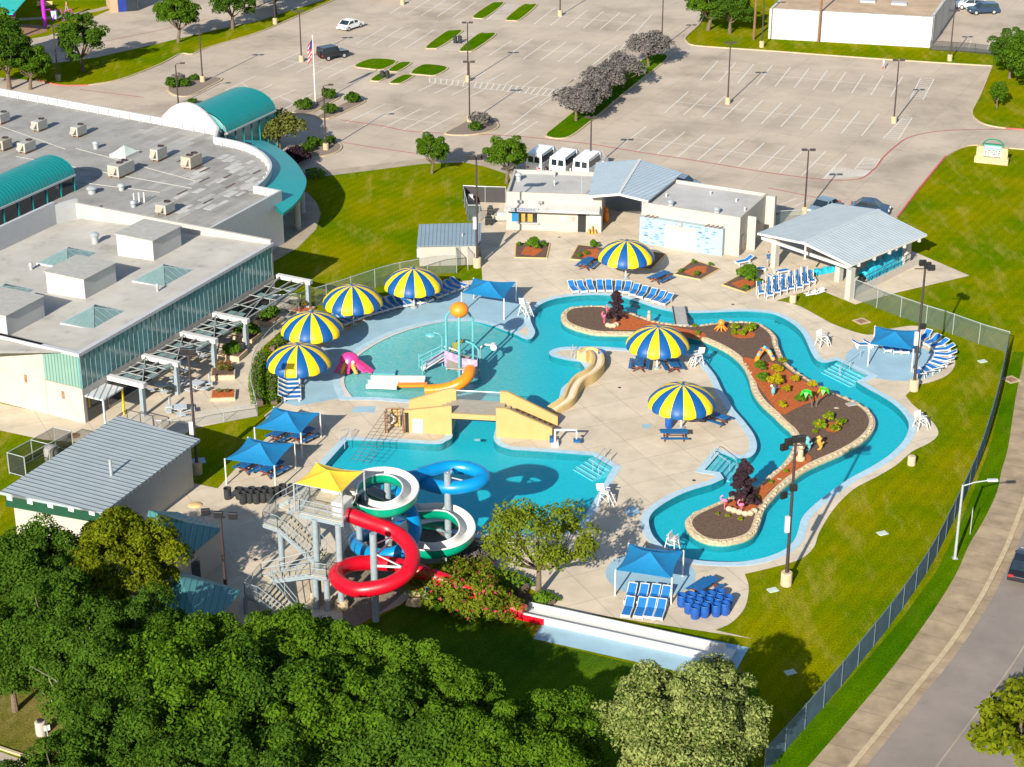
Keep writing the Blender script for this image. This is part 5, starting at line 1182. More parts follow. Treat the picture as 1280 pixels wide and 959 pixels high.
for i,(g,r) in enumerate(zip(A2s,r2)):
    spots.append((*g,.04,r)); labels.append(f'blue lounger, {ordinal(i)} from the left in the long row under two umbrellas'); grp.append('loungers in the long row beside the wading pool')
row([(362,474+5.4*i) for i in range(6)],pi/2+.1,lambda i:f'blue lounger by the pink octopus, {ordinal(i)} from the top of its column','loungers in the short column')
A5=[(765,270),(840,312),(905,348),(955,392),(972,445),(960,497),(920,542),(855,583),(790,612),(712,640)]
c5=G(1060+560/8,390+430/8)
for i,(x,y) in enumerate(A5):
    g=G(1060+x/8,390+y/8+1.5); spots.append((*g,.035,atan2(g[1]-c5[1],g[0]-c5[0])-pi/2)); labels.append(f'blue lounger, {ordinal(i)} from the top in the curve beside the right lawn'); grp.append('loungers in the curve by the right lawn')
row([(1060+x/8,390+y/8) for x,y in ((370,375),(462,388),(545,392))],.1,lambda i:'blue lounger under the right sail, '+('left','middle','right')[i]+' of three with its foot showing','loungers under the right blue sail')
row([(1077,434.5),(1091,434)],pi/2,lambda i:('lounger lying crossways at the left corner of the right blue sail','lounger lying crossways under the right sail beside its front post')[i],'loungers lying crossways')
row([(640+x/4,719+y/4) for x,y in ((593,118),(652,122),(710,125),(763,132))],-.25,lambda i:f'blue lounger in the row nearer the lower sail, {ordinal(i)} from left','eight loungers by the lower sail')
row([(640+x/4,719+y/4) for x,y in ((580,187),(642,192),(690,193),(740,199))],-.25,lambda i:f'blue lounger in the row nearer the white run-out, {ordinal(i)} from left','eight loungers by the lower sail')
row([(920+x/4.923,230+y/4.923+2) for x,y in ((50,482),(122,532),(270,545),(245,582))],0,lambda i:('lounger lying flat closest to the bath house corner','lounger lying flat beside the leafy square planting bed','lounger lying flat, upper of the pair by the pavilion column','lounger lying flat, lower of the pair by the pavilion column')[i],'loungers left flat by the pavilion',rots=[-1.1,1.9,2.0,1.8])
freeze()
objs=[lg]+[copy_tree(lg) for _ in spots[1:]]
for o,sp,lb,g in zip(objs,spots,labels,grp): o.location=sp[:3]; o.rotation_euler=(0,0,sp[3]); o['label']=lb; o['group']=g
# ---------------------------------------------------------------- upright deck chairs by the pavilion
def make_chair():
    t = thing('deck_chair','','deck chair')
    M().box(-.26,-.28,.40,.26,.25,.45).build('seat','lounge_blue',t)
    M().beam((0,.25,.44),(0,.48,1.25),.52,.05).build('backrest','lounge_blue',t)
    for s in (-1,1):
        for y in (-.28,.32): M().box(s*.30-.03,y-.03,0,s*.30+.03,y+.03,.62).build('leg','white_plastic',t)
        M().box(s*.30-.04,-.34,.60,s*.30+.04,.34,.66).build('armrest','white_plastic',t)
        M().beam((s*.29,.3,.45),(s*.29,.5,1.28),.05,.06).build('back_rail','white_plastic',t)
    M().box(-.30,-.30,.30,.30,-.25,.44).build('front_rail','white_plastic',t)
    return t
dc = make_chair()
bk = [(205,650),(248,642),(298,632),(345,618),(382,606),(423,588)]; ft = [(150,678),(203,690),(247,672),(288,660),(332,648),(385,640),(425,622),(460,606)]
place(dc,[(*G(920+x/4.923,230+y/4.923+3),.035,.15,1.12) for x,y in bk+ft],[f'upright blue chair, {ordinal(i)} from left in the back row by the pavilion' for i in range(6)]+[f'upright blue chair, {ordinal(i)} from left in the front row by the pavilion' for i in range(8)],'upright deck chairs by the pavilion')
def fallen(p, r, lab):
    g = G(*p); t = thing('fallen_chair',lab,'deck chair',(*g,.02),r,'white chairs tipped over on the grass')
    fr=FRAME[t.name]; ca,sa=cos(r),sin(r); L=lambda x,y,z:(g[0]+x*ca-y*sa,g[1]+x*sa+y*ca,.02+z)
    for x0,y0,x1,y1,nm in ((-.6,-.3,.6,-.3,'side_rail'),(-.6,.3,.6,.3,'side_rail')): M().beam(L(x0,y0,.1),L(x1,y1,.25),.08,.1).build(nm,'white_plastic',t)
    M().beam(L(-.55,0,.14),L(.0,0,.2),.6,.05).build('seat','white_plastic',t); M().beam(L(.05,0,.22),L(.6,0,.5),.6,.05).build('backrest','white_plastic',t)
    for x in (-.4,.35): M().beam(L(x,-.3,.2),L(x+.1,-.3,.62),.06,.06).build('leg','white_plastic',t)
fallen((1013,369),.2,'white chair tipped on the grass, left of the pair below the pavilion'); fallen((1023,367),.5,'white chair tipped on the grass, right of the pair below the pavilion')
# ---------------------------------------------------------------- picnic tables
def make_table():
    t = thing('picnic_table','','picnic table')
    m = M()
    for k in range(5): m.box(-1.15,-.40+k*.163,.74,1.15,-.40+k*.163+.145,.79)
    m.build('table_top','table_blue',t)
    for s in (-1,1):
        m = M()
        for k in range(2): m.box(-1.15,s*.78-.16+k*.165,.44,1.15,s*.78-.16+k*.165+.15,.48)
        m.build('bench','table_blue',t)
    for x in (-.8,.8):
        m = M(); m.beam((x,-.55,0),(x,.25,.74),.09,.09); m.beam((x,.55,0),(x,-.25,.74),.09,.09); m.beam((x,-.85,.41),(x,.85,.41),.08,.08); m.beam((x,-.4,.71),(x,.4,.71),.08,.06); m.build('leg_frame','table_frame',t)
    m = M(); m.beam((-.8,0,.38),(.8,0,.38),.06,.06); m.build('stretcher','table_frame',t)
    return t
pt = make_table()
TP = [((734,335),1.15,'blue picnic table left of the umbrella before the bath house'),((825,352),.85,'blue picnic table behind the right end of the lounger arc'),((799,461),1.45,'blue picnic table, left of the pair under the umbrella beside the river'),((840,462),1.75,'blue picnic table, right of the pair under the umbrella beside the river'),((895,529),2.45,'blue picnic table at the right edge of the mid deck umbrella'),((842,549.5),.0,'blue picnic table alone in front of the mid deck umbrella'),((353,549),.95,'blue picnic table, left of the two under the upper blue sail of the pair'),((379,551),.9,'blue picnic table, right of the two under the upper blue sail of the pair'),((313,588),1.0,'blue picnic table, left of the two under the lower blue sail of the pair'),((341,593),.95,'blue picnic table, right of the two under the lower blue sail of the pair'),((881,741),.85,'blue picnic table beside the cluster of blue barrels')]
place(pt,[(*G(*p),.035,r) for p,r,_ in TP],[l for _,_,l in TP],'blue picnic tables')
# ---------------------------------------------------------------- lifeguard chairs
def make_guard():
    t = thing('lifeguard_chair','','lifeguard chair')
    for sx in (-1,1):
        for sy in (-1,1): M().beam((sx*.55,sy*.6,0),(sx*.36,sy*.34,1.35),.09,.09).build('leg','white_paint',t)
        M().beam((sx*.40,-.42,1.62),(sx*.40,.42,1.62),.10,.06).build('armrest','white_paint',t)
    M().box(-.45,-.42,1.30,.45,.42,1.37).build('seat','white_paint',t)
    M().beam((0,.40,1.37),(0,.55,2.15),.80,.06).build('backrest','white_paint',t)
    m = M()
    for z in (.35,.7,1.05): m.beam((-.48+z*.1,-.62+z*.18,z),(.48-z*.1,-.62+z*.18,z),.08,.10)
    for sx in (-1,1): m.beam((sx*.42,-1.05,0),(sx*.40,-.40,1.32),.07,.09)
    m.build('ladder','white_paint',t)
    m = M()
    for sx in (-1,1): m.beam((sx*.50,-.52,.35),(sx*.40,.42,1.1),.05,.07)
    m.beam((-.5,.52,.35),(.5,.52,.35),.05,.07); m.beam((-.45,.46,.8),(.45,.46,.8),.05,.07); m.build('brace','white_paint',t)
    M().beam((-.40,-.1,1.5),(.40,-.1,1.5),.02,.02).build('bar','white_paint',t)
    return t
lgd = make_guard()
LG = [((656,395),.9,'white lifeguard chair by the wading pool sail'),((1027,433),2.0,'white lifeguard chair on the upper bend of the lazy river'),((1150,536),1.9,'white lifeguard chair on the right bend of the lazy river'),((756,630),1.3,'white lifeguard chair beside the deep pool steps'),((871.5,457),-1.2,'white lifeguard chair between the striped umbrella and the river'),((840,688),2.6,'white lifeguard chair behind the lower blue sail, partly hidden')]
place(lgd,[(*G(*p),.035,r,.80) for p,r,_ in LG],[l for _,_,l in LG],'white lifeguard chairs')
# pool lift
g=G(707,557); t=thing('pool_lift','white pool lift arm with blue seat by the deep pool edge','pool lift',(*g,.03))
M().box(g[0]-1.2,g[1]-.35,.03,g[0]-.6,g[1]+.35,.4).build('base','white_paint',t)
m=M(); m.beam((g[0]-.9,g[1],.4),(g[0]-.9,g[1],1.5),.16,.16); m.beam((g[0]-.9,g[1],1.45),(g[0]+.9,g[1],1.45),.14,.14); m.beam((g[0]+.9,g[1],1.45),(g[0]+.9,g[1],.6),.10,.10); m.build('arm','white_paint',t)
M().box(g[0]+.65,g[1]-.3,.4,g[0]+1.2,g[1]+.3,.55).build('seat','table_blue',t); M().box(g[0]-1.35,g[1]-.3,.4,g[0]-1.1,g[1]+.3,.8).build('battery','table_blue',t)
# ---------------------------------------------------------------- barrels
def make_bin(name,mat,h,r,cat,liner):
    t = thing(name,'',cat)
    M().lathe([(r*.82,0),(r*.95,h*.1),(r,h*.55),(r*.98,h),(r*.90,h),(r*.86,h*.35),(.01,h*.34)],(0,0,0),14).build('drum',mat,t,smooth=True)
    M().lathe([(r*1.0,h-.06),(r*1.05,h-.03),(r*1.0,h+.01)],(0,0,0),14,caps=False).build('rim',liner,t,smooth=True)
    return t
bb = make_bin('trash_barrel','bin_blue',.95,.34,'barrel','table_blue')
BS=[]
for j in range(3):
    for i in range(5):
        BS.append((855+i*12.5+j*9-4,765+i*1.2+j*7-6-i*2.6))
BS=BS[:14]
place(bb,[(*G(x+random.uniform(-1,1),y+random.uniform(-1,1)),.035,random.random()*6) for x,y in BS]+[(*G(752,451),.035,0),(*G(836,535),.035,0)],[f'blue barrel, {ordinal(i%5)} from left in the '+('back','middle','front')[i//5]+' line of the cluster' for i in range(14)]+['blue barrel standing alone beside the tan body slide','blue barrel under the mid deck umbrella'],'blue barrels')
kb = make_bin('black_barrel','bin_black',.95,.31,'barrel','rubber')
KS=[(285,624)]+[(299+i*8.2,624+(i%2)*1.5-i*.25) for i in range(5)]+[(304+i*8.4,630-(i%2)-i*.3) for i in range(5)]+[(345,624),(354,620),(365,620)]
place(kb,[(*G(*p),.035,random.random()*6) for p in KS],['black barrel standing apart at the left end of the black cluster']+[f'black barrel in the back line of the cluster, {ordinal(i)} from the left' for i in range(5)]+[f'black barrel in the front line of the cluster, {ordinal(i)} from the left' for i in range(5)]+['black barrel near the stair railing','black barrel behind the stair railing','black barrel nearest the yellow sail'],'black barrels by the stairs')
g=G(262,700); tag(M().lathe([(.3,0),(.38,.9),(.42,1.0),(.2,1.15),(.02,1.2)],(*g,.03),14).build('wheeled_bin','bin_black',smooth=True),'dark round bin against the restroom wall','bin')
# ---------------------------------------------------------------- lamp posts
def lot_lamp(base, top, label, arm=False, kind='twin', conc=True):
    p = G(*base); h = HT(*base, top[1]); t = thing('lamp_post',label,'lamp post',(*p,0),0,'dark lamp posts')
    if conc: M().lathe([(.36,0),(.36,.85),(.30,.9)],(*p,0),14).build('footing','kerb',t)
    M().tube([(*p,.0),(*p,h-.1)],[.11,.075],8).build('pole','dark_metal',t,smooth=True)
    if arm:
        M().tube([(p[0],p[1],h-.3),(p[0]+.1,p[1],h),(p[0]+.8,p[1]+.1,h+.1)],.05,6).build('arm','dark_metal',t); M().box(p[0]+.6,p[1]-.12,h+.0,p[0]+1.2,p[1]+.28,h+.14).build('lamp_head','dark_metal',t)
    else:
        for s in (-1,1): M().box(p[0]+s*.45-.3,p[1]-.2,h-.12,p[0]+s*.45+.3,p[1]+.2,h+.06).build('lamp_head','dark_metal',t)
        M().beam((p[0]-.3,p[1],h-.05),(p[0]+.3,p[1],h-.05),.06,.06).build('arm','dark_metal',t)
for a in [((73,101),(68,32),'dark lamp post in front of the round tree at the left lawn strip'),((253.5,103),(249,33),'dark lamp post on the shrub island behind the barrel roof'),
 ((377,77),(375,14),'dark lamp post near the parked black off-road car'),((585,102),(587,28),'dark lamp post behind the white ladder crossing'),((587,153),(586,77),'dark lamp post on the teardrop bed'),
 ((503,6),(504,-60),'dark lamp post at the top edge by the first grass islands'),((700,20),(701,-50),'dark lamp post at the top edge, right of the grass islands'),((827,60),(829,-2),'dark lamp post rising behind the grey trees'),
 ((909.5,130),(912,53),'dark lamp post in the middle of the right lot'),((1117,154),(1124,75),'dark lamp post between the two striped boxes'),((1187,76),(1192,13),'dark lamp post on the grass before the warehouse yard'),
 ((738,214),(740.5,146),'dark lamp post beside the white vans'),((1005.5,268),(1011,187),'dark lamp post behind the pavilion'),((952,59),(953,-20),'dark lamp post on the top lawn next to the wooden pole'),((344,30),(345,-40),'dark lamp post on the tree strip at the top')]:
    lot_lamp(*a)
lot_lamp((223,131),(221,80),'dark lamp post with one short arm behind the white arch',True,conc=False); lot_lamp((407.5,188),(404.5,107),'dark lamp post with one short arm on the round bed',True)
for (b,tp,lab,hz) in (((942,50),-60,'leaning brown wooden pole on the top lawn',0),((1023,53),-80,'brown wooden pole against the white warehouse wall',0)):
    p=G(*b); tag(M().tube([(*p,0),(p[0]+.15,p[1],12)],[.2,.13],8).build('utility_pole','wood_pole',smooth=True),lab,'utility pole')
# flood light masts
def flood(base, top, label, heads, box=None, foot='limestone', lower=None):
    p = G(*base); h = HT(*base, top); t = thing('floodlight_mast',label,'floodlight mast',(*p,0),0,'floodlight masts round the pools')
    M().lathe([(.42,0),(.42,1.0),(.38,1.05)],(*p,0),16).build('footing',foot,t)
    M().tube([(*p,.2),(*p,h)],[.14,.09],10).build('pole','dark_metal',t,smooth=True)
    m=M(); m.beam((p[0]-.9,p[1],h-.3),(p[0]+.9,p[1],h-.3),.07,.07); m.build('cross_arm','dark_metal',t)
    for (dx,dz,a) in heads:
        c=(p[0]+dx,p[1]-.15,h+dz); hm=M(); hm.v=[]; 
        hm.obox(c[:2],.62,.28,c[2]-.25,c[2]+.25,a); hm.build('lamp_head','black',t,bevel=.04)
        M().beam((p[0]+dx*.3,p[1],h+dz-.3),c,.05,.05).build('bracket','dark_metal',t)
    if lower:
        for (dx,z,a) in lower:
            c=(p[0]+dx,p[1]-.1,z); M().obox(c[:2],.55,.25,z-.25,z+.25,a).build('lamp_head','black',t,bevel=.04); M().beam((p[0],p[1],z+.1),c,.05,.05).build('bracket','dark_metal',t)
    if box:
        M().obox((p[0]-.22,p[1]-.1),.34,.25,box,box+1.3,.2).build('control_box','white_paint',t,bevel=.03)
    return t
flood((982.5,731),552,'tall floodlight mast on the lawn inside the lower river bend',[(-.5,.05,.3),(.0,.25,.2),(.35,.3,.1),(-.8,-.35,.5)],box=4.4,lower=[(.05,8.0,.2),(-.6,7.4,.6)])
flood((1142,488),332,'tall floodlight mast at the curved lounger row on the right',[(-.3,.3,.3),(.15,.1,.2),(.5,-.15,.1)],box=4.4,lower=[(.25,6.2,.2)])
flood((596.5,334),196,'tall floodlight mast beside the cream storage shed',[(-.75,0,.1),(-.35,0,0),(.35,0,0),(.75,.1,0)],box=4.2)
M().box(G(600,300,0)[0],G(600,334,0)[1]-.2,3.2,G(600,300,0)[0]+.01,G(600,334,0)[1]-.19,3.21)
flood((247,592),440,'tall floodlight mast between the patio and the corrugated roof',[(-.3,.1,.1),(.3,.1,0)],box=3.4)
flood((283.5,756),642,'floodlight mast with two grey heads above the teal hip roofs',[(-1.0,.2,.1),(-.1,.0,0),(.9,-.1,0)])
p=G(1193.5,698); h=HT(1193.5,698,606); t=thing('street_light','grey street light with long arm over the pavement','street light',(*p,0))
M().tube([(*p,0),(*p,h)],[.12,.08],10).build('pole','galv',t,smooth=True); M().tube([(p[0],p[1],h-.1),(p[0]+.9,p[1]+.1,h+.15),(p[0]+1.9,p[1]+.2,h+.25)],.05,8).build('arm','galv',t,smooth=True); M().obox((p[0]+2.2,p[1]+.2),.8,.3,h+.18,h+.36,.05).build('lamp_head','metal_white',t,bevel=.05); M().box(p[0]-.2,p[1]-.2,0,p[0]+.2,p[1]+.2,.06).build('base_plate','galv',t)
p=G(1212.5,668); t=thing('street_sign','small sign on a thin pole beside the pavement','sign',(*p,0)); M().cyl((*p,0),(*p,2.2),.04,n=6).build('pole','galv',t); M().obox(p,.5,.04,1.6,2.2,1.3).build('panel','metal_white',t)
# flag
p=G(394.5,131.5); h=HT(394.5,131.5,46); t=thing('flagpole','white flagpole with hanging striped flag in the planted island','flagpole',(*p,.1))
M().tube([(*p,.1),(*p,h)],[.11,.06],8).build('pole','white_paint',t,smooth=True); M().ball((*p,h+.08),.12,n=8).build('finial','white_paint',t)
m=M()
for j in range(9):
    for k in range(4):
        for (jj,kk) in ((0,0),):
            q=[]
            for (u,v) in ((k,j),(k+1,j),(k+1,j+1),(k,j+1)): q.append((p[0]-.06-.15*u-.02*v,p[1]-.16*sin(u*1.9+v*.5),h-.3-.30*v-.20*u))
            m.add(q,[(0,1,2,3)],2 if (j<4 and k<2) else (j%2))
fl_=m.build('flag',['flag_red','white_paint','flag_blue'],t)
# ---------------------------------------------------------------- vehicles
def make_car(name, paint, L=4.5, W_=1.8, H=1.45, kind='sedan'):
    t = thing(name,'','car'); hw=W_/2
    def body(prof, w0, w1=None):
        pass
    if kind=='sedan': lowp=[(-L/2,.35),(-L/2+.05,.75),(-L/2+.5,.92),(-L*.2,.98),(L*.22,.97),(L/2-.15,.80),(L/2,.60),(L/2,.33)]; cab=[(-L*.36,.95),(-L*.22,H-.05),(-L*.02,H),(L*.12,H-.06),(L*.27,.95)]
    elif kind=='suv': lowp=[(-L/2,.40),(-L/2,.95),(-L/2+.1,1.05),(L*.2,1.05),(L/2-.2,.98),(L/2,.75),(L/2,.40)]; cab=[(-L/2+.08,1.03),(-L/2+.3,H-.05),(-L*.1,H),(L*.10,H-.05),(L*.24,1.03)]
    elif kind=='jeep': lowp=[(-L/2,.55),(-L/2,1.1),(L*.16,1.1),(L*.18,1.12),(L/2,1.02),(L/2,.55)]; cab=[(-L/2+.05,1.1),(-L/2+.1,H),(L*.08,H),(L*.15,1.1)]
    else: lowp=[(-L/2,.45),(-L/2,1.3),(L*.30,1.3),(L/2-.1,1.05),(L/2,.75),(L/2,.45)]; cab=[(-L/2+.02,1.28),(-L/2+.1,H-.06),(L*.10,H),(L*.20,H-.15),(L*.36,1.28)]
    m=M(); n=len(lowp)
    for s,wd in ((0,hw),):
        vs=[(x,-wd,z) for x,z in lowp]+[(x,-wd*.94,z+.0) for x,z in lowp]
    A=[(x,-hw,z) for x,z in lowp]; B=[(x,hw,z) for x,z in lowp]
    m.ribbon(A,B,True); m.add(A,[tuple(range(n))]); m.add(B,[tuple(range(n))[::-1]]); m.build('body',paint,t,bevel=.06)
    m=M(); k=len(cab); q=.86
    A=[(x,-hw*(.97 if i in (0,k-1) else q),z) for i,(x,z) in enumerate(cab)]; B=[(x,-y,z) for x,y,z in A]
    m.ribbon(A,B,False); m.add(A,[tuple(range(k))]); m.add(B,[tuple(range(k))[::-1]]); m.build('glasshouse' if kind!='van' else 'upper_body','dark_glass' if kind!='van' else paint,t)
    m=M(); top=[c for c in cab[1:-1]]; A=[(x*1.0,-hw*(q+.02),z+.02) for x,z in top]; B=[(x,-y,z) for x,y,z in A]; m.ribbon(A,B,False); A2=[(x,y,z-.06) for x,y,z in A]; B2=[(x,y,z-.06) for x,y,z in B]; m.ribbon(A2,A,False); m.ribbon(B,B2,False)
    for (x,z) in ((cab[len(cab)//2][0],0),):
        for s in (-1,1): m.beam((x,s*hw*.965,lowp[3][1] if kind!='jeep' else 1.1),(x,s*hw*(q+.02),H-.03),.09,.04)
    for s in (-1,1): m.beam((cab[0][0],s*hw*.965,cab[0][1]),(cab[1][0],s*hw*(q+.02),cab[1][1]),.08,.05); m.beam((cab[-1][0],s*hw*.965,cab[-1][1]),(cab[-2][0],s*hw*(q+.02),cab[-2][1]),.08,.05)
    m.build('roof',paint,t)
    R=.33 if kind=='sedan' else .38
    for x in (-L*.31,L*.31):
        for s in (-1,1):
            M().cyl((x,s*(hw-.20),R),(x,s*(hw+.03),R),R,n=16).build('wheel','rubber',t,smooth=True); M().cyl((x,s*(hw+.0),R),(x,s*(hw+.045),R),R*.6,n=12).build('rim','galv',t,smooth=True)
    for s in (-1,1):
        M().box(-L/2-.02,s*hw*.72-.16,.68,-L/2+.06,s*hw*.72+.16,.86).build('tail_lamp','lamp_red',t); M().box(L/2-.1,s*hw*.72-.18,.60,L/2+.015,s*hw*.72+.18,.74).build('headlight','lamp_clear',t)
        M().box(L*.2,s*(hw+.02)-.09,.98,L*.2+.12,s*(hw+.02)+.09,1.10).build('mirror',paint,t)
    if kind=='jeep': M().cyl((-L/2-.22,0,.95),(-L/2-.02,0,.95),.38,n=16).build('spare_wheel','rubber',t,smooth=True)
    if kind=='van':
        for s in (-1,1):
            M().add([(-L/2-.0,s*.42-.34,1.42),(-L/2-.0,s*.42+.34,1.42),(-L/2+.07,s*.42+.32,2.12),(-L/2+.07,s*.42-.32,2.12)],[(0,1,2,3)]).build('rear_window','dark_glass',t)
            M().add([(-L/2+.35,s*(hw*.985+.01),1.42),(L*.12,s*(hw*.985+.01),1.42),(L*.12,s*(hw*.90+.01),2.1),(-L/2+.35,s*(hw*.90+.01),2.1)],[(0,1,2,3)]).build('side_window','dark_glass',t)
        M().add([(L*.352,-hw*.8,1.38),(L*.352,hw*.8,1.38),(L*.215,hw*.75,2.2),(L*.215,-hw*.75,2.2)],[(0,1,2,3)]).build('windscreen','dark_glass',t)
    return t
CARS=[(make_car('parked_car','car_white'),(438,36),radians(55),'white saloon car parked alone at the top left of the lot'),
 (make_car('parked_car','car_black',4.3,1.9,1.85,'jeep'),(416,73),radians(38),'black boxy off-road car with spare wheel near the flagpole'),
 (make_car('parked_car','car_white',4.6,1.9,1.65,'suv'),(1213,11),radians(172),'white car in the warehouse yard at the top right'),
 (make_car('parked_car','car_navy',4.7,1.95,1.7,'suv'),(1228,17),radians(190),'dark blue hatchback in front of the white car in the yard'),
 (make_car('parked_car','car_maroon',4.5,1.8,1.5),(481,-2),radians(20),'dark red car cut by the top edge of the photo'),
 (make_car('parked_car','car_blue',4.5,1.85,1.5),(1030,265),radians(232),'grey blue car parked behind the pavilion, next to the lamp post'),
 (make_car('parked_car','car_navy',4.4,1.8,1.5),(1087,266),radians(-18),'dark car parked at the red kerb behind the pavilion roof'),
 (make_car('parked_car','car_blue',4.5,1.85,1.5),(852,236),radians(-25),'grey car mostly hidden behind the breezeway roof'),
 (make_car('parked_car','car_black',4.6,1.9,1.5),(1282,716),radians(65),'black car on the street cut by the right photo border')]
for o,p,r,l in CARS:
    g=G(*p); o.location=(*g,.02); o.rotation_euler=(0,0,r); o['label']=l
v=make_car('passenger_van','car_white',6.2,2.05,2.45,'van'); v['category']='van'
va=G(660,215),G(687,215)
vr=radians(66)
place(v,[(*G(680,208.5),.02,vr),(*G(709,212.5),.02,vr),(*G(738,215),.02,vr)],['white van nearest the green tree with dark rear window','middle white van of the three behind the concession stand','white van beside the lamp post, nearest the blue metal roof'],'white vans behind the concession stand')
for o in bpy.data.objects:
    if o.name.startswith('passenger_van'): o['category']='van'
# ---------------------------------------------------------------- people
def person(p, label, top, bottom, yaw, stride=.25, pose='walk'):
    g=G(*p); me=bpy.data.meshes.new('person'); V=[]; E=[]; R=[]
    def a(x,y,z,r): V.append((x,y,z)); R.append(r); return len(V)-1
    pel=a(0,0,.95,.14); ch=a(0,0.02,1.25,.15); sh=a(0,0.02,1.42,.12); nk=a(0,.03,1.52,.055); hd=a(0,.05,1.62,.095); ht=a(0,.04,1.75,.085)
    E+= [(pel,ch),(ch,sh),(sh,nk),(nk,hd),(hd,ht)]
    for s in (-1,1):
        h=a(s*.10,0,.88,.095); k=a(s*.10,s*stride*.6+.04,.48,.065); f=a(s*.10,s*stride,.07,.045); t=a(s*.10,s*stride+.16,.05,.035); E+=[(pel,h),(h,k),(k,f),(f,t)]
        q=a(s*.20,.02,1.40,.06); e=a(s*.25,-s*stride*.3,1.14,.045); w=a(s*.24,-s*stride*.5+.12,.92,.035); hn=a(s*.24,-s*stride*.5+.2,.84,.035); E+=[(sh,q),(q,e),(e,w),(w,hn)]
    me.from_pydata(V,E,[]); o=bpy.data.objects.new('person',me); COL.objects.link(o)
    sk=o.modifiers.new('skin','SKIN'); sb=o.modifiers.new('sub','SUBSURF'); sb.levels=1; sb.render_levels=1
    for i,r in enumerate(R): me.skin_vertices[0].data[i].radius=(r,r*.85)
    me.skin_vertices[0].data[0].use_root=True
    dg=bpy.context.evaluated_depsgraph_get(); m2=bpy.data.meshes.new_from_object(o.evaluated_get(dg)); bpy.data.objects.remove(o)
    for mt in ('skin',top,bottom,'hair'): m2.materials.append(MATS[mt])
    for pl in m2.polygons:
        c=pl.center; pl.use_smooth=True
        pl.material_index = 3 if (c.z>1.66 or (c.z>1.58 and c.y<.02)) else 1 if (.93<c.z<1.47 and abs(c.x)<.27 and (c.z>1.2 or abs(c.x)<.2)) else 2 if (.45<c.z<=.93 and abs(c.x)<.2) else 0
    o=bpy.data.objects.new('person',m2); COL.objects.link(o); o.location=(*g,.01); o.rotation_euler=(0,0,yaw); o['label']=label; o['category']='person'; return o
me0=bpy.data.meshes.new('tmp')
def skin_ready(): pass
person((1104,87),'person in white shirt and grey trousers walking across the far lot','cloth_white','cloth_grey',1.2)
person((84,15),'person in pink top walking by the playground','cloth_pink','cloth_grey',2.0)
person((960,334),'person in blue bending by the pavilion column','table_blue','cloth_grey',.6,.12)
# ---------------------------------------------------------------- sign of the park
g0,g1=G(1217.5,203,0),G(1259.5,207.5,0); an=ang(g0,g1); ln=dist(g0,g1); nn=(-sin(an),cos(an)); L=lambda u,v:(g0[0]+cos(an)*u+nn[0]*v,g0[1]+sin(an)*u+nn[1]*v)
t=thing('entrance_sign','stone entrance sign with green arch and white letter board on the right lawn','sign',(*L(ln/2,.4),0),0)
def bx(mm,u0,u1,v0,v1,z0,z1): mm.prism([L(u0,v0),L(u1,v0),L(u1,v1),L(u0,v1)],z0,z1,bottom=True)
m=M(); bx(m,0,ln,0,.9,0,.75); bx(m,.15,ln*.25,.15,.85,.75,2.0); bx(m,ln*.76,ln-.15,.15,.85,.75,2.0); m.build('stone_base','stone_sign',t)
m=M(); bx(m,ln*.25,ln*.76,.30,.6,.85,1.75); m.build('letter_board','white_paint',t); m=M(); bx(m,ln*.25,ln*.76,.27,.63,1.75,2.25); m.build('name_board','sign_teal',t)
m=M(); m.tube([(*L(ln*.505+cos(pi*k/12)*ln*.31,.45),2.15+sin(pi*k/12)*.8) for k in range(13)],.09,6); m.build('arch','sign_green',t,smooth=True); m=M(); bx(m,ln*.24,ln*.77,.25,.65,2.25,2.36); m.build('arch_beam','sign_green',t)
for k,(s_,z) in enumerate((('ABC',1),)): pass
for k,z in enumerate((1.58,1.36,1.12,)):
    m=M(); u=ln*.29
    while u<ln*.72:
        w_=random.uniform(.10,.3); bx(m,u,min(u+w_,ln*.73),.285,.30,z-.06,z+.06); u+=w_+random.uniform(.05,.14)
    m.build('lettering','ink',t)
m=M(); u=ln*.28
while u<ln*.73:
    w_=random.uniform(.12,.3); bx(m,u,min(u+w_,ln*.74),.255,.27,1.88,2.12); u+=w_+.08
m.build('lettering','white_paint',t)
# ---------------------------------------------------------------- fences
def fence(name,label,pts,h,mat,postmat='galv',step=3.0,solid=False,z0=0.0,post_r=.035,group=None):
    P=GP(pts); mid=P[len(P)//2]; t=thing(name,label,'fence',(*mid,0),0,group)
    m=M(); m.ribbon([(p[0],p[1],z0+.04) for p in P],[(p[0],p[1],z0+h) for p in P],False); m.build('mesh' if not solid else 'screen',mat,t)
    m=M()
    for i in range(len(P)-1): m.cyl((*P[i],h),(*P[i+1],h),.035,n=6)
    m.build('top_rail',postmat,t)
    Ls=[dist(P[i],P[i+1]) for i in range(len(P)-1)]; tot=sum(Ls); n=max(1,round(tot/step))
    for j in range(n+1):
        s_=tot*j/n; i=0
        while i<len(Ls)-1 and s_>Ls[i]: s_-=Ls[i]; i+=1
        p=lerp(P[i],P[i+1],min(1,s_/Ls[i])); M().cyl((*p,0),(*p,h+.06),post_r,n=6).build('post',postmat,t)
    return t
fence('chain_link_fence','chain link fence with grey posts behind the two upper left umbrellas',smooth_poly([(338,393),(372,391),(394,384),(418,377),(442,369),(466,361),(491,353.5),(519,348),(546,343),(571,341.5)],False,2),2.0,'chain_link')
fence('chain_link_fence','chain link fence running from the pavilion column to the right corner',[(1067,374),(1088,382),(1112,392),(1135,400),(1158,408),(1181,415),(1206,424),(1228,432),(1259,441)],2.1,'chain_link')
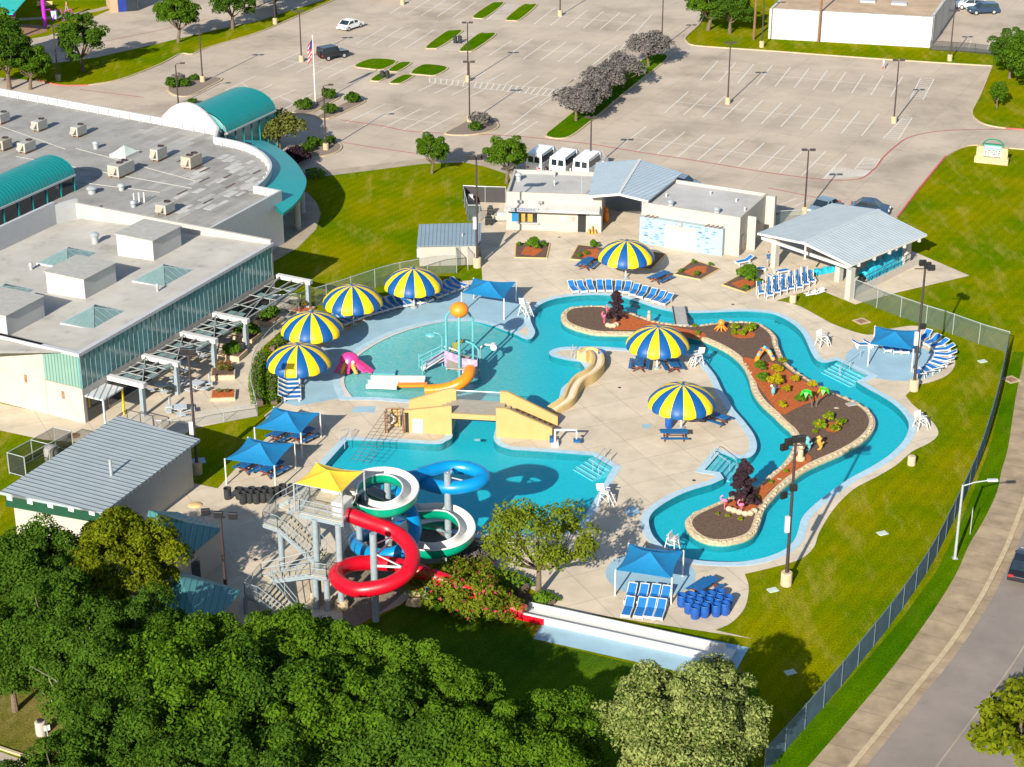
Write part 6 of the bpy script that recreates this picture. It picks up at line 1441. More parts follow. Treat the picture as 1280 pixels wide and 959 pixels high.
fence('screened_fence','long curved fence with dark windscreen along the pavement',smooth_poly([(1259,441),(1254,468),(1246,505),(1235,545),(1222,585),(1205,625),(1186,664),(1165,705),(1140,744),(1112,783),(1080,823),(1050,860),(1020,895),(985,935),(955,968)],False,3),1.9,'windscreen','screen_post',solid=True,step=2.9,post_r=.045)
fence('slatted_fence','dark slatted enclosure fence left of the concession stand',[(632,254),(608,253.5),(579,252),(585,277)],1.9,'slats',solid=True,step=2.5)
fence('enclosure_gate','low grey fence inside the dark enclosure by the concession stand',[(585,277),(600,277)],1.9,'chain_link')
fence('patio_fence','low pale mesh fence curving round the patio planters',smooth_poly([(374,392),(362,405),(354,412),(340,423),(329,436),(321,449),(316,463),(314,477),(315,492),(319,507),(322,521)],False,2),1.1,'rail_mesh')
fence('patio_fence','low pale mesh fence along the front edge of the patio',[(322,521),(300,525),(272,529),(247,533),(215,541),(196,542)],1.2,'rail_mesh')
fence('patio_fence','dark railing beside the door at the glazed corner',[(194,545),(192,536),(160,528),(148,536)],1.2,'rail_mesh','dark_metal',1.5)
fence('shed_gate','tall grey gate and fence against the cream shed',[(571,341),(570,332),(585,331),(585,338)],2.0,'chain_link')
fence('yard_fence','dark wire fence along the warehouse yard',[(1162,63),(1180,64),(1210,66),(1246,70)],1.4,'mesh_dark','dark_metal',3)
fence('pavilion_fence','grey mesh fence between bath house and pavilion',[(957,285),(980,283),(1003,282)],1.8,'chain_link')
# enclosure bits: two grey carts, equipment
for (p,l,mt,sz) in (((627,276),'grey cart with white boxes against the concession wall','hvac_grey',(1.6,.9,1.0)),((611,281),'black equipment beside the grey cart','black',(.8,.7,1.2)),((588,258),'grey machine inside the slatted enclosure','hvac_grey',(.9,.8,1.4)),((613,268),'dark bin behind the black equipment','bin_black',(.7,.7,1.0))):
    g=G(*p); t=thing('service_cart' if 'cart' in l else 'equipment_box',l,'equipment',(*g,.03)); a_,b_,c_=sz
    M().box(g[0]-a_/2,g[1]-b_/2,.15,g[0]+a_/2,g[1]+b_/2,c_*.7).build('cabinet',mt,t,bevel=.05); M().box(g[0]-a_*.3,g[1]-b_*.4,c_*.7,g[0]+a_*.35,g[1]+b_*.3,c_).build('top_box','white_paint' if mt=='hvac_grey' else mt,t,bevel=.04)
    for s in (-1,1): M().cyl((g[0]+s*a_*.35,g[1]-b_/2,.12),(g[0]+s*a_*.35,g[1]+b_/2,.12),.12,n=8).build('wheel','rubber',t)
# ---------------------------------------------------------------- small ground fittings
for k,(p,l) in enumerate((((991,378),'pale stone bollard at the tip of the grass wedge'),((1139,581),'pale stone bollard on the lawn inside the right bend'))):
    g=G(*p); tag(M().lathe([(.34,0),(.36,.1),(.34,.75),(.28,.8)],(*g,0),12).build('stone_bollard','limestone',smooth=True),l,'bollard','stone bollards')
for p,l in (((1077,402),'square drain grate with pale rim on the upper right lawn'),((1264,475),'square drain cover beside the pavement')):
    g=G(*p); t=thing('drain_grate',l,'drain',(*g,.01)); M().obox(g,1.3,1.3,.0,.05,.5).build('rim','kerb',t); M().obox(g,.85,.85,.04,.058,.5).build('grate','rust',t)
g=G(92,545); tag(M().cyl((*g,.01),(*g,.04),.55,n=18).build('manhole_cover','rust'),'round rusty manhole cover on the walk by the corrugated roof','manhole')
for p,l in (((1103,667),'flat green valve lid in the middle of the right lawn'),((966,738),'flat green valve lid below the floodlight mast'),((1228,452),'pair of flat green lids near the right fence'),((988,841),'flat green valve lid near the tree shadow')):
    g=G(*p); tag(M().obox(g,.75,.55,.0,.06,.4).build('valve_lid','aqua' if 0 else 'sea_green'),l,'valve lid','green valve lids')
g=G(244,604); tag(M().obox(G(246,577),1.4,1.0,.0,.05,.3).build('access_hatch','pad_blue'),'pale blue hatch on the grass beside the corrugated roof','hatch')
g=G(244,632); tag(M().ball((*g,.03),.6,.5,.16,12,lo=0).build('sand_pile','stucco_tan'),'low pile of tan sand by the pump house','sand pile')
for p in ((52,918),):
    g=G(*p); t=thing('litter_bin','cream cylindrical litter bin on the lower left grass','bin',(*g,0)); M().lathe([(.33,0),(.36,.1),(.36,.95),(.30,1.0)],(*g,0),14).build('drum','white_wall',t,smooth=True); M().lathe([(.2,1.0),(.2,1.12)],(*g,0),10).build('inner_liner','bin_black',t)
g=G(62,940); t=thing('street_sign','thin sign pole beside the cream litter bin','sign',(*g,0)); M().cyl((*g,0),(*g,2.0),.04,n=6).build('pole','galv',t); M().obox(g,.4,.03,1.6,2.0,.4).build('panel','sea_green',t)
for p,l in (((481,98),'dark bin on the small grass island'),((572,54),'dark bin on the striped crossing between grass islands')):
    g=G(*p); t=thing('lot_bin',l,'bin',(*g,.02),0,'dark bins in the lot')
    for s in (-.35,.35): M().lathe([(.26,0),(.3,.9),(.2,1.0)],(g[0]+s,g[1],.1),10).build('drum','bin_black',t,smooth=True)
    M().box(g[0]-.6,g[1]-.25,.02,g[0]+.6,g[1]+.25,.1).build('base','rubber',t)
for k,(x,y) in enumerate(((774.5,485),(728,545.5),(867.5,601),(916,381),(699,297),(970,403),(560,531),(320,700),(870,300))):
    g=G(x,y); tag(M().cyl((*g,.03),(*g,.045),.16,n=10).build('deck_drain','dark_metal'),'small round dark drain in the concrete '+('near the tan body slide','beside the pool lift','near the lower river steps','above the plank bridge','before the concession stand','by the upper river bend','left of the yellow bridge','by the restroom','beside the bath house')[k],'drain','round deck drains')
# steps handrails
def handrail(pts,label):
    t=thing('pool_handrail',label,'handrail',(*G(*pts[0][0]),.03),0,'steel pool handrails')
    for (a,b) in pts:
        A,B=G(*a),G(*b); M().tube([(*A,.03),(*A,.85),lerp((*A,.92),(*B,.75),.1),(*B,.70),(*B,-.1)],.028,6).build('rail','galv',t,smooth=True)
handrail([((756,572),(741,588)),((763,577),(748,592))],'steel handrails at the deep pool corner steps'); handrail([((1075,448),(1049,466)),((1062,462),(1050,470))],'thin handrail over the upper river steps'); handrail([((893,569),(920,585)),((888,575),(912,588))],'white handrail over the lower river steps'); handrail([((438,548),(431,560)),((425,551),(437,545))],'steel handrail at the left corner of the deep pool'); handrail([((716,441),(714,447)),((720,443),(718,449))],'short steel handrail on the deck tongue by the tan slide')
# square planting beds on the plaza
def bed(q,label,plants,rim='stucco_tan',patch=True):
    P=GP(q); c=(sum(p[0] for p in P)/4,sum(p[1] for p in P)/4); t=thing('planting_bed',label,'planting bed',(*c,.03),0,'square planting beds on the plaza'); P=ccw(P); I=offset(P,-.12)
    m=M(); m.ribbon(T(P,.03),T(P,.13)); m.ribbon(T(P,.13),T(I,.13)); m.build('border',rim,t); M().sheet(I,.11).build('mulch','mulch',t)
    if patch: M().sheet([lerp(lerp(I[0],I[1],u),lerp(I[3],I[2],u),v) for u,v in ((.15,.2),(.6,.1),(.85,.5),(.6,.9),(.3,.75))],.118).build('mulch_patch','red_mulch',t)
    return t
bed([(643,323),(684,324),(688,305),(644,305)],'square mulch bed with green shrub before the concession window',0); bed([(712,325),(760,330),(765,312),(722,307)],'square mulch bed with orange mulch left under the umbrella',0)
bed([(795,337),(815,338),(834,318),(806,315)],'square mulch bed mostly in the umbrella shadow',0,patch=False); bed([(842,344),(876,351),(901,337),(867,326)],'diamond mulch bed with orange centre before the roller door',0); bed([(902,357),(932,367),(962,353),(930,342)],'diamond mulch bed with leafy bush beside the loungers',0)
# patio planters
for k,(p,sz,l) in enumerate((((310,494),(2.2,1.7),'raised planter with red mulch and sparse plants at the patio front'),)): pass
PL=[((279,496),'low planter with red mulch at the patio front'),((279,470),'stone planter with flowering bush, second from the patio front'),((291,446),'stone planter with dome hedge in the middle of the patio'),((309,424),'stone planter with dome hedge behind the middle one'),((336,404),'stone planter with leafy hedge by the umbrella edge'),((376,389),'red mulch planter at the far end of the patio')]
PLT=[]
for k,(p,l) in enumerate(PL):
    g=G(*p); a=radians((5,5,-18,-22,-28,-25)[k]); hh=(.3,.45,.5,.5,.5,.3)[k]; t=thing('patio_planter',l,'planter',(*g,.016),a,'stone planters on the patio'); PLT.append(g)
    M().obox(g,2.2,1.9,.0,hh,a).build('box','limestone',t); M().obox(g,1.9,1.6,hh-.02,hh+.03,a).build('mulch','red_mulch' if k in (0,5) else 'mulch',t)
# patio furniture: tables with benches
for k,(p,r,l) in enumerate((((203,490),.5,'grey mesh patio table in the sun near the first white beam'),((221,483),.3,'grey mesh patio table second from the first white beam'),((246,488),1.0,'grey mesh patio table beside the floodlight mast'),((226,518),.2,'grey mesh patio table by the front fence'),((230,463),.4,'grey mesh patio table in the striped trellis shade'),((249,446),.5,'grey mesh patio table deeper under the trellis'))):
    g=G(*p); t=thing('patio_table',l,'patio table',(*g,.02),r,'grey mesh patio tables'); ca,sa=cos(r),sin(r); Lc=lambda x,y:(g[0]+x*ca-y*sa,g[1]+x*sa+y*ca)
    M().obox(g,1.1,1.1,.72,.77,r).build('table_top','steel',t); M().cyl((*g,.02),(*g,.72),.06,n=8).build('pedestal','steel',t)
    for i in range(4):
        a=r+i*pi/2; c=(g[0]+cos(a)*1.0,g[1]+sin(a)*1.0); M().obox(c,.45,.8,.42,.46,a).build('seat','steel',t); M().beam((*g,.1),(*c,.42),.05,.05).build('seat_arm','steel',t)
g=G(302//1-89,511)
for p,l in (((212,513),'upright grey chair by the front fence of the patio'),((262,484),'grey chair standing in the sun beside the mast shadow')):
    g=G(*p); t=thing('patio_chair',l,'chair',(*g,.02),0,'grey patio chairs'); M().box(g[0]-.3,g[1]-.3,.40,g[0]+.3,g[1]+.3,.46).build('seat','steel',t); M().beam((g[0],g[1]+.3,.46),(g[0],g[1]+.42,1.15),.6,.05).build('backrest','steel',t)
    for sx in (-1,1):
        for sy in (-1,1): M().cyl((g[0]+sx*.26,g[1]+sy*.26,0.02),(g[0]+sx*.26,g[1]+sy*.26,.42),.03,n=6).build('leg','steel',t)
# river footbridge plank
a,b=G(849,389),G(851.5,407); t=thing('foot_bridge','narrow grey plank bridge over the upper river to the island','bridge',(*lerp(a,b,.5),.1)); M().beam((a[0],a[1]+.6,.18),(b[0],b[1]-.6,.30),1.35,.10).build('deck','hvac_grey',t)
for s in (-.62,.62): M().beam((a[0]+s,a[1]+.6,.28),(b[0]+s,b[1]-.6,.40),.08,.10).build('side_beam','dark_metal',t)
# playground at the top left
t=thing('playground_canopy','turquoise playground roof on magenta posts at the top left corner','canopy',(*G(20,45),0))
zp=4.2; q=[(-40,8),(-30,14),(16,17.5),(33,-2),(10,-30),(-40,-30)]; q=[(*G(x,y,zp),zp) for x,y in q]; m=M(); m.add(q,[tuple(range(6))]); m.add([(x,y,z-.15) for x,y,z in q],[tuple(range(6))[::-1]]); m.ribbon([(x,y,z-.15) for x,y,z in q],q); m.build('roof','teal_play',t)
for p,h in (((20,48),4.2),((56.5,33),5.8)): g=G(*p); M().cyl((*g,0),(*g,h),.28,n=10).build('post','magenta',t,smooth=True)
g=G(70,26); t=thing('play_climber','purple play climber with blue panels beside the magenta post','playground climber',(*g,0))
for k in range(3): M().tube([(g[0]-2+k*1.6,g[1]-.5,0),(g[0]-1.6+k*1.6,g[1],1.6),(g[0]-.8+k*1.6,g[1],1.8),(g[0]-.3+k*1.6,g[1]+.3,0)],.07,6).build('hoop','magenta',t)
M().box(g[0]-.6,g[1]-.2,.3,g[0]+.3,g[1]+.1,1.5).build('panel','coping_blue',t)
g=G(8,28); t=thing('play_tower','turquoise play tower under the playground roof','playground tower',(*g,0)); M().box(g[0]-1,g[1]-1,1,g[0]+1,g[1]+1,2.4).build('panel','aqua',t)
for sx in (-1,1): M().cyl((g[0]+sx,g[1]-1,0),(g[0]+sx,g[1]-1,3),.1,n=8).build('post','magenta',t)
g=G(56,10); t=thing('park_bench','tan bench on the grass behind the magenta post','bench',(*g,0)); M().box(g[0]-1.2,g[1]-.3,.42,g[0]+1.2,g[1]+.3,.52).build('seat','stucco_tan',t); M().box(g[0]-1.2,g[1]+.25,.52,g[0]+1.2,g[1]+.35,1.0).build('backrest','stucco_tan',t)
for s in (-.9,.9): M().box(g[0]+s-.08,g[1]-.25,0,g[0]+s+.08,g[1]+.3,.42).build('leg','dark_metal',t)
# ---------------------------------------------------------------- slide tower
def sm3(pts, n=6):
    P=[Vector(p) for p in pts]; out=[]
    for i in range(len(P)-1):
        p1,p2=P[i],P[i+1]; p0=P[i-1] if i else p1; p3=P[i+2] if i+2<len(P) else p2
        for k in range(n):
            t=k/n; out.append(0.5*((2*p1)+(-p0+p2)*t+(2*p0-5*p1+4*p2-p3)*t*t+(-p0+3*p1-3*p2+p3)*t*t*t))
    out.append(P[-1]); return out
ZD=7.0
tw = thing('slide_tower','tall grey steel stair tower with railings feeding three water slides','slide tower',(*G(405,740),0))
D=[G(375,641,ZD),G(428,653,ZD),G(452,606,ZD),G(403,598,ZD)]      # deck corners: front left, front right, back right, back left
m=M(); m.prism(D,ZD-.08,ZD,bottom=True); m.build('deck','tower_deck',tw)
m=M()
for i in range(4): m.beam((*D[i],ZD-.2),(*D[(i+1)%4],ZD-.2),.14,.30)
for t_ in (.33,.66): m.beam((*lerp(D[0],D[1],t_),ZD-.18),(*lerp(D[3],D[2],t_),ZD-.18),.10,.2)
m.build('deck_frame','tower_steel',tw)
for p in (lerp(D[0],D[1],.35),lerp(D[0],D[1],.9),lerp(D[3],D[2],.35),lerp(D[3],D[2],.9),lerp(lerp(D[0],D[3],.5),lerp(D[1],D[2],.5),.1)):
    M().cyl((*p,0),(*p,ZD-.2),.24,n=12).build('column','tower_steel',tw,smooth=True); M().lathe([(.55,0),(.5,.5),(.3,.62)],(*p,0.02),12).build('column_footing','kerb',tw)
def railing(path, h=1.05, mesh=True, name='railing', skip=()):
    m=M()
    for i in range(len(path)-1):
        a,b=Vector(path[i]),Vector(path[i+1]); k=max(1,int((b-a).length/1.0))
        for j in range(k+1):
            p=a.lerp(b,j/k); m.cyl(p,p+Vector((0,0,h)),.03,n=5)
        for hh in (h,h*.55,.12): m.cyl(a+Vector((0,0,hh)),b+Vector((0,0,hh)),.028,n=5)
    m.build(name,'tower_steel',tw)
    if mesh:
        m=M()
        for i in range(len(path)-1):
            a,b=Vector(path[i]),Vector(path[i+1]); z=Vector((0,0,h)); m.add([a,b,b+z,a+z],[(0,1,2,3)])
        m.build(name+'_mesh','rail_mesh',tw)
up_=lambda p,z:(p[0],p[1],z)
def flight(a0,a1,za,b0,b1,zb,n,label='stair'):
    # a0,a1 lower edge ends; b0,b1 upper edge ends
    m=M()
    for i in range(n):
        t0,t1=i/n,(i+1)/n; z=za+(zb-za)*(i+.6)/n
        q=[lerp(a0,b0,t0),lerp(a1,b1,t0),lerp(a1,b1,t0+.8/n),lerp(a0,b0,t0+.8/n)]; m.prism(q,z-.05,z,bottom=True)
    m.build('stair_treads','tower_deck',tw)
    m=M(); m.beam(up_(a0,za-.12),up_(b0,zb-.12),.08,.30); m.beam(up_(a1,za-.12),up_(b1,zb-.12),.08,.30); m.build('stair_stringer','tower_steel',tw)
    railing([up_(a0,za),up_(b0,zb)],mesh=False); railing([up_(a1,za),up_(b1,zb)],mesh=False)
def landing(pts,z,rails):
    P=pts; m=M(); m.prism(P,z-.07,z,bottom=True); m.build('landing','tower_deck',tw)
    m=M()
    for i in range(len(P)): m.beam(up_(P[i],z-.16),up_(P[(i+1)%len(P)],z-.16),.10,.24)
    m.build('landing_frame','tower_steel',tw)
    for (i,j) in rails: railing([up_(P[i],z),up_(P[j],z)])
ZA,ZB,ZC=1.5,2.7,4.2
LA=[G(306,744,ZA),G(323,750,ZA),G(341,727,ZA),G(327,720,ZA)]; landing(LA,ZA,[(0,1),(0,3)])
LB=[G(388,719,ZB),G(408,722,ZB),G(428,696,ZB),G(408,690,ZB)]; landing(LB,ZB,[(0,1),(1,2)])
LC=[G(329,655,ZC),G(347,661,ZC),G(362,640,ZC),G(345,634,ZC)]; landing(LC,ZC,[(0,1),(0,3)])
flight(G(357,775,.05),G(372,764,.05),.05,LA[1],LA[2],ZA,8)                 # ground to first landing
flight(lerp(LA[2],LA[3],.2),LA[3],ZA,LB[0],lerp(LB[0],LB[3],.55),ZB,8)      # first to second
flight(LB[3],lerp(LB[0],LB[3],.45),ZB,lerp(LC[1],LC[2],.95),LC[1],ZC,11)   # second to third
flight(LC[2],LC[3],ZC,lerp(D[0],D[3],.45),lerp(D[0],D[3],.85),ZD,10)        # third to deck
for p,z in ((lerp(LC[1],LC[2],.2),ZC),(LA[0],ZA),(LB[1],ZB),(lerp(LB[0],LB[1],.3),ZB)):
    M().cyl((*p,0),(*p,z-.2),.22 if z>2 else .16,n=12).build('column','tower_steel',tw,smooth=True)
railing([up_(lerp(D[0],D[3],.42),ZD),up_(D[0],ZD),up_(D[1],ZD)]); railing([up_(D[3],ZD),up_(lerp(D[3],D[2],.55),ZD)])
for q,(zz) in ((((.35,.52),(.62,.86)),.9),):
    A,B=lerp(lerp(D[0],D[1],q[0][0]),lerp(D[3],D[2],q[0][0]),q[1][0]),lerp(lerp(D[0],D[1],q[0][1]),lerp(D[3],D[2],q[0][1]),q[1][1])
    c=lerp(A,B,.5); M().obox(c,1.5,1.3,ZD,ZD+.9,ang(D[0],D[1])).build('slide_tub','white_plastic',tw,bevel=.12)
c=lerp(lerp(D[0],D[1],.88),lerp(D[3],D[2],.88),.25); M().obox(c,1.0,1.5,ZD-.1,ZD+1.0,ang(D[0],D[1])).build('slide_tub','white_plastic',tw,bevel=.1)
c=lerp(lerp(D[0],D[1],.95),lerp(D[3],D[2],.95),.72); M().obox(c,.9,1.6,ZD,ZD+1.0,ang(D[0],D[1])).build('slide_tub','white_plastic',tw,bevel=.1)
zy=9.3
sail('yellow shade sail over the top deck of the slide tower',[(367,604),(427,616),(455,589),(395,577.5)],zy,.55,'sail_yellow',None,base_z=ZD,postmat='galv')
# ---------------------------------------------------------------- slides
def px3(l): return [(*G(a,b,z),z) for a,b,z in l]
def tube_slide(label, pts, r, mat, sup, name):
    P=sm3(px3(pts),6); t=thing(name,label,'water slide',(P[0].x,P[0].y,0))
    M().tube(P,r,18).build('tube',mat,t,smooth=True)
    m=M()
    for i in range(8,len(P)-2,14):
        d=(P[i+1]-P[i]).normalized()*.06; m.tube([P[i]-d,P[i]+d],r*1.05,18,caps=False)
    m.build('flange',mat,t,smooth=True)
    for (bx,by,top,arms) in sup:
        g=G(bx,by); M().cyl((*g,0),(*g,top),.26,n=14).build('support_column','tower_steel',t,smooth=True)
        for (ax,ay,az) in arms:
            q=(*G(ax,ay,az),az); m=M(); m.beam((*g,max(.5,q[2]-.3)),q,.10,.14); m.beam((*g,q[2]+.7),q,.07,.08); m.build('support_arm','white_paint',t)
    return t
RED=[(424,640,7.0),(440,645,6.75),(462,653,6.3),(487,662,5.8),(506,675,5.5),(516,694,5.05),(510,714,4.65),(492,728,4.3),(470,735,4.05),(446,737,3.85),(427,730,3.65),(420,718,3.5),(430,709,3.35),(450,704,3.2),(475,704,3.0),(500,707,2.8),(530,716,2.4),(570,731,1.9),(610,747,1.3),(640,759,.85),(655,765,.7)]
tube_slide('fat red tube slide winding in one loop beside the stair tower',RED,.54,'slide_red',[(470,776,7.0,[(503,709,4.75),(497,668,5.4)]),(533,752,2.0,[])],'red_tube_slide')
BLUE=[(446,607,7.0),(468,598,6.75),(493,596,6.65),(515,597,6.6),(535,590,6.55),(560,584,6.5),(585,585.5,6.45),(601,591.5,6.4),(603.5,599,6.3),(591,606.5,6.2),(567,610,6.1),(545,608,6.0),(525,603,5.9),(508,606,5.7),(502,617,5.5),(511,634,5.0),(517,650,4.5),(518,666,4.1),(510,682,3.6),(493,692,3.2),(470,694,2.7),(450,686,2.2),(445,675,1.7),(460,667,1.2),(490,660,.7),(515,656,.35)]
tube_slide('blue tube slide with a ring held out over the deep pool',BLUE,.52,'slide_blue',[(561,702,7.4,[(585,602,6.4),(565,586,6.7)])],'blue_tube_slide')
def flume(label, pts, sup, name):
    P=sm3(px3(pts),6); t=thing(name,label,'water slide',(P[0].x,P[0].y,0)); n=10
    pr=[(-.51*cos(pi*k/n),-.52*sin(pi*k/n)+.1) for k in range(n+1)]; prof_in=[(-.51,.42)]+[(x,y) for x,y in pr]+[(.51,.42)]
    prof_out=[(x*1.1,y-.07 if 0<i<len(prof_in)-1 else y) for i,(x,y) in enumerate(prof_in)]
    bank=[]
    for i in range(len(P)): bank.append(0.0)
    M().sweep(P,prof_in[::-1]).build('flume','white_plastic',t,smooth=True); M().sweep(P,prof_out).build('shell','slide_green',t,smooth=True)
    m=M()
    for s in (0,-1):
        L=[]
        for i in range(len(P)):
            a=P[max(0,i-1)]; b=P[min(len(P)-1,i+1)]; d=(b-a); d.z=0; d.normalize(); x=Vector((d.y,-d.x,0)); L.append(P[i]+x*(prof_out[s][0])+Vector((0,0,.42)))
        m.tube(L,.06,6)
    m.build('rim','white_plastic',t,smooth=True)
    for bx,by,top in sup: g=G(bx,by); M().cyl((*g,0),(*g,top),.27,n=14).build('support_column','tower_steel',t,smooth=True)
    return t
WHT=[(436,624,7.9),(438,612,7.85),(450,602,7.8),(466,596.5,7.75),(484,595.5,7.7),(502,600.5,7.6),(513,612,7.5),(510,626,7.35),(495,636,7.15),(475,639,6.9),(455,634,6.6),(446,622,6.2),(453,616,5.7),(476,624,5.2),(503,636,4.75),(524,641,4.5),(546,640,4.3),(565,643,4.1),(580,654,3.85),(584,669,3.6),(574,681,3.35),(556,688,3.1),(533,690,2.8),(512,685,2.4),(503,672,1.9),(513,661,1.3),(540,654,.7),(565,653,.3)]
flume('open white flume with green outer shell coiling twice beside the tower',WHT,[(487,706,7.6),(561,716,3.4),(474,672,5.4)],'flume_slide')
# white run-out lanes of the red slide
t=thing('slide_runout','long white run-out trough ending the red slide across the blue pad','slide run-out',(*G(780,790),0))
A,B=G(656,768),G(903,822); d=Vector((B[0]-A[0],B[1]-A[1])).normalized(); n_=Vector((d.y,-d.x))
def strip3(off0,off1,z0,z1,l0=0,l1=None):
    L=dist(A,B) if l1 is None else l1
    return [(A[0]+d.x*l+n_.x*o,A[1]+d.y*l+n_.y*o,z) for l,o,z in ((l0,off0,z0),(L,off0,z0),(L,off1,z1),(l0,off1,z1))]
m=M(); Lr=dist(A,B)
def bxs(off0,off1,z0,z1,l0,l1): q=[(A[0]+d.x*l+n_.x*o,A[1]+d.y*l+n_.y*o) for l,o in ((l0,off0),(l1,off0),(l1,off1),(l0,off1))]; m.prism(q,z0,z1,bottom=True)
bxs(-.82,-.70,.04,.6,0,Lr); bxs(.70,.82,.04,.6,0,Lr); m.build('side_wall','white_plastic',t)
m=M(); bxs(-.69,.69,.04,.22,-.2,Lr); m.build('trough','white_plastic',t); m=M(); bxs(-.85,.85,.04,.3,Lr,Lr+.7); m.build('end_step','white_plastic',t)
m=M(); bxs(.83,.92,.04,.5,-2.0,1.8); m.build('red_side','slide_red',t)
# splash run of pink mulch under red tube: rocks
def rock(px,py,r,label,grp='rocks under the slides'):
    g=G(px,py); m=M(); m.ball((*g,r*.25),r,r*random.uniform(.7,1),r*.6,9); m.v=[(x+mnoise.noise(Vector((x,y,z))*1.7)*r*.3,y+mnoise.noise(Vector((y,z,x))*1.7)*r*.3,max(-.05,z)) for x,y,z in m.v]
    return tag(m.build('rock','limestone'),label,'rock',grp)
for k,(x,y,r) in enumerate(((394,747,.5),(421,753,.6),(427,748,.5),(517,757,.7),(520,745,.4),(606,676,.4),(601,683,.5),(446,735,.4),(460,745,.35))):
    rock(x,y,r,['pale rock under the second landing','large pale rock at the foot of the front column','pale rock right of the front column','big round boulder on the grass by the low pipe post','small rock above the round boulder','pale rock at the edge of the flowering bushes, nearer the pool','pale rock at the edge of the flowering bushes, farther from the pool','small rock in the gravel under the red loop','smallest rock in the gravel under the red loop'][k])
# net and rope crossing at the deep pool
t=thing('rope_crossing','dark rope net slanting from two posts over the corner of the deep pool','rope net',(*G(487,545),0))
pa,pb=(*G(484,540,0),2.2),(*G(505,540,0),2.2)
for p in (pa,pb): M().cyl((p[0],p[1],0),p,.07,n=8).build('post','rust',t)
M().cyl(pa,pb,.05,n=6).build('crossbar','rust',t)
m=M(); q0,q1=(*G(437,584),.5),(*G(462,588),.5)
for k in range(4): m.cyl(lerp(pa,pb,k/3),lerp(q0,q1,k/3),.022,n=4)
for k in range(1,16): s_=k/16; m.cyl(lerp(pa,q0,s_),lerp(pb,q1,s_),.018,n=4)
m.build('net','net',t)
t=thing('shower_posts','yellow shower wall with dark posts and white ring beside the bridge','shower',(*G(490,537),.03))
for p in ((483,541),(505,541)): g=G(*p); M().obox(g,.25,.25,.03,1.9,.1).build('post','rust',t)
g=G(494,533); M().obox(g,.9,.25,.03,1.7,.0).build('wall','stucco_yellow',t); g=G(489,536); M().tube([(g[0]+.3*cos(2*pi*k/14),g[1]-.2,1.0+.38*sin(2*pi*k/14)) for k in range(14)],.09,8,closed=True).build('life_ring','white_paint',t,smooth=True)
# ---------------------------------------------------------------- yellow bridge between the pools
fl0,fl1=G(505,541),G(564,546); fr0,fr1=G(620,547.5),G(690,551); br=thing('pool_bridge','yellow stucco bridge with sloping stair walls between the two pools','bridge',(*G(595,545),0))
bd=ang(fl0,fr1); ux,vx=(cos(bd),sin(bd)),(-sin(bd),cos(bd)); O=fl0; Q=lambda u,v:(O[0]+ux[0]*u+vx[0]*v,O[1]+ux[1]*u+vx[1]*v)
u1=dist(fl0,fl1); u2=dist(fl0,fr0); u3=dist(fl0,fr1); WD=3.0
def wall_profile(prof,v0,v1,name,mat='stucco_yellow'):
    A=[(*Q(u,v0),z) for u,z in prof]; B=[(*Q(u,v1),z) for u,z in prof]; m=M(); m.ribbon(A,B,True); k=len(prof); m.add(A,[tuple(range(k))]); m.add(B,[tuple(range(k))[::-1]]); m.build(name,mat,br)
wall_profile([(0,0),(u1,0),(u1,2.75),(u1-.8,2.6),(0,2.05)],0,.3,'stair_wall'); wall_profile([(0,0),(u1,0),(u1,3.05),(u1-.5,3.1),(0,1.75)],WD-.3,WD,'stair_wall')
wall_profile([(u2,0),(u3,0),(u3,1.15),(u2+.9,2.75),(u2,2.75)],0,.3,'stair_wall'); wall_profile([(u2,0),(u3+.2,0),(u3+.2,.95),(u2+.7,3.0),(u2,3.05)],WD-.3,WD,'stair_wall')
m=M(); m.prism([Q(u1,.02),Q(u2,.02),Q(u2,WD-.02),Q(u1,WD-.02)],1.72,2.0,bottom=True); m.build('deck','hvac_tan',br)
m=M(); m.prism([Q(u1,-.05),Q(u2,-.05),Q(u2,.12),Q(u1,.12)],1.6,2.06,bottom=True); m.build('edge_beam','stucco_yellow',br)
m=M()
for i in range(10):
    z=2.0*(i+1)/10; m.prism([Q(u1*i/10,.3),Q(u1*(i+1)/10,.3),Q(u1*(i+1)/10,WD-.3),Q(u1*i/10,WD-.3)],0.02,z)
for i in range(10):
    z=2.0*(10-i)/10; w_=(u3-u2)/10; m.prism([Q(u2+w_*i,.3),Q(u2+w_*(i+1),.3),Q(u2+w_*(i+1),WD-.3),Q(u2+w_*i,WD-.3)],0.02,z)
m.build('stair','hvac_tan',br)
m=M(); m.prism([Q(.75,-.04),Q(1.65,-.04),Q(1.65,.02),Q(.75,.02)],.06,1.35); m.build('door','white_paint',br)
m=M(); m.prism([Q(.05,-.05),Q(.42,-.05),Q(.42,.02),Q(.05,.02)],.06,1.9); m.build('doorway','black',br)
m=M(); m.cyl((*Q(u1,WD-.2),2.9),(*Q(u2,WD-.2),2.9),.035,n=6); m.build('handrail','galv',br)
m=M(); m.add([(*Q(u1,WD-.2),2.02),(*Q(u2,WD-.2),2.02),(*Q(u2,WD-.2),2.88),(*Q(u1,WD-.2),2.88)],[(0,1,2,3)]); m.build('guard_mesh','rail_mesh',br)
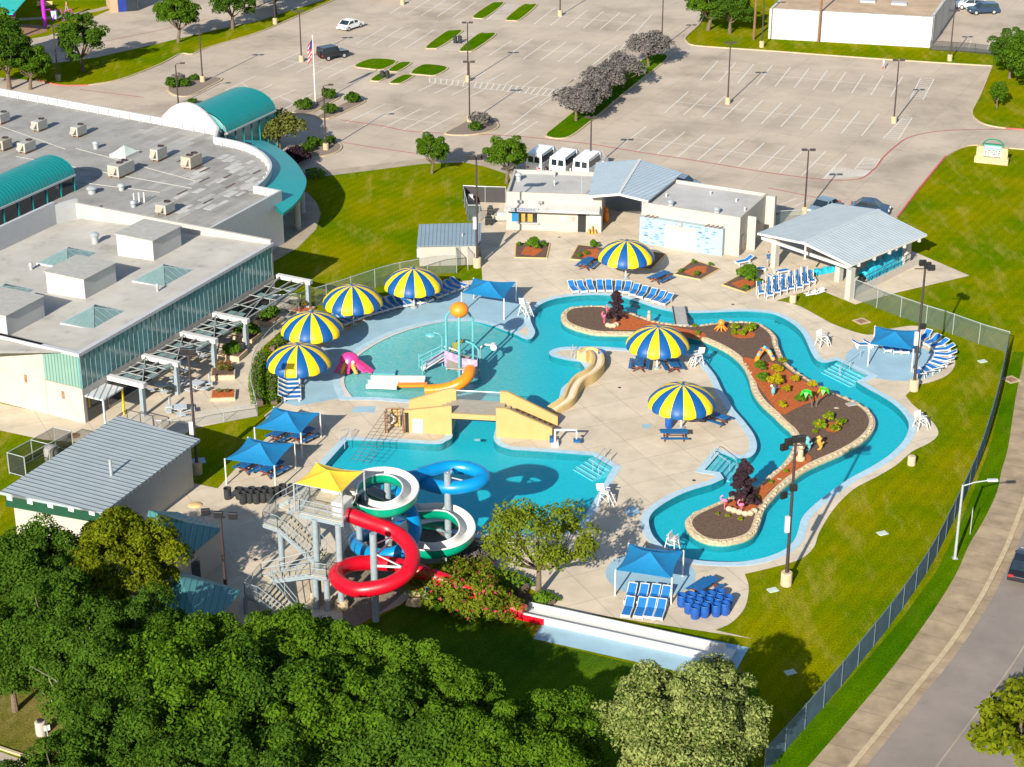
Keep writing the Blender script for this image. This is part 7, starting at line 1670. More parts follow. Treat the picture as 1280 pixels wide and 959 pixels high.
# ---------------------------------------------------------------- tan body slide at the pool edge
P=[G(*p) for p in smooth_poly([(727,452),(738,448),(747,455),(747,466),(738,476),(724,484),(716,494),(711,505),(702,511),(690,517)],False,5)]
t=thing('body_slide','low tan winding body slide with pale trough along the pool edge','water slide',(*P[10],0)); N_=len(P)
hz=[.95-.5*max(0,(i-N_*.5)/(N_*.5))**1.3 for i in range(N_)]
prof=lambda h:[(-.56,-h),(-.54,0.0),(-.36,.02),(-.28,-.2),(.18,-.2),(.30,.08),(.52,.10),(.56,-h)]
V=[];n8=8
m=M()
for i in range(N_):
    a=P[max(0,i-1)];b=P[min(N_-1,i+1)]; dd=Vector((b[0]-a[0],b[1]-a[1])).normalized(); x=Vector((dd.y,-dd.x))
    for l,u in prof(hz[i]): m.v.append((P[i][0]+x.x*l,P[i][1]+x.y*l,hz[i]+u))
for i in range(N_-1):
    for k in range(n8-1): m.f.append([i*n8+k,i*n8+k+1,(i+1)*n8+k+1,(i+1)*n8+k]); m.m.append(1 if k==3 else 0)
m.f.append(list(range(n8))); m.m.append(0); m.f.append([(N_-1)*n8+k for k in range(n8)][::-1]); m.m.append(0)
m.build('flume',['stucco_tan','sand_pale'],t,smooth=True)
# ---------------------------------------------------------------- water play tower in the wading pool
c=G(575,470); play=thing('play_tower','water play tower with orange tipping bucket on aqua legs and lavender panels','play tower',(*c,0))
L=[G(558,476),G(600,479),G(592,462),G(560,455)]; zb=2.0
for px,py in ((558.5,462),(574.5,476),(591.5,465),(599,471)):
    g=G(px,py); 
    if px!=599: M().tube([(*g,0),(*g,5.2),(g[0]+(c[0]-g[0])*.3,g[1]+(c[1]-g[1])*.3,5.9),(c[0]+(g[0]-c[0])*.25,c[1]+(g[1]-c[1])*.25,6.0)],.11,8).build('leg','aqua',play,smooth=True)
    else: M().tube([(*g,0),(*g,2.6),(g[0]-.5,g[1],3.2),(g[0]-1.2,g[1],3.5)],.09,8).build('leg','aqua',play,smooth=True)
bc=(*G(575,470),6.45); M().ball(bc,.85,.85,.72,18).build('bucket','orange',play,smooth=True)
M().lathe([(.78,-.25),(.84,-.18),(.84,-.06),(.78,0)],bc,18,caps=False).build('bucket_band','slide_orange',play,smooth=True)
M().prism(L,1.15,1.25,bottom=True).build('platform','hvac_tan',play)
def panel(a,b,z0,z1,mat,nm='panel',z0b=None,z1b=None):
    A,B=G(*a),G(*b); an=ang(A,B); o=(sin(an)*.04,-cos(an)*.04); z0b=z0 if z0b is None else z0b; z1b=z1 if z1b is None else z1b
    V=[(A[0]-o[0],A[1]-o[1],z0),(B[0]-o[0],B[1]-o[1],z0b),(B[0]-o[0],B[1]-o[1],z1b),(A[0]-o[0],A[1]-o[1],z1)]; V2=[(A[0]+o[0],A[1]+o[1],z0),(B[0]+o[0],B[1]+o[1],z0b),(B[0]+o[0],B[1]+o[1],z1b),(A[0]+o[0],A[1]+o[1],z1)]
    M().add(V+V2,[(0,1,2,3),(7,6,5,4),(0,4,5,1),(1,5,6,2),(2,6,7,3),(3,7,4,0)]).build(nm,mat,play)
panel((531,463),(556,460),.2,.7,'lavender',z0b=.7,z1b=1.9); panel((556,463),(574,470),.4,2.0,'lavender'); panel((574,474),(597,477),.3,2.1,'lavender'); panel((597,476),(597,463),.4,2.0,'lavender'); panel((556,459),(574,465),2.0,2.12,'white_paint')
m=M()
for (a,b) in (((525,465),(531,470)),): pass
for px,py in ((524,461),(528,468),(540,458),(553,456)):
    g=G(px,py); m.cyl((*g,0),(*g,1.5),.05,n=6)
for (a,b,za,zb2) in (((524,461),(553,456),1.2,1.9),((528,468),(556,462),1.2,1.9)): m.cyl((*G(*a),za),(*G(*b),zb2),.05,n=6); m.cyl((*G(*a),za-.4),(*G(*b),zb2-.4),.04,n=6)
m.build('ramp_railing','aqua',play)
M().add([(*G(528,466),.1),(*G(556,462),1.2),(*G(553,456),1.2),(*G(525,460),.1)],[(0,1,2,3)]).build('ramp','sea_green',play)
g=G(553,458); M().tube([(*g,0),(*g,2.9),(g[0]-.3,g[1],3.25),(g[0]-.8,g[1],3.35)],.06,6).build('spray_post','aqua',play); M().lathe([(.05,.25),(.45,.1),(.5,0),(.05,.05)],(g[0]-1.0,g[1],3.1),14).build('spray_head','aqua',play,smooth=True)
m=M(); g=G(578,458)
for k in range(5): m.beam((g[0]-1.2+k*.22,g[1],1.3+.1*k),(g[0]-.8+k*.22,g[1]+.3,2.2+.1*k),.12,.05)
m.build('flower_fan','leaf_gold',play)
g=G(600,452); M().tube([(*g,0),(*g,1.4),(g[0]+.4,g[1],1.7),(g[0]+1.3,g[1],1.6)],.10,8).build('spray_cannon','white_plastic',play,smooth=True); M().cyl((g[0]+1.25,g[1]-.3,1.5),(g[0]+1.25,g[1]+.3,1.5),.3,n=12).build('cannon_wheel','white_plastic',play)
OR=[(588,478,1.9),(583,482,1.75),(573,487,1.45),(560,490,1.1),(545,491,.75),(528,491,.45),(515,491,.3)]
# keep the ground track in front of the tower
OR=[(588,462,1.9),(585,470,1.7),(577,478,1.35),(565,484,.95),(550,487,.65),(533,488,.45)]
P3=sm3(px3(OR),6); os_=thing('orange_slide','curved orange slide from the play tower into a white double trough','water slide',(P3[0].x,P3[0].y,0)); M().tube(P3,[.52]*len(P3),16).build('tube','slide_orange',os_,smooth=True)
m=M()
for i in (8,18,26): dd=(P3[i+1]-P3[i]).normalized()*.05; m.tube([P3[i]-dd,P3[i]+dd],.56,16,caps=False)
m.build('flange','slide_orange',os_,smooth=True)
a,b=G(534,485),G(497,484.5); m=M(); m.beam((*a,.32),(*b,.25),.55,.25); m.build('open_chute','slide_orange',os_)
g=G(560,490); M().cyl((*G(579,480),0),(*G(579,480),1.2),.08,n=8).build('support_post','white_paint',os_); M().cyl((*G(556,487),0),(*G(556,487),.5),.08,n=8).build('support_post','white_paint',os_)
for (a,b,nm) in (((459,484),(497,486),'trough'),((463,478.5),(531,479.5),'trough')):
    A_,B_=G(*a),G(*b); m=M(); an=ang(A_,B_); m.beam((*A_,.22),(*B_,.24),.95,.06); 
    for s in (-.5,.5): o=(-sin(an)*s,cos(an)*s); m.beam((A_[0]+o[0],A_[1]+o[1],.3),(B_[0]+o[0],B_[1]+o[1],.34),.10,.36)
    m.build(nm,'white_plastic',os_)
# pink octopus slide
g=G(440,463); t=thing('octopus_slide','pink octopus play slide with orange legs and aqua mat in the wading pool','play slide',(*g,0))
m=M(); m.ball((g[0]-.2,g[1],.9),.95,.8,.85,16); m.build('head','pink',t,smooth=True)
for k,(dx,dy,l) in enumerate(((-.9,-.5,.5),(-.5,-.85,.6),(-.05,-.95,.7),(.45,-.85,.9),(.85,-.5,1.1),(.9,.3,1.0))):
    M().tube([(g[0]-.2+dx*.6,g[1]+dy*.6,.9),(g[0]-.2+dx*1.1,g[1]+dy*1.1,.5),(g[0]-.2+dx*(1.1+l*.4),g[1]+dy*1.2,.15),(g[0]-.2+dx*(1.2+l*.7),g[1]+dy*1.25,.2)],[.24,.18,.14,.08],8).build('tentacle','pink' if k%2==0 else 'amber',t,smooth=True)
for s in (-.35,.2): M().ball((g[0]+s,g[1]-.82,1.15),.17,.1,.17,10).build('eye','white_paint',t,smooth=True)
m=M(); m.beam((g[0]+.5,g[1]-.3,1.1),(g[0]+1.9,g[1]-.7,.15),.8,.08); m.build('chute','pink',t); m=M(); m.obox((g[0]+3.0,g[1]-.6),2.0,.9,.02,.12,-.05); m.build('landing_mat','aqua',t)
# ---------------------------------------------------------------- trees and plants
import numpy as np
def leaf_cloud(name, seed, R, RZ, clumps, per, leaf, mat, parent, center=(0,0,0), crad=(.26,.42), flat=0.0, cone=False, low=-.75, shell=.45, extra=None, jitter=.55):
    rg = np.random.default_rng(seed); C_=[]
    while len(C_) < clumps:
        v = rg.normal(size=3); v /= np.linalg.norm(v)
        if v[2] < low: continue
        r = shell+(1-shell)*rg.random()**.6
        p = v*r
        if cone:
            h = rg.random(); a = rg.random()*6.283; q = (1-h)**.8*np.sqrt(rg.random())*1.0; p = np.array([q*np.cos(a), q*np.sin(a), h*2-1])
        C_.append(p)
    C_ = np.array(C_); sc_ = np.array([R,R,RZ]); bump = 1+.16*np.sin(3*np.arctan2(C_[:,1],C_[:,0])+seed)[:,None]
    C_ = C_*sc_*(1-crad[0]*.6)*bump
    n = clumps*per; idx = np.repeat(np.arange(clumps), per); cr = (crad[0]+(crad[1]-crad[0])*rg.random(clumps))*R*(.6 if cone else 1)
    d = rg.normal(size=(n,3)); d /= np.linalg.norm(d,axis=1)[:,None]; d[:,2] = np.where(d[:,2]<-.35, -d[:,2], d[:,2])
    pos = C_[idx]+d*(cr[idx]*(.55+.5*rg.random(n)**.5))[:,None]*np.array([1,1,.8])
    nr = d*.8+np.array([0,0,.35])+rg.normal(size=(n,3))*jitter; nr /= np.linalg.norm(nr,axis=1)[:,None]
    t = np.cross(nr, rg.normal(size=(n,3))); t /= np.linalg.norm(t,axis=1)[:,None]; b = np.cross(nr,t)
    s = leaf*(.6+.8*rg.random(n)); L = t*s[:,None]; B = b*(s*.55)[:,None]
    pos = pos+np.array(center)
    V = np.empty((n,4,3)); V[:,0]=pos-L; V[:,1]=pos-B*1.0+L*.1; V[:,2]=pos+L; V[:,3]=pos+B*1.0+L*.1
    me = bpy.data.meshes.new(name); me.vertices.add(n*4); me.vertices.foreach_set('co', V.reshape(-1)); me.loops.add(n*4); me.loops.foreach_set('vertex_index', np.arange(n*4,dtype=np.int32))
    me.polygons.add(n); me.polygons.foreach_set('loop_start', np.arange(0,n*4,4,dtype=np.int32)); me.polygons.foreach_set('loop_total', np.full(n,4,dtype=np.int32))
    mats = mat if isinstance(mat,(list,tuple)) else [mat]
    for q in mats: me.materials.append(MATS[q])
    if len(mats)>1: me.polygons.foreach_set('material_index', (rg.random(n) < (extra or .12)).astype(np.int32))
    me.update(calc_edges=True); me.validate()
    o = bpy.data.objects.new(name, me); COL.objects.link(o); o.parent = parent; FRAME[o.name] = FRAME[parent.name]; return o, C_+np.array(center)
def make_tree(seed, R, RZ, trunk, mat, clumps=46, per=190, leaf=.24, name='broadleaf_tree', bark='bark', crad=(.26,.42), low=-.6, shell=.45, limbs=9, tr=.22, extra=None):
    t = thing(name,'','tree'); zc = trunk+RZ*.75
    o, C_ = leaf_cloud('crown', seed, R, RZ, clumps, per, leaf, mat, t, (0,0,zc), crad, low=low, shell=shell, extra=extra)
    m = M(); rnd = random.Random(seed); lean = (rnd.uniform(-.2,.2),rnd.uniform(-.2,.2))
    fork = (lean[0],lean[1],trunk*.95); m.tube([(0,0,-.05),(lean[0]*.4,lean[1]*.4,trunk*.5),fork],[tr*1.3,tr,tr*.85],9)
    m.build('trunk',bark,t,smooth=True); m = M()
    ids = list(range(len(C_))); rnd.shuffle(ids)
    for k in ids[:limbs]:
        e = C_[k]; mid = ((fork[0]+e[0])*.5,(fork[1]+e[1])*.5,fork[2]+(e[2]-fork[2])*.35); m.tube([fork,mid,tuple(e)],[tr*.6,tr*.35,tr*.12],6)
    m.build('limbs',bark,t,smooth=True); return t
def put(protos, items, group, zc, base=False):
    # items: (px, py, scale, proto index, rot, label); px,py is the crown centre (on level zc) unless base
    freeze(); used=set()
    for (px,py,s,k,r,lab) in items:
        p = protos[k]
        o = p if k not in used else copy_tree(p); used.add(k)
        g = G(px,py,0 if base else zc*(s if not isinstance(s,tuple) else s[2])); o.location=(*g,0); o.rotation_euler=(0,0,r); o.scale = s if isinstance(s,tuple) else (s,s,s)
        o['label']=lab; o['category']='tree'
        if group: o['group']=group
oaks=[make_tree(11,4.2,3.6,2.6,'leaf_oak',100,360,.115,crad=(.14,.30),shell=.35),make_tree(12,4.2,3.8,2.6,'leaf_bright',100,360,.115,crad=(.14,.30),shell=.35),make_tree(13,4.2,3.5,2.5,'leaf_oak',105,360,.11,crad=(.14,.29),shell=.35),make_tree(14,4.2,3.7,2.6,'leaf_bright',96,380,.12,crad=(.15,.30),shell=.35)]
ZC=5.3
F=[(32,728,1.0,0,0,'dark broadleaf tree at the left border below the corrugated roof'),(72,792,1.0,2,1,'dark broadleaf tree below the leftmost dark tree of the grove'),(10,815,.85,0,2,'broadleaf tree cut by the left border above the bare grass'),(168,802,.95,2,3,'dark broadleaf tree just below the yellowish round tree'),
 (118,850,1.0,0,4,'broadleaf tree beside the bare grey branches in the lower left grove'),(212,858,1.0,1,.5,'broadleaf tree between the bare branches and the teal hip roofs'),(262,846,.9,3,1.5,'bright tree top directly in front of the teal hip roofs'),(318,842,.9,1,2.5,'bright tree in front of the lowest stair landing'),
 (160,930,1.0,2,5,'broadleaf tree at the bottom edge right of the cream litter bin'),(250,905,1.1,3,.2,'bright broadleaf tree filling the lower left middle of the grove'),(335,895,1.1,0,1.2,'broadleaf tree in the centre of the grove'),(392,838,.95,3,2.2,'bright tree top under the red slide loop'),
 (452,860,.92,1,3.2,'bright tree right of the one under the red loop'),(505,875,.95,3,4.2,'bright tree at the upper right edge of the grove before the shaded lawn'),(420,925,1.1,1,5.2,'bright broadleaf tree at the bottom edge below the red loop'),(505,950,1.05,0,.8,'broadleaf tree at the bottom edge, middle of the photo'),
 (560,912,.9,1,1.8,'bright tree on the grove edge beside the dark lawn shadow'),(600,960,1.0,3,2.8,'bright tree at the bottom edge near the dark lawn shadow'),(692,935,.85,1,3.8,'separate bright tree left of the big silvery tree'),(335,985,1.05,2,4.8,'broadleaf tree cut by the bottom edge left of centre'),(240,1000,1.05,0,5.8,'broadleaf tree cut by the bottom edge in the left part'),(660,1000,.9,3,.1,'bright tree cut by the bottom edge left of the silvery tree'),(85,985,.9,2,.9,'broadleaf tree cut by the bottom edge at the side street')]
put(oaks,F,'broadleaf trees of the lower left grove',ZC)
yl=[make_tree(21,4.3,3.4,2.4,'leaf_yellowish',130,380,.125,crad=(.14,.27))]
put(yl,[(150,700,1.0,0,0,'yellowish green round tree beside the corrugated roof')],None,ZC)
sv=[make_tree(31,4.9,4.3,2.4,'leaf_silver',160,400,.11,crad=(.12,.24))]
put(sv,[(855,915,1.0,0,0,'big round silvery green tree covering the end of the slide run-out')],None,5.8)
rb=[make_tree(32,3.2,3.0,2.4,'leaf_yellowish',36,150,.22)]
put(rb,[(1283,915,1.0,0,1,'light green tree at the lower right corner over the street')],None,4.6)
# open crowned tree in the pool court
oc=[make_tree(41,4.1,2.7,2.4,'leaf_court',60,135,.125,crad=(.15,.28),low=-.35,shell=.5,limbs=18,tr=.2)]
put(oc,[(673,745,1.0,0,.7,'open crowned tree with visible trunk beside the deep pool')],None,0,base=True)
# lot and lawn trees
lt=[make_tree(51,3.0,2.9,1.7,'leaf_oak',70,240,.13,crad=(.16,.30)),make_tree(52,3.0,2.8,1.7,'leaf_bright',70,240,.13,crad=(.16,.30))]
put(lt,[(104,89,1.15,0,0,'round dark green tree on the lawn strip by the lamp post at top left'),(223,53,1.1,1,1,'round green tree at the bend of the top lawn strip'),(291,36,1.1,0,2,'green tree on the lawn strip right of the bend'),(345,18,1.1,1,3,'green tree at the top edge of the lawn strip'),(318,10,1.0,0,4,'dark green tree behind the others on the top lawn strip'),
 (12,112,1.35,0,5,'large dark green tree at the left border behind the grey roof'),(-12,92,1.5,1,5.5,'dark green tree cut by the left border near the playground'),(38,112,1.0,1,.4,'smaller dark green tree beside the grey roof parapet'),
 (885,38,(1.25,1.25,1.0),1,.6,'spreading bright green tree on the top lawn, left one'),(912,42,(1.1,1.1,1.0),0,1.6,'green tree on the top lawn, right of the spreading one'),(1262,98,1.0,0,2.6,'dark round tree at the right border beyond the lot'),(1284,112,1.15,1,3.6,'dark tree cut by the right border beyond the lot'),(1246,135,(.42,.42,.55),1,4.6,'small young tree on the right lawn by the kerb'),
 (540,217,(.66,.66,.75),1,.3,'small upright tree on the lawn left of the lamp mast'),(633,229,(.86,.86,.88),1,1.3,'green tree behind the slatted enclosure next to the white vans')],'lawn and lot trees',0,base=True)
gt=[make_tree(61,2.9,1.7,1.3,'leaf_grey',50,130,.15,crad=(.22,.36),low=-.25,shell=.4,limbs=14,tr=.16),make_tree(62,2.9,1.7,1.3,'leaf_grey',50,130,.15,crad=(.22,.36),low=-.25,shell=.4,limbs=14,tr=.16)]
put(gt,[(720,152,1.05,0,0,'grey leaved spreading tree nearest the vans on the long grass strip'),(738,140,.9,1,1,'grey leaved tree second from the vans on the grass strip'),(757,126,1.05,1,2,'grey leaved tree third from the vans on the grass strip'),(779,111,1.05,0,3,'grey leaved tree second from the far end of the grass strip'),(811,84,1.1,1,4,'grey leaved tree at the far end of the grass strip')],'grey leaved trees on the lot strip',0,base=True)
ol=[make_tree(71,3.2,1.9,1.4,'leaf_olive',46,130,.19,low=-.25,limbs=14,tr=.17)]
put(ol,[(350,188,1.0,0,0,'olive green spreading tree at the entrance beside the curved teal roof')],None,0,base=True)
# ---- shrubs
def make_bush(name, seed, R, RZ, mat, clumps=14, per=70, leaf=.11, extra=None, cat='shrub', crad=(.35,.5)):
    t = thing(name,'',cat); leaf_cloud('foliage',seed,R,RZ,clumps,per,leaf,mat,t,(0,0,RZ*.75),crad,low=-.2,shell=.35,extra=extra)
    m=M(); 
    for k in range(4): a=k*1.6+seed; m.tube([(0,0,-.02),(cos(a)*R*.35,sin(a)*R*.35,RZ*.9)],[.05*R+.01,.02],5)
    m.build('stem','bark',t); return t
def shrubs(proto, items, group, z=0.0, cat='shrub'):
    freeze(); first=True
    for it in items:
        px,py,s,lab=it[:4]; o=proto if first else copy_tree(proto); first=False; g=G(px,py); o.location=(*g,it[4] if len(it)>4 else z); o.rotation_euler=(0,0,(px*1.7+py)%6.28); o.scale=(s,s,s) if not isinstance(s,tuple) else s; o['label']=lab; o['category']=cat
        if group: o['group']=group
X=lambda a,b:(880+a/7.1,400+b/7.1+1)
gold=make_bush('golden_shrub',5,.52,.42,'leaf_gold',16,110,.06,crad=(.3,.4))
shrubs(gold,[(*X(640,480),1.15,'golden ball shrub right of the upper green ball on the orange mulch'),(*X(628,605),1.55,'largest golden ball shrub above the aqua bird figure'),(*X(803,570),1.0,'golden ball shrub nearest the upper river edge'),(*X(725,660),.95,'golden ball shrub right of the aqua bird figure'),(*X(690,790),.85,'golden ball shrub lowest on the orange mulch'),(*X(960,620),.95,'golden ball shrub touching the green palm figure')],'golden ball shrubs on the island',.24)
gr=make_bush('green_shrub',6,.52,.45,'leaf_green',16,110,.06,crad=(.3,.4))
shrubs(gr,[(*X(503,460),1.15,'upper green ball shrub at the left edge of the orange mulch'),(*X(520,560),1.1,'lower green ball shrub left of the largest golden ball'),(*X(843,750),1.1,'green ball shrub below the palm figures')],'green ball shrubs on the island',.24)
cl=make_bush('flowering_shrub',7,.42,.32,['leaf_green','leaf_gold'],extra=.35)
shrubs(cl,[(918,415,1.0,'yellow green shrub left in the cluster beside the orange octopus'),(917,421,.9,'low yellow green shrub lower left in the cluster by the octopus'),(929,422.5,.9,'yellow green shrub lowest in the cluster by the octopus'),(936,417.5,1.15,'largest yellow green shrub in the cluster by the octopus'),(941,415,1.1,'yellow green shrub right in the cluster by the octopus'),
 (1025,538,1.3,'yellow green shrub left of the small orange patch near the river bend'),(1037,528,1.15,'yellow green shrub above the small orange patch'),(1051,535,1.05,'yellow green shrub right of the small orange patch'),(1044,542,1.0,'yellow green shrub below the small orange patch'),(1018,545,.6,'small yellow green shrub above the seahorse figures'),
 (869,412,.6,'tiny yellow shrub on the narrow orange mulch by the umbrella'),(872,421,.6,'tiny yellow shrub lower on the narrow orange mulch'),(978,457,.9,'loose grassy shrub below the orange arch figure'),(982,594,.5,'tiny green plant on the lower orange mulch'),(964,608,.5,'tiny yellow plant beside the flat stone on the lower mulch'),(943,628,.75,'yellow green shrub at the foot of the purple bush'),
 (897,647,.4,'left small green tuft before the flamingos'),(909,650,.45,'middle small green tuft before the flamingos'),(926,654,.5,'right small green tuft before the flamingos')],'yellow green shrubs on the island',.24)
pb=thing('purple_shrub','','shrub'); leaf_cloud('foliage',9,1.45,1.7,90,100,.11,'leaf_purple',pb,(0,0,1.65),(.16,.30),cone=True); M().tube([(0,0,0),(0,0,2.2)],[.09,.03],6).build('stem','bark',pb)
shrubs(pb,[(770,402,.9,'dark purple conical shrub at the upper end of the island'),(928,633,1.15,'dark purple conical shrub behind the flamingos')],'purple conical shrubs',.24)
# plaza bed shrubs
ps=make_bush('leafy_shrub',15,.7,.7,'leaf_green',16,90,.14)
shrubs(ps,[(667,312,1.0,'upright green shrub in the bed before the concession window'),(649,309,.4,'small green tuft left in the bed before the concession window'),(680,309,.45,'small tuft right in the bed before the concession window'),(742,311,.7,'green shrub in the bed behind the striped umbrella'),(733,320,.4,'small yellow tuft in the bed behind the striped umbrella'),(724,323,.4,'small tuft at the front of the bed behind the umbrella'),
 (935,352,1.35,'large leafy bush in the bed by the loungers'),(948,356,.5,'small tuft right of the large leafy bush'),(932,364,.45,'small tuft at the front corner of the lounger bed'),(871,346,.45,'yellow tuft at the front of the diamond bed'),(867,331,.4,'tuft at the back of the diamond bed'),(851,342,.35,'tuft at the left of the diamond bed'),(888,334,.35,'tuft at the right of the diamond bed')],'shrubs in the plaza beds',.12)
# patio planters: clipped domes and loose shrubs
ph=thing('planter_hedge','','hedge'); leaf_cloud('foliage',16,1.0,.75,26,150,.085,'leaf_green',ph,(0,0,.28),(.3,.4),low=-.1,shell=.5); M().tube([(0,0,0),(0,0,.5)],[.06,.03],5).build('stem','bark',ph)
shrubs(ph,[(291,445.5,(1.05,.9,1),'clipped dome hedge in the middle patio planter',.5),(309,423,(1.15,.95,1),'clipped dome hedge in the planter behind the middle one',.5),(336,403,(1.05,.95,1.1),'leafy hedge in the planter by the umbrella edge',.5)],'dome hedges in the patio planters',cat='hedge')
shrubs(make_bush('flowering_bush',17,.75,.6,['leaf_olive','bloom_red'],extra=.12),[(276,469,.85,'loose flowering bush left in the patio planter',.42),(283,469,.85,'loose flowering bush right in the patio planter',.42),(370,388,.8,'red flowering bush left in the far patio planter',.3),(381,388,.8,'red flowering bush right in the far patio planter',.3),(274,495,.4,'small plant left in the front patio planter',.3),(284,495,.4,'small plant right in the front patio planter',.3)],'loose bushes in the patio planters')
def hedge_run(name, label, path, w, h, mat, seed, z=0.0, leaf=.10, dens=120):
    P=GP(path); t=thing(name,label,'hedge',(*P[0],z)); rg=np.random.default_rng(seed); segs=[]
    L=[dist(P[i],P[i+1]) for i in range(len(P)-1)]; tot=sum(L); n=int(tot*dens); V=[];F_=[]
    m=M()
    for k in range(n):
        s=rg.random()*tot; i=0
        while s>L[i] and i<len(L)-1: s-=L[i]; i+=1
        p=lerp(P[i],P[i+1],s/L[i]); a=ang(P[i],P[i+1])+pi/2; th=rg.random()*pi; o=cos(th)*w/2*(.85+.25*rg.random()); zz=sin(th)**.6*h*(.8+.25*rg.random())
        c=Vector((p[0]+cos(a)*o,p[1]+sin(a)*o,z+zz)); d=Vector((cos(a)*o,sin(a)*o,zz*.8)).normalized()+Vector(rg.normal(size=3))*.5; d.normalize()
        u=d.cross(Vector(rg.normal(size=3))).normalized()*leaf*(.6+.8*rg.random()); v=d.cross(u)*.6; m.add([c-u,c-v,c+u,c+v],[(0,1,2,3)])
    m.build('foliage',mat,t); m=M()
    for i in range(len(P)-1): m.beam((*P[i],z+h*.3),(*P[i+1],z+h*.3),w*.45,h*.55)
    m.build('stems','bark',t); return t
hedge_run('curved_hedge','long curved clipped hedge outside the patio fence',[(325,508),(321,492),(320,476),(325,458),(330,447)],1.3,.9,'leaf_green',3)
hedge_run('curved_hedge','lower inner hedge between the curved hedge and the umbrella loungers',[(343,506),(340,490),(341,472),(345,462)],1.2,.5,'leaf_green',4)
hedge_run('curved_hedge','short hedge behind the umbrella beside the patio fence',[(340,440),(350,431),(360,423)],1.1,.8,'leaf_green',8)
hedge_run('low_hedge','dark low hedge under the open crowned tree',[(608,728),(622,730),(640,735),(655,742)],2.3,1.0,'leaf_green',6,leaf=.13,dens=230)
hedge_run('low_hedge','low dark shrub patch at the foot of the open crowned tree',[(672,748),(682,752),(690,757)],1.5,.6,'leaf_green',7,leaf=.13,dens=200)
hedge_run('ivy_bed','dark shrub bed below the curved teal roof on the lawn',[(384,222),(393,221),(402,219)],2.4,.9,'leaf_green',9,leaf=.14,dens=160)
# flowering bush over the red slide
fb=make_bush('blooming_bush',23,2.3,1.4,['leaf_court','bloom_red'],40,110,.115,extra=.045,crad=(.18,.34))
shrubs(fb,[(556,752,1.15,'big leafy bush with red blooms hiding the red slide, left one'),(597,768,1.1,'big leafy bush with red blooms hiding the red slide, nearest the white run-out'),(588,735,.85,'leafy bush with red blooms behind the other two'),(528,738,.85,'smaller leafy bush beside the round boulder post'),(626,772,.75,'small leafy bush at the red end of the white run-out')],'blooming bushes over the red slide')
shrubs(make_bush('dry_shrub',24,1.6,1.1,['leaf_grey','leaf_olive'],22,60,.12,extra=.2),[(578,708,1.0,'greyish dry shrub between the white flume and the open crowned tree'),(606,706,.7,'smaller greyish shrub beside the open crowned tree')],'dry shrubs')
# lot island shrubs and purple bush
shrubs(make_bush('purple_bush',25,1.7,1.25,'leaf_purple',26,110,.15),[(371,207,1.0,'round purple bush beside the curved teal roof')],None)
sb=make_bush('green_bush',26,1.0,.7,'leaf_oak',16,80,.16)
shrubs(sb,[(216,110,1.1,'dark round bush at the left end of the shrub island'),(231,109,.9,'bright spiky bush on the shrub island'),(243,101,.7,'small bush at the back of the shrub island'),(240,130,.6,'small bush just behind the white arch'),(380,138,1.2,'green bush on the flagpole island'),(411,124,1.1,'green bush behind the flagpole'),(412,143,1.1,'green bush on the lower twin island'),(441,129,1.1,'green bush at the far end of the lower twin island'),
 (594,164,.9,'green bush on the teardrop island'),(384,191,.9,'green bush beside the purple bush'),(392,184,1.0,'dark bush behind the lamp post bed'),(413,180,.8,'small bush right of the lamp post bed'),(403,183,.7,'small bush in the lamp post bed'),(480,97,.6,'small shrub beside the dark bin on the grass island')],'green bushes on the lot islands')
shrubs(make_bush('bare_shrub',27,1.3,.9,['leaf_grey','leaf_olive'],18,60,.14,extra=.1),[(600,158,1.1,'grey twiggy shrub on the teardrop island'),(225,104,.8,'grey green shrub on the shrub island')],'twiggy shrubs')
# bare dead branches in the grove
g=G(88,850,6.0); t=thing('dead_branches','bare grey branches showing among the trees at lower left','tree',(*g,0)); m=M(); m.tube([(g[0],g[1],0),(g[0],g[1],5)],[.2,.12],7); m.build('trunk','hvac_tan',t); m=M(); rnd=random.Random(5)
for k in range(16):
    a=rnd.uniform(0,6.28); l=rnd.uniform(1.2,3.0); z0=rnd.uniform(3.5,5); e=(g[0]+cos(a)*l,g[1]+sin(a)*l,z0+rnd.uniform(1.0,3.6)); mid=lerp((g[0],g[1],z0),e,.5); mid=(mid[0]+rnd.uniform(-.3,.3),mid[1]+rnd.uniform(-.3,.3),mid[2]); m.tube([(g[0],g[1],z0),mid,e],[.07,.05,.02],5)
m.build('limbs','hvac_tan',t)
# ---------------------------------------------------------------- figures on the island
def fig(px,py,name,label,cat='garden figure',z=.24): g=G(px,py); return thing(name,label,cat,(*g,z)),g
t,g=fig(901,415,'octopus_figure','orange octopus figure on the upper mulch'); M().ball((g[0],g[1],1.05),.42,.38,.48,12).build('head','orange',t,smooth=True)
for k in range(8): a=k*pi/4; M().tube([(g[0]+cos(a)*.2,g[1]+sin(a)*.2,.85),(g[0]+cos(a)*.5,g[1]+sin(a)*.5,.5),(g[0]+cos(a)*.8,g[1]+sin(a)*.8,.28)],[.13,.10,.05],7).build('tentacle','orange',t,smooth=True)
t,g=fig(956,452,'arch_figure','orange arched figure with aqua and blue blobs')
A_=(*G(942,456),.25); B_=(*G(970,454),.25); pts=[lerp(A_,B_,k/14) for k in range(15)]; pts=[(p[0],p[1]+.9*sin(pi*k/14),.25+1.15*sin(pi*k/14)) for k,p in enumerate(pts)]
M().tube(pts,[.22+.06*(k%2) for k in range(15)],9).build('body','orange',t,smooth=True)
for k,mt in ((2,'aqua'),(4,'table_blue'),(7,'aqua'),(9,'table_blue'),(11,'aqua'),(13,'table_blue')): M().ball((pts[k][0],pts[k][1]-.1,pts[k][2]+.22),.2,.16,.2,9).build('blob',mt,t,smooth=True)
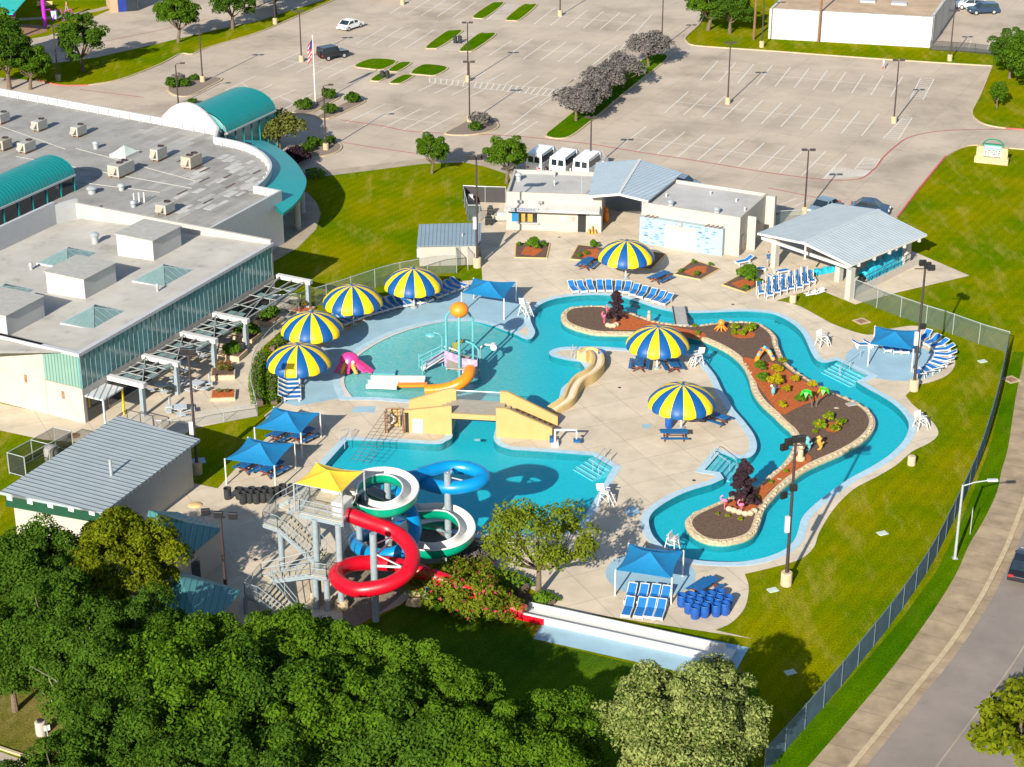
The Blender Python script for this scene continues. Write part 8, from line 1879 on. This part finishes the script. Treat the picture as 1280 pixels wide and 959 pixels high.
for k,mt in ((5,'amber'),(10,'amber')): M().ball((pts[k][0],pts[k][1]-.2,pts[k][2]-.1),.16,.1,.16,8).build('blob',mt,t,smooth=True)
t,g=fig(966,498,'bird_figure','aqua and white bird figure below the largest golden shrub'); M().ball((g[0],g[1],.85),.24,.22,.5,10).build('body','aqua',t,smooth=True); M().ball((g[0]-.2,g[1],1.45),.16,.15,.17,10).build('head','white_paint',t,smooth=True); M().beam((g[0]+.1,g[1],1.1),(g[0]+.5,g[1],1.35),.12,.05).build('wing','table_blue',t)
for s in (-.08,.08): M().cyl((g[0]+s,g[1],.24),(g[0]+s,g[1],.5),.03,n=6).build('leg','amber',t)
for k,(px,py,h) in enumerate(((1015,512,1.7),(1020,511,1.9))):
    t,g=fig(px,py,'palm_figure',('dark stemmed palm figure with lime fronds, left one','dark stemmed palm figure with lime fronds, right one with yellow')[k],'palm figure'); top=(g[0]+(-.7,.7)[k],g[1]+.1,h+.3); M().tube([(g[0],g[1],.2),(g[0]+(-.1,.1)[k],g[1],1.0),top],[.10,.08,.06],8).build('stem','bark',t,smooth=True)
    for i in range(6):
        a=i*pi/3+.3; q=(top[0]+cos(a)*.8,top[1]+sin(a)*.7,top[2]-.4); mid=(top[0]+cos(a)*.45,top[1]+sin(a)*.4,top[2]+.12); m=M(); nx=(-sin(a)*.24,cos(a)*.24)
        m.add([(top[0],top[1],top[2]),(mid[0]+nx[0],mid[1]+nx[1],mid[2]),(q[0],q[1],q[2]),(mid[0]-nx[0],mid[1]-nx[1],mid[2])],[(0,1,2,3)]); m.add([(top[0],top[1],top[2]-.05),(mid[0]+nx[0],mid[1]+nx[1],mid[2]-.08),(q[0],q[1],q[2]-.03),(mid[0]-nx[0],mid[1]-nx[1],mid[2]-.08)],[(3,2,1,0)]); m.build('frond','lime' if i%3 else ('lime','leaf_gold')[k] ,t)
for px,py,mt,l in ((1008.5,567,'aqua','aqua seahorse figure standing on the island'),(1023,566,'amber','orange seahorse figure standing on the island')):
    t,g=fig(px,py,'seahorse_figure',l); P=[(-.1,.30),(.15,.42),(.22,.75),(.05,1.05),(-.05,1.35),(.10,1.65),(.0,1.80),(-.28,1.68)]; M().tube([(g[0]+x,g[1],z) for x,z in P],[.07,.12,.2,.25,.22,.17,.15,.07],9).build('body',mt,t,smooth=True); M().beam((g[0]+.2,g[1],.9),(g[0]+.5,g[1],1.2),.25,.06).build('fin',mt,t)
t,g=fig(1000,578,'stone_pedestal','small stone pedestal on the orange mulch below the aqua seahorse','pedestal'); M().lathe([(.4,0),(.42,.2),(.24,.3),(.22,1.0),(.3,1.1)],(*g,.24),10).build('shaft','limestone',t,smooth=True); M().ball((g[0],g[1],1.45),.2,n=10).build('ball','limestone',t,smooth=True)
FL=[(905,640,'left pink flamingo figure at the lower end of the island'),(926,645,'right pink flamingo figure at the lower end of the island'),(755,407,'pink flamingo figure by the stones at the upper end of the island'),(759,398,'pink flamingo figure beside the upper purple shrub')]
fm=thing('flamingo_figure','','garden figure'); M().ball((0,0,.95),.34,.2,.2,12).build('body','flamingo',fm,smooth=True); M().tube([(-.25,0,1.0),(-.42,0,1.25),(-.35,0,1.5),(-.22,0,1.55),(-.18,0,1.45)],[.09,.07,.06,.08,.04],8).build('neck','flamingo',fm,smooth=True)
for s in (-.08,.08): M().cyl((0.02,s,0),(0.02,s,.8),.025,n=6).build('leg','flamingo',fm)
M().beam((-.17,0,1.46),(-.10,0,1.30),.05,.05).build('beak','black',fm)
place(fm,[(*G(a,b),.24,.4*i,.78) for i,(a,b,l) in enumerate(FL)],[l for _,_,l in FL],'pink flamingo figures')
for pts_,l in (([(758,411),(765,413),(772,410)],'short stone edging at the upper end of the island'),([(908,641),(920,645),(935,649),(945,643)],'curved row of tan stones behind the flamingos')):
    P=GP(pts_); t=thing('stone_edging',l,'edging',(*P[0],.24)); 
    for i in range(len(P)-1):
        n=max(2,int(dist(P[i],P[i+1])/.5))
        for k in range(n): c=lerp(P[i],P[i+1],(k+.5)/n); m=M(); m.ball((*c,.42),.3,.24,.24,8); m.build('stone','limestone',t,smooth=True)
t,g=fig(811,403,'gnome_figure','small pale statue beside the plank bridge'); M().lathe([(.22,0),(.25,.3),(.18,.6),(.1,.7)],(*g,.24),10).build('body','hvac_tan',t,smooth=True); M().ball((g[0],g[1],1.08),.16,n=10).build('head','limestone',t,smooth=True)
t,g=fig(1064,509,'flat_marker','small grey plaque on the mulch near the river bend','plaque'); M().obox(g,.9,.6,.26,.34,.4).build('plate','hvac_grey',t); M().obox(g,.2,.2,.2,.27,.4).build('base','dark_metal',t)
for k,(x,y) in enumerate(((974,602),(1046,513))): rock(x,y,.35,('flat tan stone on the lower orange mulch','tan stone on the mulch above the small orange patch')[k],None)

for o in list(bpy.data.objects):
    if o.parent is None and o.name.split('.')[0] in ('octopus_figure','arch_figure','palm_figure','seahorse_figure','bird_figure'): o.scale=(.8,.8,.8)
# ---------------------------------------------------------------- camera, sun, sky
cam = bpy.data.cameras.new('camera'); co = bpy.data.objects.new('camera', cam); COL.objects.link(co)
co.location = (0,0,HC); co.rotation_euler = (pi/2-TH, 0, 0)
cam.sensor_fit = 'HORIZONTAL'; cam.sensor_width = 36.0; cam.lens = 36.0*FP/1280.0; cam.clip_start = 1; cam.clip_end = 3000
sc.camera = co
SUN_EL, SUN_AZ = radians(26.2), radians(22.0)     # shadows run towards azimuth +22 deg (clockwise from +Y)
sl = bpy.data.lights.new('sun','SUN'); sl.energy = 5.0; sl.angle = radians(0.5); sl.color = (1.0,0.925,0.80)
so = bpy.data.objects.new('sun', sl); COL.objects.link(so)
d = Vector((sin(SUN_AZ)*cos(SUN_EL), cos(SUN_AZ)*cos(SUN_EL), -sin(SUN_EL)))
so.rotation_euler = d.to_track_quat('-Z','Y').to_euler(); so.location = (-60,-100,120)
w = bpy.data.worlds.new('World'); sc.world = w; w.use_nodes = True
nt = w.node_tree; bg = nt.nodes['Background']; sky = nt.nodes.new('ShaderNodeTexSky'); sky.sky_type = 'NISHITA'; sky.sun_disc = False
sky.sun_elevation = SUN_EL; sky.sun_rotation = SUN_AZ+pi; sky.air_density = 1.0; sky.dust_density = 0.6; sky.ozone_density = 1.2
nt.links.new(sky.outputs[0], bg.inputs[0]); bg.inputs[1].default_value = 0.085
sc.view_settings.view_transform = 'Standard'; sc.view_settings.look = 'None'; sc.view_settings.exposure = 0.88; sc.view_settings.gamma = 1.0
sc.view_settings.use_curve_mapping = False
sc.cycles.max_bounces = 6; sc.cycles.transparent_max_bounces = 16; sc.cycles.use_denoising = True
sc.cycles.caustics_reflective = False; sc.cycles.caustics_refractive = False; sc.cycles.sample_clamp_indirect = 4.0
